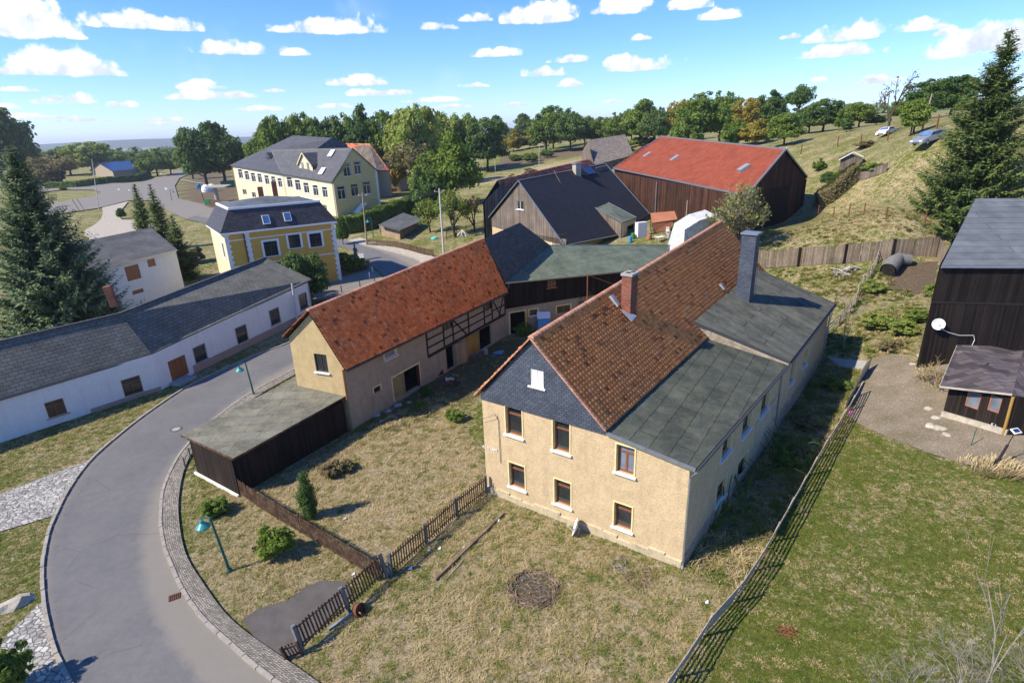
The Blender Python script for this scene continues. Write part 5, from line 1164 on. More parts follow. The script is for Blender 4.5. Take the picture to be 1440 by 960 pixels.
# ---- black hut
hk=Vector(G(1325,584));hk2=Vector(G(1416,612));hut=thing('black_hut',tuple(hk),'small black boarded hut with patched felt roof and two windows on a stone base','hut')
hw_=Wall(hk,hk2,hk.z-1,[]);th=hw_.pick(1330,541)[1];th2=hw_.pick(1420,553)[1]
hw_.window(hut,hw_.rect((1355.5,570),(1381,554)),frame='terracotta',surround=None,sill=None,mull='',fw=.07,pane='pane_light');hw_.window(hut,hw_.rect((1387,576),(1410,560)),frame='terracotta',surround=None,sill=None,mull='',fw=.07,pane='pane_light')
hw_.window(hut,hw_.rect((1391,603),(1401,596)),frame='white_plastic',surround=None,sill=None,mull='',fw=.06)
hw_.top=[(hw_.L,th2),(0,th)];hw_.build('front_wall','wood_black',hut)
m=MB();m.box8([hw_.p(0,hk.z-1,0),hw_.p(hw_.L,hk.z-1,0),hw_.p(hw_.L,hk.z-1,.25),hw_.p(0,hk.z-1,.3)],[hw_.p(0,hk.z+.35,0),hw_.p(hw_.L,hk2.z+.4,0),hw_.p(hw_.L,hk2.z+.4,.15),hw_.p(0,hk.z+.35,.2)]);m.build('plinth','stone_pale',hut)
qs=[Vector(q) for q in (Z(1322,542,th+.12),Z(1424,553,th2+.12),Z(1500,575,th2-.6),Y(1500,490,hk.y+7),Y(1440,487,hk.y+6),Y(1346,485,hk.y+5))]
m=MB();m.slab([qs[0],qs[1],qs[4],qs[5]],.12);m.slab([qs[1],qs[2],qs[3],qs[4]],.12);m.build('roof','shingle_patch',hut)
m=MB();m.bar(qs[0]-Vector((0,0,.08)),qs[1]-Vector((0,0,.08)),.06,.12);m.bar(qs[0]-Vector((0,0,.06)),qs[5]-Vector((0,0,.06)),.06,.1);m.build('fascia','rail_pale',hut)
s3=Wall(hk2,(hk2.x+3.2,hk2.y-1.2),hk2.z-1,[]);s3.top=[(s3.L,th2-.5),(0,th2)];s3.build('side_wall','wood_black',hut)
s4=Wall(hk,(hk.x+(hk.x-hk2.x)*0-hw_.N.x*4.2,hk.y-hw_.N.y*4.2),hk.z-1,[]);s4.top=[(s4.L,th+.8),(0,th)];s4.build('side_wall','wood_black',hut)
m=MB();m.tube([hw_.p(hw_.L-.2,th2-.1,.12),hw_.p(hw_.L-.15,hk2.z,.12)],.09,6);m.build('post','wood_ochre',hut)
# ---- small sheds and far houses
def small_house(name,label,cat,pts,base,wallmat,roofmat,eave=2.7,back=6.,grp=None):
    # pts: eave left, eave right, ridge right, ridge left as pixels; eaves stand at base+eave
    E_=[Vector(Z(*q,base+eave)) for q in pts[:2]];P=E_+[Vector(Y(*pts[2],E_[1].y+back)),Vector(Y(*pts[3],E_[0].y+back))];c=P[0];t=thing(name,(c.x,c.y,base),label,cat,grp)
    m=MB();m.slab(P,.18);d0=P[3]+(P[3]-P[0]);d0.z=P[0].z;d1=P[2]+(P[2]-P[1]);d1.z=P[1].z;m.slab([P[3],P[2],d1,d0],.18);m.build('roof',roofmat,t)
    k=.93;cc=(P[0]+P[1]+d0+d1)/4;ring=[cc+(q-cc)*k for q in (P[0],P[1],d1,d0)]
    for i,(A_,B_) in enumerate(((ring[0],ring[1]),(ring[1],ring[2]),(ring[2],ring[3]),(ring[3],ring[0]))):
        w_=Wall(A_.xy,B_.xy,base-1.5,[]);w_.top=[(w_.L,P[0].z-.1),(0,P[0].z-.1)] if i in (0,2) else [(w_.L,P[0].z-.1),(w_.L/2,P[3].z-.15),(0,P[0].z-.1)]
        if i==0 and w_.L>4:
            for f in (.25,.65): w_.window(t,(w_.L*f-.5,base+.9,w_.L*f+.6,min(base+2.2,P[0].z-.4)),frame='w_white',surround=None,sill=None,mull='v',fw=.1)
        w_.build('wall',wallmat,t)
    return t
small_house('blue_roof_bungalow','low bungalow with dark blue roof beyond the crossroads','bungalow',((158,241),(197,237),(180,226),(138,229)),.0,'render_grey','blue_panel',2.6,14)
small_house('pale_roof_house','distant house with pale roof on the left horizon','house',((186,224),(210,222),(204,212),(190,213)),-1,'render_cream','concrete',3,14)
small_house('distant_house','distant house with light roof just left of the big dark tree','house',((247,219),(268,217),(262,210),(250,211)),-1,'render_white','shingle_brown',3,12)
small_house('distant_house','distant brown-roofed house half hidden behind the bushes at far left','house',((72,228),(98,226),(92,213),(76,214)),0,'render_cream','shingle_brown',3,14)
small_house('distant_house','distant low house with grey roof just left of the large yellow building','house',((322,226),(352,225),(350,217),(330,218)),3,'render_cream','shingle_brown',3,10)
hs=Vector(G(1196,240));t=thing('hen_house',tuple(hs),'little shed with dark ridged roof in the hillside garden','shed');q=lambda a,b,c:hs+Matrix.Rotation(-.5,3,'Z')@Vector((a,b,c))
m=MB();m.slab([q(-1.9,-.2,1.7),q(0,-.4,2.9),q(0,4,2.9),q(-1.9,4,1.7)],.12);m.slab([q(0,-.4,2.9),q(1.5,-.2,2.1),q(1.5,4,2.1),q(0,4,2.9)],.12);m.build('roof','wood_dark',t)
m=MB();m.bar(q(-1.9,-.3,1.7),q(0,-.45,2.9),.1,.16);m.bar(q(0,-.45,2.9),q(1.5,-.3,2.1),.1,.16);m.build('barge_board','white_sill',t)
for A_,B_ in ((q(-1.6,0,0),q(1.3,0,0)),(q(-1.6,0,0),q(-1.6,3.8,0)),(q(1.3,0,0),q(1.3,3.8,0))):
    w_=Wall(A_,B_,hs.z-1.2,[]);w_.top=[(w_.L,hs.z+1.9),(w_.L/2,hs.z+(2.6 if w_.L<3.2 else 1.8)),(0,hs.z+1.8)];w_.build('wall','wood_grey',t)
# ================================================================== FENCES
def res(P,n=None,step=None):
    P=[np.array(list(p)[:2],float) for p in P];d=[0]
    for i in range(1,len(P)): d.append(d[-1]+np.linalg.norm(P[i]-P[i-1]))
    n=n or max(2,int(round(d[-1]/step))+1)
    return [np.array([np.interp(t*d[-1]/(n-1),d,[p[k] for p in P]) for k in (0,1)]) for t in range(n)]
def fence(name,label,pts,h,mat,post_step=2.2,postmat=None,pitch=.13,w=.06,kind='picket',rails=(.2,.8),posth=None,pw=.1,lean=(0,0),group=None,gap=.08,jit=.02,z0=.0,boards=4):
    P=res(pts,step=post_step);base=T3(P[0]);t=thing(name,tuple(base),label,'fence',group);lean=Vector((lean[0],lean[1],0));postmat=postmat or mat
    for p in P:
        b=T3(p);m=MB();hh=(posth or h*1.03);m.bar(b-Vector((0,0,.2)),b+Vector((0,0,hh))+lean*hh,pw,pw,w2=pw*.9);m.build('post',postmat,t)
    for i in range(len(P)-1):
        a,b=T3(P[i]),T3(P[i+1]);u=(b-a);L=u.length;u.normalize();side_=Vector((u.y,-u.x,0)).normalized();m=MB();up=lambda k:Vector((0,0,k))+lean*k
        if kind in('picket','board'):
            for r in rails: m.bar(a+up(h*r),b+up(h*r),.04,.07)
            n=max(1,int(L/pitch))
            for k in range(n):
                q=a.lerp(b,(k+.5)/n)+side_*.04;e=random.gauss(0,jit);s_=random.gauss(0,jit*.6);m.bar(q+up(gap+z0),q+up(h+e)+u*s_,w,.018,rnd=random.random(),up=side_)
        elif kind=='rail':
            for r in rails:
                e=random.gauss(0,.02);m.bar(a+up(h*r+e)+side_*.03,b+up(h*r-e)+side_*.03,.03,w)
        elif kind=='wire':
            for r in rails: m.tube([a+up(h*r),b+up(h*r)],.012,4)
        m.build('rails' if kind in('rail','wire') else 'slat_panel',mat,t)
    return t
gF=lambda L:[G(a,b) for a,b in L]
fence('picket_fence','dark brown picket fence running from the black shed to the garden corner',gF([(337,694),(373,719),(457,769),(520,808),(534,816)]),1.15,'picket_brown',2.1,pitch=.10,w=.055,jit=.03)
fence('picket_fence','brown picket fence with grey concrete posts between garden corner and farmhouse',gF([(550,808),(612,753),(665,706),(684,694)]),1.25,'picket_brown',2.45,'post_conc',pitch=.17,w=.07,pw=.16)
fence('leaning_gate_fence','long leaning slatted fence panel beside the driveway patch',gF([(427,918),(486,868),(545,812)]),1.3,'picket_brown',2.6,'post_conc',pitch=.16,w=.08,pw=.17,lean=(-.22,.12),gap=.3,rails=(.32,.9))
fence('fence_end_panel','short curved fence end leaning at the pavement edge',gF([(427,920),(412,926),(405,928)]),.8,'picket_brown',.6,pitch=.12,w=.05,lean=(-.2,-.1))
fl=[G(935,972)[:2]]+[G(x+1,y+1)[:2] for x,y in ((985,893),(1040,832),(1086,752),(1146,647),(1201,557))]
fence('rail_fence','weathered grey rail fence running from the foreground up to the gravel yard',[G(900,1020)[:2]]+fl,1.35,'rail_grey',2.6,kind='rail',rails=(.12,.28,.44,.6,.76,.92),w=.10,pw=.08,lean=(.19,-.155))
fence('board_fence','tall weathered board fence across the slope behind the farmhouse',gF([(1062,378),(1157,372),(1230,369),(1317,361)]),2.2,'wood_fence',4.2,'wood_dark',pitch=.16,w=.145,rails=(.08,.95),pw=.28,jit=.05,gap=.05)
fence('board_fence','short end run of the tall board fence beside the black barn roof',gF([(1317,361),(1330,385)]),2.1,'wood_fence',3.,'wood_dark',pitch=.16,w=.14,pw=.2)
fence('curving_rail_fence','pale grey rail fence curving down the slope to the farmhouse end',gF([(1237,352),(1231,378),(1208,408),(1203,430),(1190,447),(1178,458),(1162,473),(1158,492)]),1.15,'rail_pale',2.4,'rail_grey',kind='rail',rails=(.3,.6,.95),w=.12,pw=.14)
fence('roadside_fence','dark brown picket fence on the outside of the road bend',gF([(517,346),(552,348),(574,353),(598,360),(610,362)]),1.3,'picket_brown',2.6,pitch=.14,w=.08)
fence('garden_fence','dark slatted fence on the grass beside the tall grey pole',gF([(628,337),(652,330),(680,321)]),1.6,'picket_brown',2.4,pitch=.2,w=.05)
fence('brown_panel_fence','dark reddish panel fence below the trimmed hedge',gF([(487,327),(510,326),(528,322)]),2.0,'picket_brown',3.,pitch=.2,w=.19)
fence('lane_fence','thin dark wire fence along the lane by the ochre villa',gF([(452,412),(470,414),(490,410),(512,402),(527,396)]),1.,'gutter_dark',3.,kind='wire',rails=(.4,.9),pw=.12)
fence('field_fence','thin post and wire fence across the lower slope field',gF([(1150,303),(1184,304),(1229,308),(1265,312),(1300,316)]),1.5,'rust',4.4,'rust',kind='wire',rails=(.3,.6,.9),pw=.1)
fence('field_fence','post and wire fence climbing the hillside towards the parked cars',gF([(1126,217),(1153,210),(1176,206),(1191,205),(1210,204),(1236,199),(1301,185),(1317,181)]),1.9,'rust',7.,'rust',kind='wire',rails=(.3,.6,.9),pw=.16)
fence('garden_wall','low weathered board wall along the hillside garden',gF([(1198,256),(1225,251),(1246,242)]),1.3,'wood_grey',3.,pitch=.2,w=.2)
fence('yard_fence','thin dark fence posts behind the road kerb beside the black shed roof',gF([(262,661),(272,640),(278,632)]),.9,'gutter_dark',1.1,kind='rail',rails=(.4,.85),w=.04,pw=.06)
# corrugated leaning sheets by the gravel
for i,(a_,b_) in enumerate((((1221,520),(1207,541)),((1205,544),(1188,577)))):
    A_,B_=Vector(G(*a_)),Vector(G(*b_));m=MB();n=14
    for k in range(n):
        p,q=A_.lerp(B_,k/n),A_.lerp(B_,(k+1)/n);o=Vector((.0,0,.0));s_=Vector((.03 if k%2 else -.03,0,0));s2=Vector((-.03 if k%2 else .03,0,0));top=Vector((.18,.1,1.15-.25*i));m.poly([p+s_,q+s2,q+s2+top,p+s_+top])
        m.poly([p+s_+Vector((.02,0,0)),p+s_+top+Vector((.02,0,0)),q+s2+top+Vector((.02,0,0)),q+s2+Vector((.02,0,0))])
    tag(m.build('sheet_metal_fence','tin_grey'),'grey metal sheet leaning as a fence at the '+('upper' if i==0 else 'lower')+' edge of the gravel yard','fence')
# ================================================================== POLES AND LAMPS
def lamp(base,tilt,h,label,az,s=1.):
    b=Vector(base);t=thing('street_lamp',tuple(b),label,'street lamp','green street lamps');top=b+Vector((tilt[0],tilt[1],h))
    m=MB();m.tube([b-Vector((0,0,.2)),b+Vector((0,0,.7))+Vector((tilt[0],tilt[1],0))*.2,top],[.08*s,.07*s,.05*s],8);m.lathe(b,[(.13*s,0),(.13*s,.12),(.08*s,.2)],10);m.build('pole','lamp_green',t)
    d=Vector((math.sin(az),math.cos(az),0));e=top+d*.62*s-Vector((0,0,.28*s))
    m=MB();m.tube([top-Vector((0,0,.05)),top+d*.3*s+Vector((0,0,.02)),e+Vector((0,0,.12*s)),e],.03*s,7);m.build('arm','lamp_green',t)
    m=MB();m.lathe(e,[(.03*s,.0),(.09*s,-.02*s),(.11*s,-.16*s),(.2*s,-.24*s),(.33*s,-.36*s),(.34*s,-.42*s),(.30*s,-.40*s),(.1*s,-.2*s)],16);m.build('lamp_shade','lamp_shade',t)
    m=MB();m.lathe(e,[(.02,-.46*s),(.11*s,-.42*s),(.12*s,-.34*s),(.06*s,-.25*s)],10);m.build('bulb_glass','white_plastic',t);return t
lamp(G(323,803),(-.35,.1),3.15,'leaning green street lamp with bell shade on the grass near the driveway',R(-70))
lamp(G(357,555),(-.15,0),2.9,'green street lamp with bell shade behind the black shed roof by the road',R(-85))
lamp(G(525,333),(0,0),3.9,'green street lamp beside the trimmed hedge and garden shed',R(-80),1.3)
lamp(G(242,283),(.1,0),4.,'small street lamp at the near side of the crossroads',R(60),1.4);lamp(G(232,238),(0,0),6.,'far street lamp beside the road leaving the crossroads',R(-60),1.8)
def pole(pb,pt,r,mat,label,cross=0,name='utility_pole'):
    b=Vector(G(*pb));h=hfit(b,*pt);x=Vector(Z(*pt,b.z+h));top=Vector((b.x+(x.x-b.x)*.6,b.y+(x.y-b.y)*.0,b.z+h))
    t=thing(name,tuple(b),label,'utility pole' if name=='utility_pole' else 'post');m=MB();m.tube([b-Vector((0,0,.3)),top],[r,r*.7],10);m.build('pole',mat,t)
    if cross:
        m=MB();m.bar(top-Vector((.9,0,.5)),top+Vector((.9,0,-.5)),.09,.09);m.build('crossarm','pole_wood',t)
        for k in (-.75,0,.75):
            m=MB();m.lathe(top+Vector((k,0,-.45)),[(.03,0),(.07,.06),(.05,.1),(.07,.15),(.02,.2)],8);m.build('insulator','white_plastic',t)
    return top
tA=pole((516,346),(511,271),.17,'pole_wood','tall wooden utility pole beside the garden shed on the road bend',1)
tB=pole((624,357),(618,265),.19,'pole_conc','tall pale grey pole standing behind the red tiled barn ridge',1)
pole((419,456),(411,399),.13,'pole_conc','pale post standing in front of the right end of the long white house',0,'service_pole')
tL=pole((139,296),(127,224),.13,'pole_conc','tall slim lamp mast on the grass before the crossroads')
pole((1296,184),(1311,132),.14,'pole_wood','leaning wooden pole beside the silver car on the hill')
pole((962,343),(967,282),.1,'pole_wood','thin wooden post leaning before the red barn doors',0,'service_pole')
pole((697,252),(696,224),.1,'pole_conc','thin grey pole in the meadow behind the old tiled shed',0,'service_pole');pole((758,238),(759,205),.1,'pole_conc','thin pale pole in the meadow above the red tiled shed roof',0,'service_pole')
for k,(a_,b_) in enumerate(((tA,tB),)):
    m=MB()
    for o_ in (-.75,0,.75): m.tube([a_+(b_-a_)*(i/12)+Vector((o_,0,-.25-1.2*(1-(2*i/12-1)**2))) for i in range(13)],.012,4)
    tag(m.build('power_lines','gutter_dark'),'thin power lines strung between the wooden and the grey pole','cable')
p=Vector(Z(826,411,4.9));h=1.75;t=thing('antenna_post',tuple(p),'rusty post with slanting stay rising from the green roof edge','post');m=MB();m.tube([p-Vector((0,0,2)),p+Vector((0,0,h))],.06,6);m.build('post','rust',t);m=MB();m.tube([p+Vector((0,0,h)),p+Vector((3.6,.6,.2))],.02,4);m.build('stay','rust',t)
# solar lamp by the hut
b=Vector(G(1399,655));tp=b+Vector((.75,.15,2.15));t=thing('garden_lamp',tuple(b),'black leaning post with small white panel lamp before the black hut','lamp');m=MB();m.tube([b,b.lerp(tp,.62)],.065,8);m.tube([b.lerp(tp,.6),tp],.025,6);m.build('pole','beam_black',t);m=MB();m.box(tp,(.5,.34,.06),.2,tilt=(.5,0));f_=m.build('lamp_head','white_plastic',t);m=MB();m.box(tp+Vector((0,-.015,.035)),(.36,.22,.03),.2,tilt=(.5,0));m.build('panel','blue_panel',f_)
b=Vector(G(1365,627));m=MB();m.tube([b,b+Vector((.25,.2,1.1))],.025,6);tag(m.build('teal_stake','lamp_green'),'thin teal stake leaning on the gravel before the hut','stake')
b=Vector(G(1166,457));m=MB();m.tube([b,b+Vector((.55,.5,3.2))],.04,6);tag(m.build('dark_stake','gutter_dark'),'long thin dark stake standing beside the farmhouse rear corner','stake')
# ================================================================== THINGS ON THE GROUND
def disc(name,c,r,mat,label,cat,h=.02,seg=28,inner=None):
    t=thing(name,tuple(c),label,cat);m=MB();m.lathe(c,[(r,.0),(r,h),(r*.72,h),(.001,h)],seg,smooth=False);m.build('rim',mat,t)
    if inner: m=MB();m.lathe(c,[(r*.68,h),(r*.68,h+.008),(.001,h+.008)],seg,smooth=False);m.build('cover',inner,t)
    return t
c=Vector(G(248,604));disc('manhole_cover',c+Vector((0,0,.045)),.42,'asphalt_patch','round manhole cover in the road near the shed','manhole',.015,inner='concrete')
c=Vector(G(246,840))+Vector((0,0,.05));t=thing('drain_grate',tuple(c),'square rusty drain grate at the inner kerb','drain');m=MB();m.box(c+Vector((0,0,-.005)),(.5,.42,.02),.5);m.build('frame','interior',t);m=MB()
for k in range(6): m.box(c+Matrix.Rotation(.5,3,'Z')@Vector((-.2+.08*k,0,.012)),(.03,.4,.02),.5)
m.build('bars','rust',t)
def rock(name,c,s,mat,label,cat='stone',seed=0,group=None):
    import bmesh
    r_=random.Random(seed);bm=bmesh.new();bmesh.ops.create_icosphere(bm,subdivisions=2,radius=1)
    for v in bm.verts: v.co=Vector((v.co.x*s[0],v.co.y*s[1],v.co.z*s[2]))*(1+r_.uniform(-.22,.22))
    me=bpy.data.meshes.new(name);bm.to_mesh(me);bm.free();me.materials.append(MATS[mat]);o=bpy.data.objects.new(name,me);COL.objects.link(o);o.location=c;o.rotation_euler=(0,0,r_.random()*6);return tag(o,label,cat,group)
rock('boulder',G(20,850),(.75,.42,.38),'stone_pale','pale boulder on the grass at the far left verge','boulder',3)
for i,(x,y,s) in enumerate(((500,596,.25),(513,588,.32),(528,584,.42),(545,578,.3),(560,570,.35),(575,566,.22),(536,592,.2),(563,590,.16))):
    rock('rubble_stone',G(x,y),(s,s*.8,s*.45),'stone_pale' if i%2 else 'concrete','loose rubble stone lying at the foot of the beige barn yard wall','stone',i,'rubble stones along the barn wall')
for i,(x,y,s) in enumerate(((1293,500,.3),(1284,512,.25),(1296,520,.35),(1302,527,.3),(1310,600,.4),(1318,588,.35),(1306,575,.3),(1322,603,.4),(1332,612,.3))):
    rock('rubble_stone',G(x,y),(s,s*.8,s*.5),'stone_pale','rough pale stone in the tumbled heap between black barn and hut','stone',20+i,'tumbled stones beside the gravel yard')
def beamobj(name,a,b,w,h,mat,label,cat='beam',lift=.06):
    a,b=Vector(G(*a)),Vector(G(*b));m=MB();n=5
    for k in range(n):
        p,q=a.lerp(b,k/n),a.lerp(b,(k+1.02)/n);m.bar(p+Vector((0,0,lift)),q+Vector((0,0,lift+random.gauss(0,.008))),w,h)
    return tag(m.build(name,mat),label,cat)
beamobj('wooden_beam',(612,816),(708,723),.13,.14,'deadwood','long weathered beam lying on the grass before the farmhouse',lift=.08)
beamobj('wooden_stick',(628,815),(650,790),.04,.04,'branch_grey','thin grey stick lying beside the long beam','stick')
beamobj('grey_pipe',(462,886),(500,860),.09,.09,'tin_grey','grey pipe lying in the grass behind the leaning fence','pipe')
c=Vector(G(506,862));t=thing('rusty_drum',tuple(c),'rusty open half drum lying against the leaning fence','drum');m=MB()
ax_=Vector((.8,-.5,.35)).normalized();m.lathe(c+Vector((0,0,.22)),[(.30,-.12),(.31,.14),(.27,.14),(.26,-.1),(.02,-.1)],20,0,ax_);m.build('shell','rust',t);m=MB();m.box(c+Vector((-.05,-.1,.2)),(.5,.05,.2),-.6,tilt=(.4,0));m.build('plate','terracotta',t)
for i,(x,y) in enumerate(((603,774),(618,772),(577,800),(652,770),(700,733),(497,808),(485,730),(994,848),(967,795))):
    c=Vector(G(x,y));m=MB();s=.06+.05*random.random();m.slab([c+Vector((-s,-s,.03+s*.5)),c+Vector((s,-s*.6,.06)),c+Vector((s*.8,s,.09+s*.4)),c+Vector((-s*.6,s*.7,.05))],.015)
    tag(m.build('litter','white_plastic' if i%3 else 'grey_plastic'),'small scrap of pale litter lying on the rough grass by the fences','litter','scraps of litter on the grass')
c=Vector(G(1196,582));m=MB();m.lathe(c+Vector((0,0,.13)),[(.13*math.cos(a),.13*math.sin(a)) for a in [-1.57+.314*k for k in range(11)]],16);tag(m.build('pink_ball','magenta_ball'),'pink ball lying on the gravel beside the metal sheets','ball')
# concrete pipe pieces
cp_=Vector(G(1262,380));t=thing('concrete_pipe',tuple(cp_),'bent grey concrete pipe piece with dark open mouth by the board fence','pipe')
P_=[Vector(G(1247,390))+Vector((0,0,.8)),Vector(G(1255,380))+Vector((0,0,.9)),Vector(G(1262,374))+Vector((0,0,.8)),Vector(G(1279,373))+Vector((0,0,.6))]
m=MB();m.tube(P_[:3]+[P_[3]],[.78,.78,.68,.55],20,caps=False);m.build('shell','post_conc',t);m=MB();m.tube([P_[0]-(P_[1]-P_[0])*.01,P_[1],P_[2]],[.64,.62,.5],18,caps=True);m.build('bore','interior',t)
# driftwood heap
def twigs(name,c,R_,n,mat,label,cat='branches',L=1.,r=.02,flat=.3,up=.25,ring=False,seed=1,group=None):
    r_=random.Random(seed);m=MB();c=Vector(c)
    for i in range(n):
        a=r_.uniform(0,6.283);d=R_*math.sqrt(r_.random()) if not ring else R_*r_.uniform(.82,1.12);p=c+Vector((math.cos(a)*d,math.sin(a)*d,0));p.z=tz(p.x,p.y)+r_.uniform(.02,up)
        b=a+1.57+r_.gauss(0,.35) if ring else r_.uniform(0,6.283);l=L*r_.uniform(.4,1.);v=Vector((math.cos(b),math.sin(b),r_.gauss(0,flat)))*l/2;k=Vector((r_.gauss(0,.12),r_.gauss(0,.12),r_.gauss(.05,.08)))*l
        q0=p-v;q2=p+v;q0.z=max(q0.z,tz(q0.x,q0.y)+.02);q2.z=max(q2.z,tz(q2.x,q2.y)+.02);rr=r*r_.uniform(.5,1.4);m.tube([q0,p+k,q2],[rr,rr*.8,rr*.4],4,caps=False)
    return tag(m.build(name,mat),label,cat,group)
twigs('branch_ring',G(750,828),1.12,120,'deadwood','ring of heaped dead branches around a bare soil pit on the grass','branch ring',.9,.022,.1,.09,True,2)
twigs('branch_litter',G(752,826),.95,70,'branch_grey','thin grey twigs scattered inside the ring of branches','twigs',.5,.012,.15,.06,False,4)
twigs('branch_pile',G(898,812),.8,60,'deadwood','scattered pile of cut twigs on the grass before the farmhouse corner','branches',.8,.014,.15,.15,False,7)
twigs('branch_pile',G(872,792),.5,30,'branch_grey','small bundle of grey sticks near the farmhouse plinth','branches',.8,.014,.1,.12,False,8)
twigs('dead_stump_wood',G(1185,386),1.1,26,'rail_pale','pale heap of dead root wood below the board fence','branches',1.8,.09,.3,.5,False,9)
twigs('branch_pile',G(1105,888),.35,30,'rust','small dark reddish pile of twigs on the lawn','branches',.5,.018,.2,.1,False,11)
twigs('branch_pile',G(640,545),.9,40,'deadwood','untidy heap of sticks in the barn yard','branches',.9,.02,.3,.35,False,12)
twigs('branch_pile',G(672,503),.7,30,'wood_fence' if 0 else 'deadwood','loose sticks beside the ochre barn door','branches',1.2,.03,.3,.25,False,13)
twigs('branch_pile',G(1170,560),1.,50,'deadwood','dry twigs scattered at the top of the shaded strip','branches',1.,.015,.2,.15,False,14)
twigs('fallen_brush',G(1060,680),1.6,90,'deadwood','dry brush lying on the shaded strip beside the farmhouse side wall','branches',1.6,.016,.25,.3,False,15)
# junk in the barn yard
c=Vector(G(618,528));t=thing('leaning_crate',tuple(c),'reddish wooden crate leaning against the barn yard wall','crate');m=MB()
m.box(c+Vector((0,.1,.55)),(.8,.12,1.1),.9,tilt=(-.25,0));m.build('frame','terracotta',t);m=MB();m.box(c+Vector((.05,-.02,.55)),(.62,.1,.9),.9,tilt=(-.25,0));m.build('panel','wood_brown',t)
c=Vector(G(632,543));t=thing('wheelbarrow',tuple(c),'rusty wheelbarrow heaped with rubbish in the barn yard','wheelbarrow')
m=MB();b4=[c+Vector(q) for q in ((-.3,-.22,.3),(.35,-.22,.3),(.35,.22,.3),(-.3,.22,.3))];t4=[c+Vector(q) for q in ((-.5,-.35,.62),(.6,-.35,.62),(.6,.35,.62),(-.5,.35,.62))];m.box8(b4,t4,caps=False);m.poly(b4);m.build('tray','rust',t)
m=MB();m.lathe(c+Vector((.75,0,.2)),[(.12,-.03),(.2,-.03),(.2,.03),(.12,.03)],16,0,(0,1,0));m.build('wheel','tyre',t)
for s_ in (-1,1): m=MB();m.tube([c+Vector((.75,.06*s_,.2)),c+Vector((0,.25*s_,.33)),c+Vector((-1.,.3*s_,.5))],.022,6);m.tube([c+Vector((-.3,.26*s_,.35)),c+Vector((-.4,.26*s_,0))],.02,6);m.build('handle','gutter_dark',t)
m=MB()
for k in range(9): m.box(c+Vector((random.uniform(-.3,.4),random.uniform(-.2,.2),.62+random.random()*.12)),(random.uniform(.1,.35),random.uniform(.08,.2),.1),random.random()*3,tilt=(random.random(),random.random()))
m.build('rubbish','grey_plastic',t)
# blue collector / lidded box by the yellow door
c=Vector(G(765,466));t=thing('blue_container',tuple(c),'light blue container with raised white lid beside the yellow framed windows','container');m=MB()
m.box8([c+Vector(q) for q in ((-.75,-.6,0),(.75,-.6,0),(.75,.6,0),(-.75,.6,0))],[c+Vector(q) for q in ((-.65,-.5,1.0),(.65,-.5,1.0),(.65,.6,1.9),(-.65,.6,1.9))]);m.build('body','blue_tarp',t)
m=MB();m.slab([c+Vector(q) for q in ((-.7,0,1.5),(.7,0,1.5),(.7,.62,2.0),(-.7,.62,2.0))],.06);m.build('lid','white_plastic',t)
c=Vector(G(700,497));m=MB();m.slab([c+Vector(q) for q in ((-.5,-.2,.1),(.4,-.3,.05),(.6,.3,.25),(-.2,.35,.12))],.02);tag(m.build('blue_sheet','blue_tarp'),'crumpled light blue sheet on the barn yard grass','sheet')
c=Vector(G(683,498));m=MB();m.lathe(c,[(.2,0),(.24,.5),(.22,.55),(.2,.5),(.16,.02)],14);tag(m.build('grey_bin','tin_grey'),'small grey bin standing in the dark barn doorway','bin')
# ---- yard behind: tarp heap and clutter
A_,B_,C_,D_=Vector(Y(961,343,73)),Vector(Y(963,323,73)),Vector(Y(1007,303,77)),Vector(Y(1022,318,76))
t=thing('white_tarp_stack',(A_.x,A_.y,tz(A_.x,A_.y)),'big stack covered by a blotched white tarpaulin behind the farmhouse ridge','stack')
m=MB();g0_=Vector((A_.x,A_.y,tz(A_.x,A_.y)-.5));bkv=Vector((-1.5,4.5,0))
top=[B_,B_.lerp(C_,.45)+Vector((0,0,.35)),C_,D_+Vector((0,0,-.3))];bot=[Vector((q.x,q.y,g0_.z)) for q in top]
for i in range(3): m.poly([bot[i],bot[i+1],top[i+1],top[i]]);m.poly([top[i],top[i+1],top[i+1]+bkv*.5+Vector((0,0,.5)),top[i]+bkv*.5+Vector((0,0,.5))]);m.poly([top[i]+bkv*.5+Vector((0,0,.5)),top[i+1]+bkv*.5+Vector((0,0,.5)),bot[i+1]+bkv,bot[i]+bkv])
m.poly([bot[0],top[0],top[0]+bkv*.5+Vector((0,0,.5)),bot[0]+bkv]);m.poly([bot[3],top[3],top[3]+bkv*.5+Vector((0,0,.5)),bot[3]+bkv]);m.build('tarpaulin','tarp_white',t)
def boxthing(name,px,py,size,mat,label,cat,rz=.3,y=None,parts=None):
    c=Vector(G(px,py)) if y is None else Vector(Y(px,py,y));c.z=tz(c.x,c.y) if y is not None else c.z;t=thing(name,tuple(c),label,cat);m=MB();x,yy,z=size
    m.box(c+Vector((0,0,z/2)),size,rz);m.build('body',mat,t);m=MB();m.box(c+Vector((0,0,z+.03)),(x*1.06,yy*1.06,.07),rz);m.build('top',parts or mat,t);return t
boxthing('white_cabinet',901,333,(1.7,.8,2.2),'white_plastic','white cabinet standing beside the green-roofed porch','cabinet',.4)
c=Vector(G(928,340));t=thing('garden_table',tuple(c),'white garden table in the cluttered yard before the red barn','table');m=MB();m.box(c+Vector((0,0,.75)),(1.5,.9,.05),.5);m.build('table_top','white_plastic',t)
for a,b in ((-.6,-.3),(.6,-.3),(.6,.3),(-.6,.3)): m=MB();q=c+Matrix.Rotation(.5,3,'Z')@Vector((a,b,0));m.tube([q,q+Vector((0,0,.74))],.03,6);m.build('leg','grey_plastic',t)
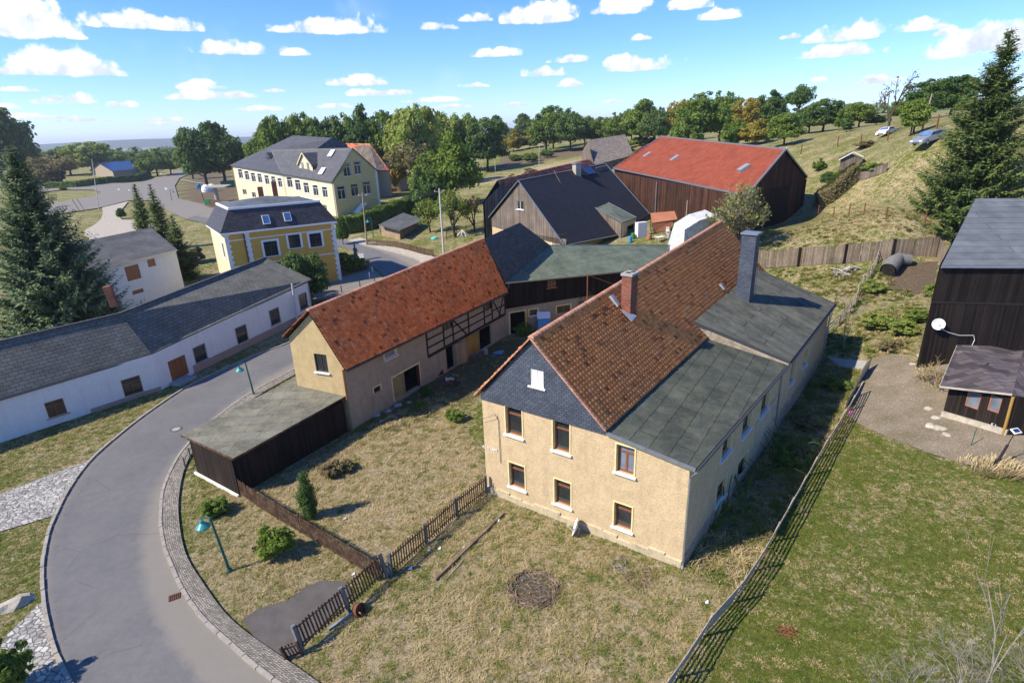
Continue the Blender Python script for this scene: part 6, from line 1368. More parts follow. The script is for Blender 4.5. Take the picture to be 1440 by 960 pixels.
c=Vector(G(932,325));t=thing('brown_awning',tuple(c),'rusty brown awning shelter leaning against the red barn wall','shelter');m=MB();m.slab([c+Vector(q) for q in ((-2.,-.8,1.5),(1.8,-1.3,2.0),(2.,1.2,2.9),(-1.8,1.2,2.7))],.06);m.build('canopy','terracotta',t)
for a,b,h in ((-1.9,-.7,1.5),(1.7,-1.2,2.0),(1.9,1.1,2.8),(-1.7,1.1,2.6)): m=MB();m.tube([c+Vector((a,b,-.1)),c+Vector((a,b,h))],.05,6);m.build('post','wood_dark',t)
m=MB();m.poly([c+Vector(q) for q in ((-1.6,-.5,0),(.9,-.9,0),(1.2,-1.1,1.8),(-1.9,-.8,1.5))]);m.build('side_panel','terracotta',t)
clut=(('plastic_barrel',890,336,.3,.9,'green_paint','small green barrel at the porch corner'),('plastic_barrel',913,337,.35,.8,'terracotta','squat reddish barrel in the yard clutter'),('plastic_barrel',948,331,.35,.9,'gutter_dark','black barrel below the red barn wall'),('plastic_barrel',940,335,.3,.7,'tin_grey','grey metal barrel next to the garden table'),('plastic_barrel',886,341,.28,.9,'play_blue','blue barrel on the paving by the porch'))
for n_,x,y,r_,h_,m_,l_ in clut:
    c=Vector(G(x,y));m=MB();m.lathe(c,[(r_*.9,0),(r_,.1*h_),(r_*1.05,.35*h_),(r_,.4*h_),(r_*1.05,.7*h_),(r_*.95,.95*h_),(r_*.9,h_),(.01,h_)],14);tag(m.build(n_,m_),l_,'barrel')
c=Vector(G(957,342));m=MB();m.lathe(c+Vector((0,0,.0)),[(.95,0),(.9,.35),(.6,.75),(.01,.95)],14);tag(m.build('covered_heap','tin_grey'),'small grey covered heap left of the white tarpaulin stack','heap')
for x,y,l_ in ((939,329,'white plastic chair behind the garden table'),(948,336,'white plastic chair tipped near the black barrel')):
    c=Vector(G(x,y));t=thing('garden_chair',tuple(c),l_,'chair');m=MB();m.box(c+Vector((0,0,.45)),(.5,.5,.05));m.build('seat','white_plastic',t);m=MB();m.box(c+Vector((0,.24,.75)),(.5,.05,.6));m.build('backrest','white_plastic',t)
    for a,b in ((-.2,-.2),(.2,-.2),(.2,.2),(-.2,.2)): m=MB();m.tube([c+Vector((a,b,0)),c+Vector((a,b,.45))],.025,5);m.build('leg','white_plastic',t)
c=Vector(G(651,338));t=thing('folded_parasol',tuple(c),'folded white parasol frame in the garden beside the dark fence','parasol');m=MB();m.tube([c,c+Vector((0,0,2.))],.03,6);m.build('pole','white_plastic',t)
m=MB()
for k in range(7): a=k*.9;m.tube([c+Vector((0,0,1.9)),c+Vector((math.cos(a)*1.1,math.sin(a)*1.1,.9))],.05,5)
m.build('ribs','white_plastic',t)
c=Vector(G(611,336));m=MB();m.lathe(c,[(.7,0),(.65,.25),(.3,.4),(.01,.42)],12);tag(m.build('turquoise_cover','teal_tarp'),'small turquoise cover on the sunny garden lawn','cover')
# statue and signs by the villa lane
c=Vector(G(502,374));t=thing('statue',tuple(c),'weathered grey statue on a pedestal at the villa garden corner','statue');m=MB();m.box(c+Vector((0,0,.7)),(.9,.9,1.4),.3);m.box(c+Vector((0,0,1.45)),(1.1,1.1,.12),.3);m.build('pedestal','concrete',t)
m=MB();m.lathe(c+Vector((0,0,1.5)),[(.36,0),(.3,.5),(.22,.95),(.32,1.3),(.30,1.45),(.11,1.6),(.1,1.68),(.17,1.78),(.18,1.92),(.1,2.05),(.01,2.08)],14);m.tube([c+Vector((.25,0,2.9)),c+Vector((.42,0,2.5)),c+Vector((.2,-.15,2.3))],.07,6);m.build('figure','post_conc',t)
def sign(px,py,h,label,mat='white_plastic',w=.5):
    c=Vector(G(px,py));t=thing('road_sign',tuple(c),label,'road sign');m=MB();m.tube([c,c+Vector((0,0,h))],.04,6);m.build('pole','tin_grey',t);m=MB();m.box(c+Vector((0,-.06,h-.25)),(w,.03,w*.9));m.build('sign_plate',mat,t)
sign(509,368,1.3,'low white sign plate beside the statue',w=.9);sign(236,276,3.2,'white road sign at the crossroads beside the conifers',w=.9);sign(228,250,3.,'white road sign on the far side of the crossroads',w=.9);sign(170,278,3.5,'tall slim sign with white plate before the crossroads',w=.7);sign(184,277,3.,'slim sign just right of another at the crossroads',w=.6);sign(262,238,3.,'far white sign beside the road leaving towards the houses',w=.9)
for x,y,l_ in ((524,384,'white road marker post at the lane mouth'),(520,392,'short white marker post beside the lane fence')):
    c=Vector(G(x,y));m=MB();m.box(c+Vector((0,0,.5)),(.14,.14,1.0));m.box(c+Vector((0,0,.8)),(.15,.15,.15));tag(m.build('marker_post','white_plastic'),l_,'post')
for x,y,l_ in ((113,298,'leaning dark post pair on the verge left of the paving'),(119,296,'leaning dark post right beside its twin on the verge')):
    c=Vector(G(x,y));m=MB();m.tube([c,c+Vector((-1.5,0,4.))],.09,6);tag(m.build('leaning_post','deadwood'),l_,'post')
c=Vector(G(173,262));m=MB();m.box(c,(1.,.4,.1));
# playground
def at_(px,py): return Vector(G(px,py))
c=at_(306,284);t=thing('play_shelter',tuple(c),'grey canopy on a thick pillar beside the playground','shelter');m=MB();m.tube([c,c+Vector((0,0,5))],[.75,.6],12);m.build('pillar','concrete',t);m=MB();m.slab([c+Vector(q) for q in ((-2.6,-1.6,5.2),(4.6,-2.,5.2),(4.9,2.2,5.6),(-2.2,2.,5.6))],.35);m.build('canopy','concrete',t)
for x,y,l_ in ((291,270,'white dome of the playground nearest the blue frame'),(299,269,'white dome of the playground nearest the grey pillar')):
    c=at_(x,y);m=MB();m.lathe(c,[(2.,0),(2.,1.2),(1.5,2.4),(.7,3.),(.01,3.1)],16);tag(m.build('play_dome','white_plastic'),l_,'play dome')
c=at_(287,283);t=thing('play_tower',tuple(c),'blue and teal play tower at the playground edge','play equipment');m=MB();m.tube([c,c+Vector((-.4,0,4.6))],.14,6);m.build('post','gutter_dark',t);m=MB()
for k in range(5): m.box(c+Vector((-.6+random.uniform(-.5,.5),0,4.4+.35*k)),(1.2,.6,.4),.3*k)
m.build('panels','play_blue',t)
c=at_(293,288);m=MB();m.box(c+Vector((0,0,.9)),(1.7,1.2,1.8));tag(m.build('lime_box','leaf_box' if 0 else 'green_paint'),'small green bin on the verge before the playground','bin')
c=at_(322,262);m=MB();m.box(c+Vector((0,0,1.1)),(6,3,2.2));m.slab([c+Vector(q) for q in ((-3.2,-1.7,2.25),(3.2,-1.7,2.25),(3.2,1.7,2.6),(-3.2,1.7,2.6))],.1);tag(m.build('green_container','green_paint'),'dark green container beside the large yellow building','container')
fence('playground_wall','brown panel fence right of the playground by the road',gF([(297,290),(312,292)]),2.2,'picket_brown',4.,pitch=.4,w=.39)
# ================================================================== CARS
def car(base,rz,label,mat,s=1.,tilt=0):
    b=Vector(base);t=thing('parked_car',tuple(b),label,'car','cars parked on the hill');d_=Vector((math.cos(rz),math.sin(rz)));e_=Vector((-d_.y,d_.x));sl=(tz(*(b.xy+d_*1.6))-tz(*(b.xy-d_*1.6)))/3.2;sr=(tz(*(b.xy+e_*.8))-tz(*(b.xy-e_*.8)))/1.6;M=Matrix.Rotation(rz,3,'Z')@Matrix.Rotation(-math.atan(sl*.3),3,'Y')@Matrix.Rotation(math.atan(sr*.4),3,'X')
    q=lambda x,y,z:b+M@(Vector((x,y,z))*s)
    prof=[(-2.25,.35),(-2.3,.62),(-2.2,.88),(-1.7,.96),(-1.0,1.36),(-.3,1.44),(.45,1.40),(1.05,.98),(1.9,.82),(2.25,.62),(2.28,.35)]
    m=MB();W_=lambda z:.86 if z<1. else .86-(z-1.)*.42
    for i in range(len(prof)-1):
        (x0,z0),(x1,z1)=prof[i],prof[i+1];a,c_=W_(z0),W_(z1);m.poly([q(x0,-a,z0),q(x0,a,z0),q(x1,c_,z1),q(x1,-c_,z1)],smooth=False)
    for sd_ in (-1,1):
        pts=[q(x,sd_*W_(z),z) for x,z in prof]
        m.poly(pts[:3]+pts[3:4]+[pts[7]]+pts[8:]);m.poly([pts[3],pts[4],pts[5],pts[6],pts[7]])
    m.poly([q(-2.25,-.86,.35),q(2.28,-.86,.35),q(2.28,.86,.35),q(-2.25,.86,.35)]);m.build('body',mat,t)
    e=.012
    for nm_,(x0,z0),(x1,z1) in (('windscreen',(.52,1.37),(1.0,1.03)),('rear_window',(-1.62,1.0),(-1.06,1.33))): m=MB();m.poly([q(x0+.02,-W_(z0)+.1,z0+e+.02),q(x0+.02,W_(z0)-.1,z0+e+.02),q(x1+.02,W_(z1)-.1,z1+e+.02),q(x1+.02,-W_(z1)+.1,z1+e+.02)]);m.build(nm_,'pane_sky',t)
    for sd_ in (-1,1):
        m=MB();o_=lambda z:sd_*(W_(z)+.012);m.poly([q(-1.45,o_(1.03),1.03),q(-.95,o_(1.3),1.3),q(.35,o_(1.33),1.33),q(.85,o_(1.03),1.03)]);m.build('side_window','pane',t)
    for x in (-1.45,1.4):
        for sd_ in (-1,1):
            m=MB();m.lathe(q(x,sd_*.78,.33),[(.01,-.1*s),(.30*s,-.1*s),(.33*s,-.06*s),(.33*s,.06*s),(.30*s,.1*s),(.01,.1*s)],16,0,M@Vector((0,1,0)));w_=m.build('wheel','tyre',t);m=MB();m.lathe(q(x,sd_*.86,.33),[(.01,0.03),(.19*s,.03),(.2*s,-.01)],12,0,M@Vector((0,sd_,0)));m.build('hub','tin_grey',w_)
    for sd_ in (-1,1):
        m=MB();m.box(q(2.2,sd_*.6,.66),(.12*s,.36*s,.14*s),rz);m.build('headlight','white_plastic',t)
    m=MB();m.box(q(2.285,0,.45),(.03*s,.9*s,.16*s),rz);m.build('grille','gutter_dark',t)
    return t
cb_=Vector(G(1307,200));car(cb_+Vector((0,0,-.05)),R(198),'silver car parked on the hillside grass beside the big spruce','car_silver',1.12,.02)
cb2=Vector(G(1246,190));car(cb2,R(215),'white car parked further off by the tall bare tree','car_white',1.0)
# ================================================================== VEGETATION
def unit(n,r): v=r.normal(size=(n,3));return v/np.linalg.norm(v,axis=1,keepdims=True)
def leafquads(C,Nrm,size,r,aspect=1.5):
    n=len(C);Nrm=Nrm/np.linalg.norm(Nrm,axis=1,keepdims=True);t=np.cross(Nrm,unit(n,r));t/=np.linalg.norm(t,axis=1,keepdims=True)+1e-9;b=np.cross(Nrm,t)
    s=size[:,None];V=np.stack([C-t*s*aspect*.5,C-b*s*.5,C+t*s*aspect*.5,C+b*s*.5],1).reshape(-1,3)
    return V,np.arange(4*n).reshape(n,4)
def make_crown(seed,n_clump=70,per=110,leaf=.032,shape='round',base=.22,wid=.38,gap=.0):
    # unit-height tree: crown between z=base and 1; returns V,F,rnd and clump centres
    r=np.random.default_rng(seed);d=unit(n_clump*3,r);rad=r.random(len(d))**.38
    if shape=='cone': pass
    lob=1+.28*np.sin(d[:,0]*3.1+seed)+.22*np.sin(d[:,1]*4.3+seed*2)+.2*np.sin(d[:,2]*5+seed*3)
    c=d*rad[:,None]*lob[:,None];hz=(1-base)/2
    nn_=np.linalg.norm(c,axis=1,keepdims=True);c=c*np.minimum(1,.95/np.maximum(nn_,1e-3));c[:,2]=np.where(c[:,2]<-.45,-.45-(c[:,2]+.45)*.3,c[:,2]);c=c[:n_clump]
    zz=(c[:,2]+1)/2
    k={'round':1,'oval':.8,'flat':1.1,'cone':1}[shape];wr=np.ones(len(c))*k
    if shape=='cone': wr=np.clip(1.25-zz*1.15,.12,1)
    if shape=='oval': wr=.9*np.sqrt(np.clip(1-((zz-.45)/.75)**2,.05,1))
    P=np.stack([c[:,0]*wid*wr,c[:,1]*wid*wr,base+hz+c[:,2]*hz*.92],1)
    V=[];Fq=[];Rn=[];o=0
    for i,p in enumerate(P):
        rc=.105*(1.25-.5*abs(c[i,2]))*r.uniform(.65,1.25);n=int(per*r.uniform(.6,1.3)*(rc/.105)**1.5);dd=unit(n,r);rr=rc*r.random(n)**.42
        C=p+dd*rr[:,None]*np.array([1.15,1.15,.72]);nn=dd*.7+unit(n,r)*.7+np.array([0,0,.55])
        v,f=leafquads(C,nn,leaf*r.uniform(.55,1.35,n),r);V.append(v);Fq.append(f+o);o+=len(v);cl=r.random();Rn.append(np.repeat(np.clip(cl*.55+r.random(n)*.45,0,1),4))
    return np.concatenate(V),np.concatenate(Fq),np.concatenate(Rn),P
def trunk_mb(P,seed,base=.2,r0=.028,n=9,top=.8):
    r_=random.Random(seed);m=MB();m.tube([(0,0,-.03),(.004,0,base*.5),(r_.uniform(-.01,.01),0,base),(r_.uniform(-.02,.02),r_.uniform(-.02,.02),(base+top)/2),(0,0,top)],[r0*1.35,r0,r0*.85,r0*.5,r0*.12],7)
    for i in range(n):
        p=Vector(P[r_.randrange(len(P))]);z0=base+(p.z-base)*r_.uniform(.1,.5);a=Vector((0,0,max(z0,base*.8)));mid=a.lerp(p,.5)+Vector((0,0,-.02));m.tube([a,mid,p],[r0*.42,r0*.26,r0*.08],5,caps=False)
    return m
PROT={}
def proto(key):
    if key in PROT: return PROT[key]
    shape,variant,leafm,barkm=key;sd=variant*17+len(shape)
    prm=dict(round=dict(n_clump=150,per=90,leaf=.036,base=.02,wid=.50),oval=dict(n_clump=150,per=90,leaf=.036,base=.0,wid=.46),cone=dict(n_clump=150,per=95,leaf=.030,base=.0,wid=.46),
      bush=dict(n_clump=90,per=95,leaf=.05,base=-.15,wid=.55),open=dict(n_clump=60,per=50,leaf=.032,base=.25,wid=.42),column=dict(n_clump=150,per=90,leaf=.026,base=-.30,wid=.20),pine=dict(n_clump=40,per=110,leaf=.03,base=.45,wid=.34),dense=dict(n_clump=190,per=100,leaf=.034,base=-.02,wid=.5))[shape]
    shp={'bush':'round','open':'round','pine':'round','column':'oval','dense':'round'}.get(shape,shape)
    V_,F_,Rn,P=make_crown(sd,shape=shp,**prm)
    oc=npmesh('crown',V_,F_,Rn,leafm);cr=oc.data;bpy.data.objects.remove(oc)
    tk=None
    m=trunk_mb(P,sd,max(prm['base'],.14),.03 if shape not in('bush',) else .018,12 if shape!='pine' else 18,.8);o=m.build('trunk',barkm);tk=o.data;bpy.data.objects.remove(o)
    PROT[key]=(tk,cr);return PROT[key]
TR=random.Random(3)
def plant(name,P,h,w,key,label,cat,group=None,rz=None):
    tk,cr=proto(key);t=thing(name,tuple(P),label,cat,group);rz=TR.random()*6.28 if rz is None else rz
    for nm,me in (('trunk',tk),('crown',cr)):
        o=bpy.data.objects.new(nm,me);COL.objects.link(o);o.parent=t;o.scale=(w,w,h);o.rotation_euler=(0,0,rz)
    return t
WID=dict(column=.40,round=1.0,oval=.84,cone=.84,bush=1.1,open=.84,pine=.72,dense=1.02)
def tree(px,pb,pt,wpx,shape,leafm,label,name='deciduous_tree',cat='tree',group=None,y=None,bark='bark',var=None,drop=0):
    P=Vector(G(px,pb)) if y is None else Vector(Y(px,pb,y))
    if y is not None: P.z=tz(P.x,P.y)
    h=hfit(P,px,pt,0,60);dep=(np.array(P)-CAM)@_f;w=wpx*dep/F/WID[shape];P.z-=drop
    return plant(name,P,(h+drop),w,(shape,TR.randrange(4) if var is None else var,leafm,bark),label,cat,group)
gB='trees beyond the large yellow building';gM='trees around the meadow';gH='trees along the hill crest'
tree(8,262,140,96,'dense','leaf_dark','huge dark tree at the far left edge behind the blue-green spruce')
tree(292,264,168,56,'oval','leaf_dark','left half of the dark tree pair by the playground',y=None);tree(318,262,163,62,'oval','leaf_dark','taller right tree of the dark pair by the playground')
tree(272,252,196,34,'oval','leaf_green','smaller mid-green tree at the left foot of the dark pair')
for x,t_,w,s,l,lab in ((372,168,44,'oval','leaf_green','first mid-green tree above the left end of the large slate roof'),(398,155,52,'round','leaf_green','broad green tree above the hipped slate roof'),(432,151,56,'round','leaf_green','rounded green tree above the middle of the slate roof'),(465,150,50,'oval','leaf_dark','dark green tree above the slate ridge'),(494,152,44,'round','leaf_light','paler tree left of the tallest dark one behind the yellow gable'),(514,139,52,'oval','leaf_dark','tallest dark tree behind the yellow gable'),(543,152,48,'round','leaf_green','green tree just right of the yellow gable top')):
    tree(x,230,t_,w,s,l,lab,group=gB,y=232+TR.uniform(-8,12))
tree(583,228,138,78,'round','leaf_light','tall airy pale-leaved tree between the yellow gable and the bright evergreen',y=205,var=1);tree(556,250,205,32,'bush','leaf_autumn','orange bush behind the terracotta roof',name='bush',cat='bush',y=200);tree(578,262,192,58,'open','leaf_brown','bare-looking pale shrub tree behind the stone outbuilding',y=190)
tree(640,290,176,74,'cone','leaf_box','big bright green conical evergreen right of the stone outbuilding',name='evergreen_tree');tree(612,292,210,58,'dense','leaf_green','lower bushy evergreen at the left foot of the bright conical one',name='evergreen_tree');tree(600,300,232,44,'bush','leaf_dark','dark shrub mass below the bushy evergreen',name='bush',cat='bush')
tree(630,244,150,52,'round','leaf_light','pale green tree peeping above the bright conical evergreen',y=250);tree(655,242,154,46,'round','leaf_light','yellow-green tree left of the dark meadow tree',y=255);tree(686,241,163,62,'round','leaf_dark','dark round tree on the left side of the meadow')
for x,pb,t_,w,s,l,lab,y in ((702,215,158,26,'oval','leaf_dark','slim distant tree on the meadow horizon left of its twin',400),(739,205,156,30,'oval','leaf_dark','slim bluish distant tree on the meadow horizon',420),(722,210,180,30,'bush','leaf_autumn','golden bush at the left of the meadow edge',330),(745,208,182,34,'bush','leaf_autumn','second golden bush at the meadow edge',335),(768,206,151,44,'oval','leaf_green','tall green tree in the middle of the meadow edge',290),(778,206,146,40,'round','leaf_green','tallest green tree in the middle of the meadow edge',310),(802,203,148,46,'round','leaf_dark','dark tree standing right of the tall green meadow tree',285),(822,203,158,30,'oval','leaf_dark','narrow dark tree at the right end of the meadow group',300),(846,200,163,38,'round','leaf_green','low green tree behind the brown field shed',290),(868,198,155,38,'round','leaf_green','green tree right of the field shed ridge',280),(900,196,134,46,'oval','leaf_green','tall oval green tree behind the red barn left end',260),(921,196,146,40,'round','leaf_dark','dark tree beside the tall oval one',250),(888,196,150,34,'round','leaf_dark','dark round tree left of the tall oval one',290),(952,190,136,38,'round','leaf_autumn','rusty yellow tree above the red roof ridge',250)):
    tree(x,pb,t_,w,s,l,lab,group=gM,y=y)
for x,t_,w,s,l,lab,y in ((985,124,66,'round','leaf_green','great light green tree above the middle of the red roof',190),(1012,123,52,'round','leaf_green','right companion of the great green tree above the red roof',205),(965,152,40,'bush','leaf_green','low green tree mass left of the great green tree',175),(1046,136,42,'round','leaf_autumn','yellow-brown tree right of the great green trees',195),(1064,130,34,'oval','leaf_green','mid-green tree between the yellow tree and the tall one',205),(1082,122,40,'oval','leaf_dark','tall grey-green tree on the crest left of the pine',215),(1030,160,36,'bush','leaf_green','green bush below the yellow-brown tree',165),(1062,162,40,'bush','leaf_autumn','yellowish bush above the red roof right part',160)):
    tree(x,190,t_,w,s,l,lab,group=gH,y=y)
tree(1102,206,157,46,'round','leaf_green','round apple-like tree standing alone on the slope above the red barn gable',y=None)
tree(1119,190,113,38,'pine','leaf_dark','tall airy pine on the crest',name='pine_tree',y=170,bark='bark')
tree(1158,178,137,54,'dense','leaf_dark','broad dark tree on the crest right of the pine',y=160);tree(1138,180,146,40,'round','leaf_dark','dark tree immediately right of the pine',y=165)
tree(1208,176,141,40,'round','leaf_green','green round tree on the crest left of the bare tree',y=150);tree(1186,178,150,24,'bush','leaf_green','small green bush on the crest between the dark and green trees',y=150,name='bush',cat='bush');tree(1191,180,164,18,'bush','leaf_dark','dark round bush on the crest',y=140,name='bush',cat='bush');tree(1232,178,158,30,'bush','leaf_dark','dark bush behind the bare tree',y=150,name='bush',cat='bush')
tree(1283,194,132,40,'oval','leaf_green','olive green tree directly left of the silver car',y=97);tree(1300,180,106,60,'round','leaf_dark','large dark tree on the hilltop behind the silver car',y=122);tree(1333,178,104,60,'round','leaf_dark','large dark tree on the hilltop next to the big spruce',y=118);tree(1268,178,136,36,'round','leaf_green','small green tree left of the hilltop dark trees',y=135)
tree(1362,180,140,50,'dense','leaf_green','dense green tree half hidden behind the big spruce',y=110)
# left background
for x,pb,t_,w,s,l,lab in ((88,262,212,66,'open','leaf_brown','bare brownish shrub tree left of the blue roof'),(70,262,222,44,'bush','leaf_brown','brown shrub at the left of the hedge'),(132,246,198,66,'round','leaf_light','rounded yellow-green tree behind the blue roof'),(100,246,204,44,'round','leaf_green','green tree behind the brown shrub'),(158,240,208,36,'round','leaf_green','green tree touching the blue roof ridge'),(222,248,207,40,'round','leaf_green','green tree left of the road leaving the crossroads'),(241,246,212,34,'round','leaf_dark','dark bushy tree beside the departing road'),(206,244,222,26,'bush','leaf_light','small light bush right of the blue roof')):
    tree(x,pb,t_,w,s,l,lab)
for i,(x,pb,t_,w,s,l) in enumerate(((190,215,206,24,'bush','leaf_dark'),(225,214,205,26,'bush','leaf_green'),(256,214,205,24,'bush','leaf_green'),(170,216,207,22,'bush','leaf_green'),(345,222,206,26,'bush','leaf_dark'),(150,214,205,26,'bush','leaf_dark'),(60,222,205,40,'bush','leaf_dark'),(40,220,204,34,'bush','leaf_green'),(335,216,206,24,'bush','leaf_green'),(280,214,205,22,'bush','leaf_dark'))):
    tree(x,pb,t_,w,s,l,'distant dark tree clump low on the left horizon','bush' if 0 else 'distant_tree','tree','distant trees on the left horizon',y=[520,620,560,700,420,600,460,520,480,600][i])
# mid-distance bushes
for x,pb,t_,w,s,l,lab in ((432,428,346,62,'dense','leaf_dark','dark bushy tree in front of the ochre villa'),(408,420,362,40,'dense','leaf_dark','lower dark bush left of the bushy tree at the villa'),(483,345,302,18,'dense','leaf_dark','narrow dark ivy column at the villa right corner'),(490,382,352,34,'bush','leaf_green','green shrub below the statue'),(508,380,362,26,'bush','leaf_autumn','yellowish shrub at the lane mouth'),(275,370,345,26,'bush','leaf_brown','reddish shrub behind the white outbuilding'),
 (388,782,738,52,'bush','leaf_box','round bright green shrub on the grass before the picket fence'),(303,722,698,34,'bush','leaf_green','small olive shrub at the shed end'),(470,668,648,30,'bush','leaf_brown','low brownish shrub beside the black shed'),(488,660,645,24,'bush','leaf_brown','second low brownish shrub further along the shed'),(20,970,902,60,'bush','leaf_green','dark green bush in the bottom left corner'),
 (1152,240,222,18,'bush','leaf_green','small green bush by the hillside garden'),(1165,262,240,22,'dense','leaf_dark','dark clipped bush above the brown hedge left'),(1180,255,237,22,'cone','leaf_green','small conical bush above the brown hedge'),(1207,243,228,18,'bush','leaf_light','small yellowish bush behind the hen house'),(1226,243,226,28,'bush','leaf_light','yellow-green bush right of the hen house'),(1215,208,196,30,'bush','leaf_brown','low brownish heather patch on the slope'),
 (770,222,208,20,'bush','leaf_dark','small dark bush in the meadow'),(748,228,213,22,'bush','leaf_green','small green bush in the meadow'),(726,226,216,22,'bush','leaf_green','small bush at the meadow left'),(748,250,234,24,'bush','leaf_brown','reddish bush in the meadow above the red tiled shed'),(722,262,244,28,'bush','leaf_brown','larger reddish bush beside the thin meadow pole'),(875,215,192,40,'bush','leaf_light','yellow-green bush mass between field shed and red barn'),(902,205,188,36,'bush','leaf_light','yellow-green bushes behind the red barn left slope'),
 (172,308,292,12,'dense','leaf_dark','small round evergreen bush beside the paving'),(90,268,260,9,'bush','leaf_green','tiny bush on the traffic island'),(1318,418,396,34,'bush','leaf_light','yellow-green weed clump beside the black barn'),(1235,462,436,44,'bush','leaf_light','yellow-green weed clump in the middle of the rough garden'),(1270,470,448,40,'bush','leaf_light','second weed clump in the middle of the rough garden'),(1225,412,392,30,'bush','leaf_light','weed clump below the concrete pipe'),(1290,452,432,36,'bush','leaf_green','green weed clump near the black barn'),(1250,492,476,30,'bush','leaf_brown','brown weed clump at the top of the gravel yard')):
    tree(x,pb,t_,w,s,l,lab,'shrub' if 'tree' not in lab else 'deciduous_tree','shrub' if 'tree' not in lab else 'tree')
tree(437,728,654,19,'column','leaf_dark','slender green columnar cypress with a browned foot in the dry garden',name='cypress',cat='tree',var=2)
for x,pb,pt,w,s,l,lab in ((1105,655,630,34,'bush','leaf_green','low green weed bush beside the farmhouse side wall'),(1130,600,578,30,'bush','leaf_brown','brownish weed bush further along the farmhouse side wall'),(1175,545,528,34,'bush','leaf_green','small green weed bush by the concrete slab path'),(1120,640,622,26,'bush','leaf_brown','dry brown bush between side wall and rail fence'),(640,590,575,26,'bush','leaf_green','low green weed clump in the barn yard'),(590,575,562,20,'bush','leaf_green','small green weed clump near the barn gate'),(735,470,452,26,'bush','leaf_green','weeds growing before the yellow door'),(600,555,540,18,'bush','leaf_dark','dark nettle clump beside the leaning crate')):
    tree(x,pb,pt,w,s,l,lab,'shrub','shrub')
# ---- spruces
def spruce(seed,Hh,Rr,nper=7,step=.36,droop=.28,spread=1.,twig=.55,dens=1.):
    r=np.random.default_rng(seed);C=[];D=[];S=[];W_=[];Rn=[];br=MB();z=Hh*.04
    while z<Hh*.985:
        f=z/Hh;L0_=Rr*(1-f)**.98*(1 if f>.12 else .75+f*2);n=max(4,int(nper*(.75+.5*r.random())))
        for k in range(n):
            a=r.uniform(0,6.283);L=L0_*r.uniform(.62,1.12)+.15;dx,dy=math.cos(a),math.sin(a);tt=np.arange(.12,1,.32/dens/max(L,.3));tt=tt[tt<1]
            dr=droop*(1-.6*f);path=lambda t:np.stack([dx*L*t,dy*L*t,z-dr*L*np.sin(np.minimum(t,1)*2.2)*.9+.16*L*t**3+f*L*.55*t],-1)
            p=path(tt);s=L*(1-tt)*.33+.22;shade=r.random()
            for side_ in (-1,0,1,2):
                m=len(tt);jit=r.normal(0,.05,(m,3));dirn=np.stack([dx*(.75 if side_<2 else .1)+(-dy)*side_*(.8 if side_<2 else 0)+r.normal(0,.18,m),dy*(.75 if side_<2 else .1)+dx*side_*(.8 if side_<2 else 0)+r.normal(0,.18,m),(-.28 if side_<2 else -1.1)+r.normal(0,.18,m)+.3*f],1)
                dirn/=np.linalg.norm(dirn,axis=1,keepdims=True);l=np.clip(s*(1. if side_ in(-1,1) else .8),.18,1.15)*r.uniform(.7,1.25,m)*twig/.55*.85
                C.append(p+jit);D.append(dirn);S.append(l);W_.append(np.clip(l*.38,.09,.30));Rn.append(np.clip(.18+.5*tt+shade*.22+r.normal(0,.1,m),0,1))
            q=path(np.array([0,.5,1.]));br.tube([q[0],q[1],q[2]],[.045*(1-f)+.012,.03*(1-f)+.008,.006],4,caps=False) if L>1 else None
        z+=step*r.uniform(.7,1.3)
    C=np.concatenate(C);D=np.concatenate(D);S=np.concatenate(S);W_=np.concatenate(W_);Rn=np.concatenate(Rn);n=len(C)
    up=np.array([0,0,1.])+r.normal(0,.35,(n,3));sd_=np.cross(D,up);sd_/=np.linalg.norm(sd_,axis=1,keepdims=True)
    V_=np.stack([C-sd_*W_[:,None]*.35,C+D*S[:,None]*.55-sd_*W_[:,None]*.5-np.array([0,0,.03]),C+D*S[:,None],C+D*S[:,None]*.5+sd_*W_[:,None]*.5-np.array([0,0,.03])],1).reshape(-1,3)
    m=br;m.tube([(0,0,-.5),(0,0,Hh*.3),(0,0,Hh*.7),(0,0,Hh*.99)],[Hh*.016,Hh*.012,Hh*.006,.02],8)
    return V_,np.arange(4*n).reshape(n,4),np.repeat(Rn,4),m
def put_spruce(P,Hh,Rr,mat,label,seed,**k):
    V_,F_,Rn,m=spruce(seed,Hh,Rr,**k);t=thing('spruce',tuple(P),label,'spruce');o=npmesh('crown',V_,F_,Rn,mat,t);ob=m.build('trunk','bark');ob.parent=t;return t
P=Vector(G(1352,322));hS=hfit(P,1415,33,0,60);xt=proj((P.x,P.y,P.z+hS))
put_spruce(P+Vector((1.2,1.2,-.5)),hS+.5,8.0,'needle','very tall green spruce behind the black barn at the right',5,nper=10,step=.30,twig=.75)
P=Vector(G(100,470));hS=hfit(P,22,200,0,60)
put_spruce(P+Vector((.6,-1,0)),hS,8.3,'needle_blue','large blue-green spruce behind the long white house at the left',8,nper=12,step=.30,droop=.30,twig=.75)
for x,pb,pt,w,lab,sd in ((212,352,256,36,'left and yellower of the three spruces behind the white outbuilding',21),(238,372,258,46,'taller middle spruce of the three behind the white outbuilding',22),(262,392,300,44,'lower dark spruce right of the white outbuilding',23)):
    P=Vector(G(x,pb));hS=hfit(P,x,pt,0,40);dep=(np.array(P)-CAM)@_f;put_spruce(P,hS,w*dep/F*.62,'needle',lab,sd,nper=9,step=.4,twig=.9,droop=.1,dens=.9)
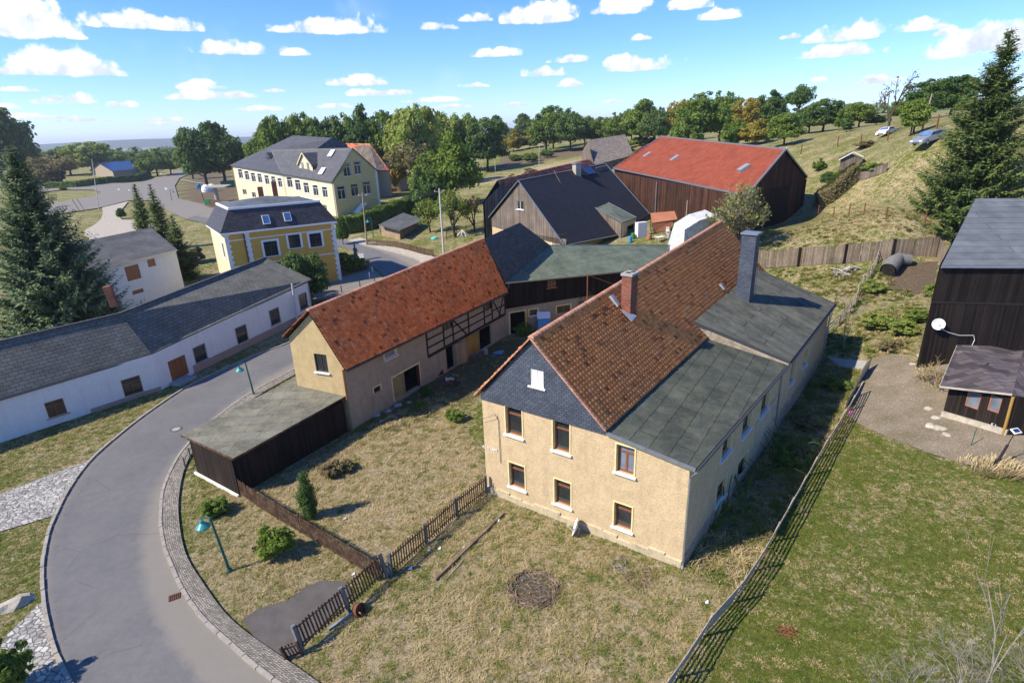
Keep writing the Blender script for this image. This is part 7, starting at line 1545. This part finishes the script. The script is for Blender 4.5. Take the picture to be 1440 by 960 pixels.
# ---- bare / sparsely leaved trees
def bare(name,P,h,w,label,mat,seed,depth=5,leafm=None,leaf=.1,nleaf=0,spreadz=.55,r0=.12,cat='tree',splits=(2,4),group=None,lean=(0,0),multi=1):
    r_=random.Random(seed);m=MB();tips=[]
    def grow(p,d,l,r,k):
        q=p+d*l*.5+Vector((r_.gauss(0,.04),r_.gauss(0,.04),0))*l;e=p+d*l+Vector((r_.gauss(0,.06),r_.gauss(0,.06),r_.gauss(0,.03)))*l
        m.tube([p,q,e],[r,r*.8,r*.62],5 if k<2 else 3,caps=False);tips.append(q);tips.append(e)
        if k>=depth: return
        for i in range(r_.randint(*splits)):
            a=Vector((r_.gauss(0,1),r_.gauss(0,1),r_.gauss(0,spreadz)));nd=(d*.9+a.normalized()*.78+Vector((0,0,.12))).normalized();s_=p.lerp(e,r_.uniform(.5,1.));grow(s_,nd,l*r_.uniform(.6,.85),r*.6,k+1)
    t=thing(name,tuple(P),label,cat,group)
    for j in range(multi):
        grow(Vector((0,0,-.1)),Vector((r_.gauss(0,.1)+lean[0]+(r_.gauss(0,.4) if multi>1 else 0),r_.gauss(0,.1)+lean[1]+(r_.gauss(0,.4) if multi>1 else 0),1)).normalized(),.28,r0/h,0)
    V_=np.array([list(v) for v in m.v]);mx_=max(V_[:,2].max(),.1);wx=np.abs(V_[:,:2]).max();sz=h/mx_;sx=(w/2)/wx
    m.v=[Vector((v.x*sx,v.y*sx,v.z*sz)) for v in m.v];o=m.build('trunk',mat);o.parent=t
    if nleaf:
        r=np.random.default_rng(seed);T_=np.array([[q.x*sx,q.y*sx,q.z*sz] for q in tips]);T_=T_[T_[:,2]>h*.22];c=T_[r.integers(0,len(T_),nleaf)]+r.normal(0,h*.025,(nleaf,3));v,f=leafquads(c,unit(nleaf,r)+np.array([0,0,.4]),leaf*r.uniform(.6,1.4,nleaf),r);npmesh('foliage',v,f,np.repeat(r.random(nleaf),4),leafm,t)
    return t
def bt(px,pb,pt,wpx,*a,y=None,**k):
    P=Vector(G(px,pb)) if y is None else Vector(Y(px,pb,y))
    if y is not None:P.z=tz(P.x,P.y)
    h=hfit(P,px,pt,0,50);dep=(np.array(P)-CAM)@_f;return bare(k.pop('name','bare_tree'),P,h,wpx*dep/F,*a,**k)
bt(1035,352,252,118,'sparse spreading tree with small yellow-green leaves before the red barn','bark_pale',31,depth=5,leafm='leaf_light',leaf=.22,nleaf=2000,r0=.3,multi=3,splits=(3,4))
bt(1250,182,97,46,'tall bare leafless tree on the hill crest','bark',32,y=112,depth=5,r0=.35,splits=(2,3),leafm='leaf_brown',leaf=.25,nleaf=160)
bt(641,333,262,62,'old fruit tree with thin yellowish leaves nearest the tall grey pole','bark',33,depth=5,leafm='leaf_light',leaf=.26,nleaf=3200,r0=.3,name='fruit_tree',splits=(3,4));bt(668,326,275,46,'smaller thin-leaved fruit tree right of the old one','bark',34,depth=5,leafm='leaf_brown',leaf=.22,nleaf=1400,r0=.25,name='fruit_tree',splits=(2,4));bt(606,326,278,44,'thin bushy fruit tree behind the small garden shed','bark',35,depth=5,leafm='leaf_light',leaf=.24,nleaf=2200,r0=.25,name='fruit_tree',splits=(3,4))
bt(1187,496,400,46,'bare young sapling with thin spreading branches beside the slab path','branch_grey',36,depth=3,r0=.05,name='sapling',splits=(2,3))
bt(1371,1000,765,90,'slender leafless sapling on the lawn at the lower right','branch_grey',37,depth=3,r0=.04,name='sapling',splits=(1,3))
bt(822,470,390,70,'dry climbing shrub with curled brown leaves against the boarded wing wall','deadwood',38,depth=4,leafm='leaf_brown',leaf=.16,nleaf=900,r0=.09,multi=2,name='climbing_shrub',cat='shrub',y=61.5)
for i,(x,pb,pt,w) in enumerate(((1260,995,915,150),(1345,990,900,160),(1430,1000,870,190))):
    bt(x,pb,pt,w,'bare grey tangle of twigs at the bottom right edge of the lawn','branch_grey',50+i,depth=5,r0=.018,name='bare_bush',cat='bush',group='bare twiggy bushes at the lower right',multi=3,splits=(2,4),spreadz=.8)
for i,(x,pb,pt,w) in enumerate(((1318,545,500,60),(1300,535,508,40))): bt(x,pb,pt,w,('taller' if i==0 else 'shorter')+' yellowish leafless shrub against the black barn foot','straw',60+i,depth=4,r0=.05,name='bare_bush',cat='bush',multi=4,splits=(2,3))
# long yellow-green suckers by the farmhouse side wall
r_=random.Random(4)
for i,(x,y) in enumerate(((1000,745),(1020,722),(1045,700),(1068,676),(1085,650),(1098,640))):
    b=Vector(G(x,y));m=MB()
    for k in range(7):
        a=r_.uniform(-.6,2.2);l=r_.uniform(1.6,3.6);d=Vector((math.cos(a)*.9,math.sin(a)*.9,0));m.tube([b+d*.1,b+d*l*.3+Vector((0,0,l*.34)),b+d*l*.65+Vector((0,0,l*.46)),b+d*l+Vector((0,0,l*.36))],[.035,.03,.022,.008],4,caps=False)
    tag(m.build('willow_suckers','leaf_box'),'clump of long yellow-green suckers leaning beside the farmhouse side wall','plant','yellow-green sucker clumps along the side wall')
# dry reeds near the hut lamp
def reeds(name,c,R_,n,L,label,mat='straw',seed=1,w=.018):
    r=np.random.default_rng(seed);a=r.uniform(0,6.283,n);rr=R_*np.sqrt(r.random(n));B=np.stack([c[0]+np.cos(a)*rr*1.6,c[1]+np.sin(a)*rr,np.zeros(n)],1);B[:,2]=T(B[:,0],B[:,1]);l=L*r.uniform(.5,1.1,n);d=np.stack([np.cos(a)*.6+.5,np.sin(a)*.6-.2,np.ones(n)*1.1],1)+r.normal(0,.25,(n,3));d/=np.linalg.norm(d,axis=1,keepdims=True)
    s=np.stack([-d[:,1],d[:,0],np.zeros(n)],1)*w*2;m_=B+d*l[:,None]*.6;e=B+d*l[:,None]+np.stack([d[:,0]*l*.3,d[:,1]*l*.3,-.3*l],1)
    V_=np.stack([B-s,B+s,m_+s,m_-s,e],1).reshape(-1,3);k=np.arange(n)*5;Fq=np.concatenate([np.stack([k,k+1,k+2,k+3],1)]);o=npmesh(name,V_,np.concatenate([Fq,np.stack([k+3,k+2,k+4,k+4],1)[:0]]),np.repeat(r.random(n),5),mat)
    return tag(o,label,'grass clump')
reeds('dry_reeds',G(1395,662),.75,260,1.1,'clump of dry straw-coloured grass around the black lamp post');reeds('dry_reeds',G(1425,668),.6,160,1.,'clump of dry grass right of the lamp post clump',seed=5);reeds('dry_reeds',G(1360,652),.4,60,.8,'thin dry grass clump left of the lamp post',seed=6)
# ---- hedges: leafy boxes
def hedge(name,pts,h,wd,mat,label,dens=60,leaf=.16,seed=1,round_=.2):
    r=np.random.default_rng(seed);P=res(pts,step=1.);V_=[];o=0;C=[];Nn=[]
    for i in range(len(P)-1):
        a,b=P[i],P[i+1];u=(b-a)/np.linalg.norm(b-a);n_=np.array([u[1],-u[0]]);k=int(dens*h)
        t=r.random(k);s=r.uniform(-1,1,k);z=r.random(k);f=r.integers(0,3,k);hh=h*(1+.08*np.sin(i*.9+seed))
        s=np.where(f==0,np.sign(s)*r.uniform(.8,1.05,k),s);z=np.where(f==1,r.uniform(.9,1.04,k),z);s=s*(1-round_*z)
        q=a+(b-a)*t[:,None]+n_*(s*wd/2)[:,None];gz=T(q[:,0],q[:,1]);C.append(np.stack([q[:,0],q[:,1],gz+z*hh],1));Nn.append(np.stack([n_[0]*s,n_[1]*s,z*.8],1)+unit(k,r)*.6)
    C=np.concatenate(C);Nn=np.concatenate(Nn);v,f=leafquads(C,Nn,leaf*r.uniform(.6,1.4,len(C)),r);t=thing(name,tuple(T3(P[0])),label,'hedge');L_=np.array(t.location)
    npmesh('foliage',v-L_,f,np.repeat(np.clip(r.random(len(C))*.7+.3*np.sin(C[:,0]*1.3)**2,0,1),4),mat,t)
    m=MB()
    for i in range(len(P)-1): m.bar(T3(P[i],h*.45),T3(P[i+1],h*.45),wd*.62,h*.8)
    m.build('inner_stems','soil',t);return t
hedge('trimmed_hedge',gF([(484,329),(520,322),(556,306),(596,292)]),3.6,3.2,'leaf_green','tall trimmed green hedge behind the wooden utility pole',380,.24,3)
hedge('brown_hedge',gF([(1148,292),(1165,284),(1185,268),(1202,254)]),2.6,2.2,'leaf_brown','brownish clipped hedge climbing the slope beside the red barn',480,.2,4)
hedge('roadside_hedge',gF([(66,266),(110,264),(150,258),(195,254)]),3.2,4.,'leaf_green','long overgrown green hedge behind the crossroads',160,.6,5)
hedge('roadside_hedge',gF([(150,259),(195,255),(210,248)]),3.6,3.,'leaf_dark','darker hedge stretch right of the long one at the crossroads',160,.6,6)
# ---- far woods: nobody could count these
r=np.random.default_rng(77);C=[];Rn=[];S=[];D=[]
for k in range(520):
    a=R(r.uniform(-52,48));d=r.uniform(520,2600);x,y=math.sin(a)*d,math.cos(a)*d
    if R(-8)<a and d<700: continue
    if R(-42)<a<R(-27) and d<900: continue
    R0=r.uniform(7,16);hh=r.uniform(8,13);n=50;q=unit(n,r)*np.array([R0*2.2,R0,hh*.5]);zc=max(min(tz(x,y),22)*max(0,1-(d-1200)/1500) if d>1200 else tz(x,y),-3);C.append(q+np.array([x,y,zc+hh*.45]));D.append(q/np.linalg.norm(q,axis=1,keepdims=True));S.append(np.full(n,R0*.55)*r.uniform(.6,1.2,n));Rn.append(np.full(n,r.random()*.6)+r.random(n)*.4)
C=np.concatenate(C);v,f=leafquads(C,np.concatenate(D)+unit(len(C),r)*.4,np.concatenate(S),r,1.2);tag(npmesh('far_woods',v,f,np.repeat(np.concatenate(Rn),4),'leaf_dark'),'dark woods and hedgerows on the far plain','woods',None,'stuff')
# distant ridge on the left horizon
m=MB();N_=60;pts=[]
for i in range(N_+1):
    a=R(-75+i*2.0);d=5200;h=50+9*math.sin(i*.33)+5*math.sin(i*.9+1);pts.append((Vector((math.sin(a)*d,math.cos(a)*d,-6)),Vector((math.sin(a)*(d+900),math.cos(a)*(d+900),h)),Vector((math.sin(a)*(d+2600),math.cos(a)*(d+2600),h*.8))))
for i in range(N_):
    for j in (0,1): m.poly([pts[i][j],pts[i+1][j],pts[i+1][j+1],pts[i][j+1]],smooth=True)
tag(m.build('hills','hill_far'),None,None,None,'structure')
# ================================================================== GRASS
def patch(x,y,sd=0):
    v=0
    for k,(f,a) in enumerate(((.35,1.),(.9,.8),(2.1,.6),(4.7,.5))):
        v=v+a*np.sin(f*x*1.1+f*y*.6+sd+k*2.3+1.5*np.sin(f*.7*y+k))*np.sin(f*y*1.2-f*x*.4+k*1.1+sd*2)
    return v/2.
hard=[np.array([p[:2] for p in q]) for q in (road_poly,[tuple(p) for p in offset(near_right,0)]+[tuple(p) for p in reversed(walk_out)],P_cobA,P_cobB,P_drive,P_gravel,P_slab,house_fp,P_lane)]
hard.append(np.array([(g[0],g[1]) for g in (g0,g1,g2,g3)]));hard.append(np.array([(gl[0],gl[1]),(gR[0],gR[1]),(bf[0],bf[1]),(elf.x,elf.y)]));hard.append(np.array([(s_e.x,s_e.y),(s_v.x,s_v.y),(s_far.x,s_far.y),(s_fe.x,s_fe.y)]))
hard.append(np.array([tuple(kb.xy),tuple(e1b.xy),tuple(bk1.xy),tuple(bk0.xy)]));hard.append(np.array([(q.x,q.y) for q in (qs[0],qs[1],qs[4],qs[5])]));hard.append(np.array([(wh0[0],wh0[1]),(whk[0],whk[1]),(whr[0],whr[1]),(bk1.x-8,bk1.y),(wh0[0]-10,wh0[1]+20)]))
def scatter(name,poly,dens,L,wd,green,label,seed,blades=4,lean=.8,soilskip=False,amp=.22,mat='grass_blade'):
    r=np.random.default_rng(seed);poly=np.array([p[:2] for p in poly]);x0,y0=poly.min(0);x1,y1=poly.max(0);n=int((x1-x0)*(y1-y0)*dens);m_=max(1,n//7);cx_=r.uniform(x0,x1,m_);cy_=r.uniform(y0,y1,m_);k_=r.integers(0,m_,n);cg_=r.normal(0,.30,m_);cl_=r.uniform(.6,1.5,m_);x=cx_[k_]+r.normal(0,.10,n);y=cy_[k_]+r.normal(0,.10,n);ok=inpoly(x,y,poly)
    # keep only what the lens can nearly see
    z=T(x,y);v=np.stack([x,y,z],1)-CAM;dz_=v@_f;pxx=CX+F*(v@IR)/np.maximum(dz_,.1);pyy=CY-F*(v@IU)/np.maximum(dz_,.1);ok&=(dz_>1)&(pxx>-150)&(pxx<1590)&(pyy>-50)&(pyy<1080)
    for h_ in hard: ok&=~inpoly(x,y,h_)
    if soilskip: ok&=(r.random(n)<.55)
    ok&=(np.hypot(x-pit[0],y-pit[1])>1.15)|(r.random(n)<.1)
    x,y,z=x[ok],y[ok],z[ok];cg=cg_[k_[ok]];cl=cl_[k_[ok]];n=len(x);pt=patch(x,y,seed*.0);g=np.clip(green+pt*amp+cg+r.normal(0,.06,n),0,1)
    X_=np.repeat(x,blades)+r.normal(0,.03,n*blades);Y_=np.repeat(y,blades)+r.normal(0,.03,n*blades);Z_=np.repeat(z,blades);g=np.repeat(g,blades)+r.normal(0,.06,n*blades);k=n*blades
    a=r.uniform(0,6.283,k);l=L*r.uniform(.5,1.4,k)*np.repeat(cl,blades)*(1+.3*np.repeat(pt,blades));l=np.clip(l,.03,2);ln=lean*r.uniform(.3,1.3,k);d=np.stack([np.cos(a)*ln,np.sin(a)*ln,np.ones(k)],1);d/=np.linalg.norm(d,axis=1,keepdims=True);s=np.stack([-np.sin(a),np.cos(a),np.zeros(k)],1)*wd*r.uniform(.6,1.3,k)[:,None]
    B=np.stack([X_,Y_,Z_-.02],1);mid=B+d*l[:,None]*.55;e=mid+np.stack([d[:,0]*1.5,d[:,1]*1.5,d[:,2]*.25-.1*ln],1)*l[:,None]*.45
    V_=np.stack([B-s,B+s,mid+s*.8,e,mid-s*.8],1).reshape(-1,3);q=np.arange(k)*5;Fq=np.concatenate([np.stack([q,q+1,q+2,q+4],1)]);F3=np.stack([q+4,q+2,q+3,q+3],1)
    # one quad for the lower half and one (kite) for the tip, as separate quads
    V2=np.stack([mid-s*.8,mid+s*.8,e+s*.12,e-s*.12],1).reshape(-1,3);m1=len(V_);Fq2=np.arange(4*k).reshape(k,4)+m1
    o=npmesh(name,np.concatenate([V_,V2]),np.concatenate([Fq,Fq2]),np.clip(np.concatenate([np.repeat(g,5),np.repeat(g+.05,4)]),0,1),mat);return tag(o,label,'grass',None,'stuff')
scatter('dry_grass',P_yard,95,.18,.012,.60,'dry matted straw-coloured grass in the farmhouse front yard',1,lean=1.6,amp=.30)
scatter('dry_grass',P_garden,70,.19,.013,.72,'long dry yellow grass in the fenced garden',2,lean=1.6,amp=.25)
scatter('verge_grass',P_verge,90,.15,.011,.50,'mixed green and straw grass on the verge by the driveway',3,lean=1.3,amp=.34)
scatter('lawn_grass',P_lawn,95,.095,.013,.22,'green lawn with yellowed patches right of the rail fence',4,lean=1.,amp=.34)
scatter('rough_grass',P_strip,45,.36,.018,.42,'dark weedy growth on the strip beside the farmhouse',5,lean=1.3,amp=.3)
scatter('rough_grass',P_court,30,.18,.014,.35,'sparse weeds in the barn yard',6,lean=1.2,soilskip=True,amp=.3)
scatter('rough_grass',P_back,22,.36,.03,.36,'tall yellow-green weeds in the rough garden behind the farmhouse',7,lean=1.,amp=.38)
scatter('rough_grass',GP([(1062,376),(1325,360),(1330,335),(1180,305),(1100,330),(1040,350)]),14,.32,.03,.52,'rough bracken and grass above the board fence',8,lean=1.1,amp=.42)
wl=GP([(-60,760),(-60,700),(0,688),(60,668),(130,640),(200,585),(262,540),(300,520),(360,492),(417,468),(436,448),(417,455),(330,500),(228,556),(60,606),(-60,645)])
scatter('verge_grass',wl,60,.14,.012,.36,'green and yellow verge grass below the long white house',9,lean=1.1,amp=.36)
scatter('verge_grass',GP([(-80,800),(0,750),(76,730),(62,800),(60,845),(7,897),(-60,960)]),80,.11,.012,.30,'green grass of the triangle between the cobbled areas',10,lean=1.1,amp=.34)
scatter('field_grass',P_field,7,.16,.03,.60,'dry mown grass of the hillside field',11,lean=1.3,amp=.3,blades=3)
# ================================================================== CLOUD MAP (computed here, used by the world shader)
def _noise2(h,w,cells_y,cells_x,seed):
    r=np.random.default_rng(seed);g=r.random((cells_y+3,cells_x+3))
    y=np.linspace(0,cells_y,h,endpoint=False);x=np.linspace(0,cells_x,w,endpoint=False)
    yi=y.astype(int);xi=x.astype(int);fy=(y-yi)[:,None];fx=(x-xi)[None,:];fy=fy*fy*(3-2*fy);fx=fx*fx*(3-2*fx)
    a=g[yi][:,xi];b=g[yi][:,xi+1];c=g[yi+1][:,xi];d=g[yi+1][:,xi+1]
    return (a*(1-fx)+b*fx)*(1-fy)+(c*(1-fx)+d*fx)*fy
AZ0,AZ1,EL0,EL1=R(-75),R(75),R(-2),R(40);CW,CH=4096,1152
def _fbm(cy,cx,n,seed,p=.55):
    o=np.zeros((CH,CW));a=1;s=0
    for k in range(n):
        if cy*2**k>CH: break
        o+=a*_noise2(CH,CW,cy*2**k,cx*2**k,seed+k);s+=a;a*=p
    return o/s
def azel(px,py):
    d=ray(px,py);d=d/np.linalg.norm(d);return math.atan2(d[0],d[1]),math.asin(d[2])
CL=[(18,32,58,32),(92,94,88,22),(185,30,62,17),(245,36,38,13),(335,68,55,15),(415,75,22,6),(455,37,72,17),(610,37,38,9),(668,24,26,11),(755,22,58,18),(870,8,44,20),(968,5,28,14),(1015,21,28,10),(700,75,30,8),
(800,82,34,10),(762,101,34,11),(890,90,58,16),(803,118,22,7),(500,114,50,11),(540,130,54,8),(285,121,38,8),(300,134,68,10),(385,128,20,4),(90,140,48,11),(165,148,34,7),(115,168,44,7),(28,126,28,5),(230,168,35,5),(360,153,42,5),(610,140,36,6),(668,120,22,5),(590,158,30,4),(470,150,40,4),(220,175,30,3),
(1183,47,56,19),(1182,72,62,12),(1112,50,12,8),(1300,37,38,11),(1335,45,20,8),(1405,55,84,36),(1235,113,40,8),(905,53,14,6),(727,147,17,4),(640,150,25,4),(45,165,60,5),(1150,113,14,4),(8,150,20,6),(108,52,12,6),(860,143,16,3)]
ca,ce=np.meshgrid(np.linspace(AZ0,AZ1,CW),np.linspace(EL0,EL1,CH))
fb=_fbm(14,56,7,3,.6);fs_=_fbm(60,220,5,40,.6);ft=_fbm(9,30,5,90,.5)
mask=np.full((CH,CW),-3.);hgt=np.zeros((CH,CW));rc=np.random.default_rng(5)
def blob(px,py,w,h):
    a0,e0=azel(px,py);a1,_=azel(px+w,py);_,e1=azel(px,py-h);wa,he=abs(a1-a0),abs(e1-e0)
    eb=e0-he*.55
    n=max(6,int(w/6))
    i0=np.searchsorted(ca[0],a0-1.3*wa),np.searchsorted(ca[0],a0+1.3*wa);j0=np.searchsorted(ce[:,0],eb-he*.5),np.searchsorted(ce[:,0],e0+he*1.4)
    A_=ca[j0[0]:j0[1],i0[0]:i0[1]];E_=ce[j0[0]:j0[1],i0[0]:i0[1]];yy=(E_-eb-.25*he)/(he*.95);q=.62-np.sqrt(((A_-a0)/wa)**2+yy**2)*.62;q=np.where(E_<eb,q-(eb-E_)/he*3,q);sub=mask[j0[0]:j0[1],i0[0]:i0[1]];up=q>sub;np.maximum(sub,q,out=sub);hh=hgt[j0[0]:j0[1],i0[0]:i0[1]];hh[up]=np.clip((E_-eb)/(he*1.7),-.3,1)[up]
    for k in range(n):
        t=rc.uniform(-1,1);env=(1-abs(t)**2.2);r=he*(.35+.65*env)*rc.uniform(.6,1.05);cx=a0+t*wa*.86;cy=eb+r*rc.uniform(.25,.95)*env+he*.1
        rx=r*rc.uniform(1.3,2.2)*max(1,wa/he/3.2)
        i0=np.searchsorted(ca[0],cx-2*rx),np.searchsorted(ca[0],cx+2*rx);j0=np.searchsorted(ce[:,0],cy-2.2*r),np.searchsorted(ce[:,0],cy+2.2*r)
        A_=ca[j0[0]:j0[1],i0[0]:i0[1]];E_=ce[j0[0]:j0[1],i0[0]:i0[1]];yy=(E_-cy)/r;yy=np.where(yy<0,yy*1.5,yy)
        q=1-np.sqrt(((A_-cx)/rx)**2+yy**2);q=np.where(E_<eb,q-(eb-E_)/he*3.2,q)
        sub=mask[j0[0]:j0[1],i0[0]:i0[1]];up=q>sub;np.maximum(sub,q,out=sub)
        hh=hgt[j0[0]:j0[1],i0[0]:i0[1]];v=np.clip((E_-eb)/(he*1.7),-.3,1)-(A_-cx)/rx*.12;hh[up]=v[up]
for c in CL: blob(*c)
dn=mask+.06+(fb-.5)*1.5+(fs_-.5)*.7
al=np.clip((dn+.0)/.46,0,1);al=al*al*(3-2*al)
wisp=np.clip((ft-.57)/.2,0,1)*np.clip((fb-.45)/.3,0,1)*.16*np.clip((R(22)-ce)/R(14),0,1)*np.clip((ce-R(1.5))/R(4),0,1)
al=np.maximum(al*.97,wisp)
br=np.clip(.25+.62*hgt+(fs_-.5)*1.5+(fb-.5)*1.3,0,1)  # sunlit tops and left sides, shaded bases, painted into the cloud brightness
br=np.where(al<.4,np.maximum(br,.62),br)
px_=np.zeros((CH,CW,4),np.float32);px_[...,0]=al;px_[...,1]=br;px_[...,3]=1
cimg=bpy.data.images.new('cloud_map',CW,CH,float_buffer=True,is_data=True);cimg.pixels.foreach_set(px_.ravel());cimg.update()
# ================================================================== HAZE
hz=NT('haze');hz.t.nodes.remove(hz.b);pv=hz.n('ShaderNodeVolumePrincipled');pv.inputs['Color'].default_value=(.80,.88,1,1);pv.inputs['Density'].default_value=.00012;pv.inputs['Anisotropy'].default_value=.2;hz.l(pv.outputs[0],hz.out.inputs['Volume'])
m=MB();m.box((0,3500,70),(26000,19000,156));tag(m.build('haze','haze'),None,None,None,'stuff')
# ================================================================== CAMERA, SKY, LIGHT
cd=bpy.data.cameras.new('Camera');cam=bpy.data.objects.new('Camera',cd);COL.objects.link(cam)
cd.sensor_width=36;cd.lens=36*800/1440;cd.clip_end=30000;cd.clip_start=.1
M=Matrix(((IR[0],IU[0],-_f[0]),(IR[1],IU[1],-_f[1]),(IR[2],IU[2],-_f[2]))).to_4x4();M.translation=Vector(CAM);cam.matrix_world=M;SC.camera=cam
SUN_EL=R(42.5);SH_AZ=R(69)       # shadows fall towards azimuth SH_AZ (from +y towards +x)
sv=Vector((-math.sin(SH_AZ)*math.cos(SUN_EL),-math.cos(SH_AZ)*math.cos(SUN_EL),math.sin(SUN_EL)))   # towards the sun
sd=bpy.data.lights.new('Sun','SUN');so=bpy.data.objects.new('Sun',sd);COL.objects.link(so);so.rotation_euler=sv.to_track_quat('Z','Y').to_euler();so.location=(0,0,80)
sd.energy=4.4;sd.angle=R(.9);sd.color=(1,.89,.73)
W=bpy.data.worlds.new('World');SC.world=W;W.use_nodes=True;nt=W.node_tree;nt.nodes.clear()
N=lambda ty:nt.nodes.new(ty);Lk=lambda a,b:nt.links.new(a,b)
out=N('ShaderNodeOutputWorld');bg=N('ShaderNodeBackground');Lk(bg.outputs[0],out.inputs[0])
sky=N('ShaderNodeTexSky');sky.sky_type='NISHITA';sky.sun_disc=False;sky.sun_elevation=SUN_EL;sky.sun_rotation=math.atan2(sv.x,sv.y);sky.altitude=900;sky.air_density=1.0;sky.dust_density=.1;sky.ozone_density=3.0
def mth(op,a,b=0.,clamp=False):
    q=N('ShaderNodeMath');q.operation=op;q.use_clamp=clamp
    for i,v in enumerate((a,b)):
        if isinstance(v,(int,float)):q.inputs[i].default_value=v
        else:Lk(v,q.inputs[i])
    return q.outputs[0]
tc=N('ShaderNodeTexCoord');sep=N('ShaderNodeSeparateXYZ');Lk(tc.outputs['Generated'],sep.inputs[0])
az=mth('ARCTAN2',sep.outputs[0],sep.outputs[1]);el=mth('ARCSINE',sep.outputs[2])
cmb=N('ShaderNodeCombineXYZ');Lk(mth('DIVIDE',mth('SUBTRACT',az,AZ0),AZ1-AZ0),cmb.inputs[0]);Lk(mth('DIVIDE',mth('SUBTRACT',el,EL0),EL1-EL0),cmb.inputs[1])
ti=N('ShaderNodeTexImage');ti.image=cimg;ti.extension='EXTEND';Lk(cmb.outputs[0],ti.inputs[0]);sc_=N('ShaderNodeSeparateColor');Lk(ti.outputs[0],sc_.inputs[0])
alpha=sc_.outputs[0]
ccol=N('ShaderNodeMix');ccol.data_type='RGBA';Lk(sc_.outputs[1],ccol.inputs[0]);ccol.inputs[6].default_value=(3.2,3.45,3.9,1);ccol.inputs[7].default_value=(5.4,5.3,5.3,1)
# photographic sky colour (polarised, saturated) as a colour correction of the Nishita sky
hsv=N('ShaderNodeHueSaturation');hsv.inputs['Saturation'].default_value=1.15;hsv.inputs['Value'].default_value=1.0
tm=N('ShaderNodeMix');tm.data_type='RGBA';tm.blend_type='MULTIPLY';tm.inputs[0].default_value=1;tm.inputs[7].default_value=(.60,.675,.88,1);Lk(sky.outputs[0],tm.inputs[6]);Lk(tm.outputs[2],hsv.inputs['Color'])
mx=N('ShaderNodeMix');mx.data_type='RGBA';Lk(alpha,mx.inputs[0]);Lk(hsv.outputs[0],mx.inputs[6]);Lk(ccol.outputs[2],mx.inputs[7]);Lk(mx.outputs[2],bg.inputs[0])
bg.inputs[1].default_value=.15
W.cycles.sampling_method='MANUAL';W.cycles.sample_map_resolution=1024
vs=SC.view_settings;vs.view_transform='Standard';vs.look='None';vs.gamma=1;vs.exposure=0.82;vs.use_curve_mapping=False
SC.render.engine='CYCLES';SC.cycles.volume_bounces=0;SC.cycles.max_bounces=5;SC.cycles.diffuse_bounces=3;SC.cycles.transparent_max_bounces=4
for o in bpy.data.objects:
    if '_o' in o: del o['_o']
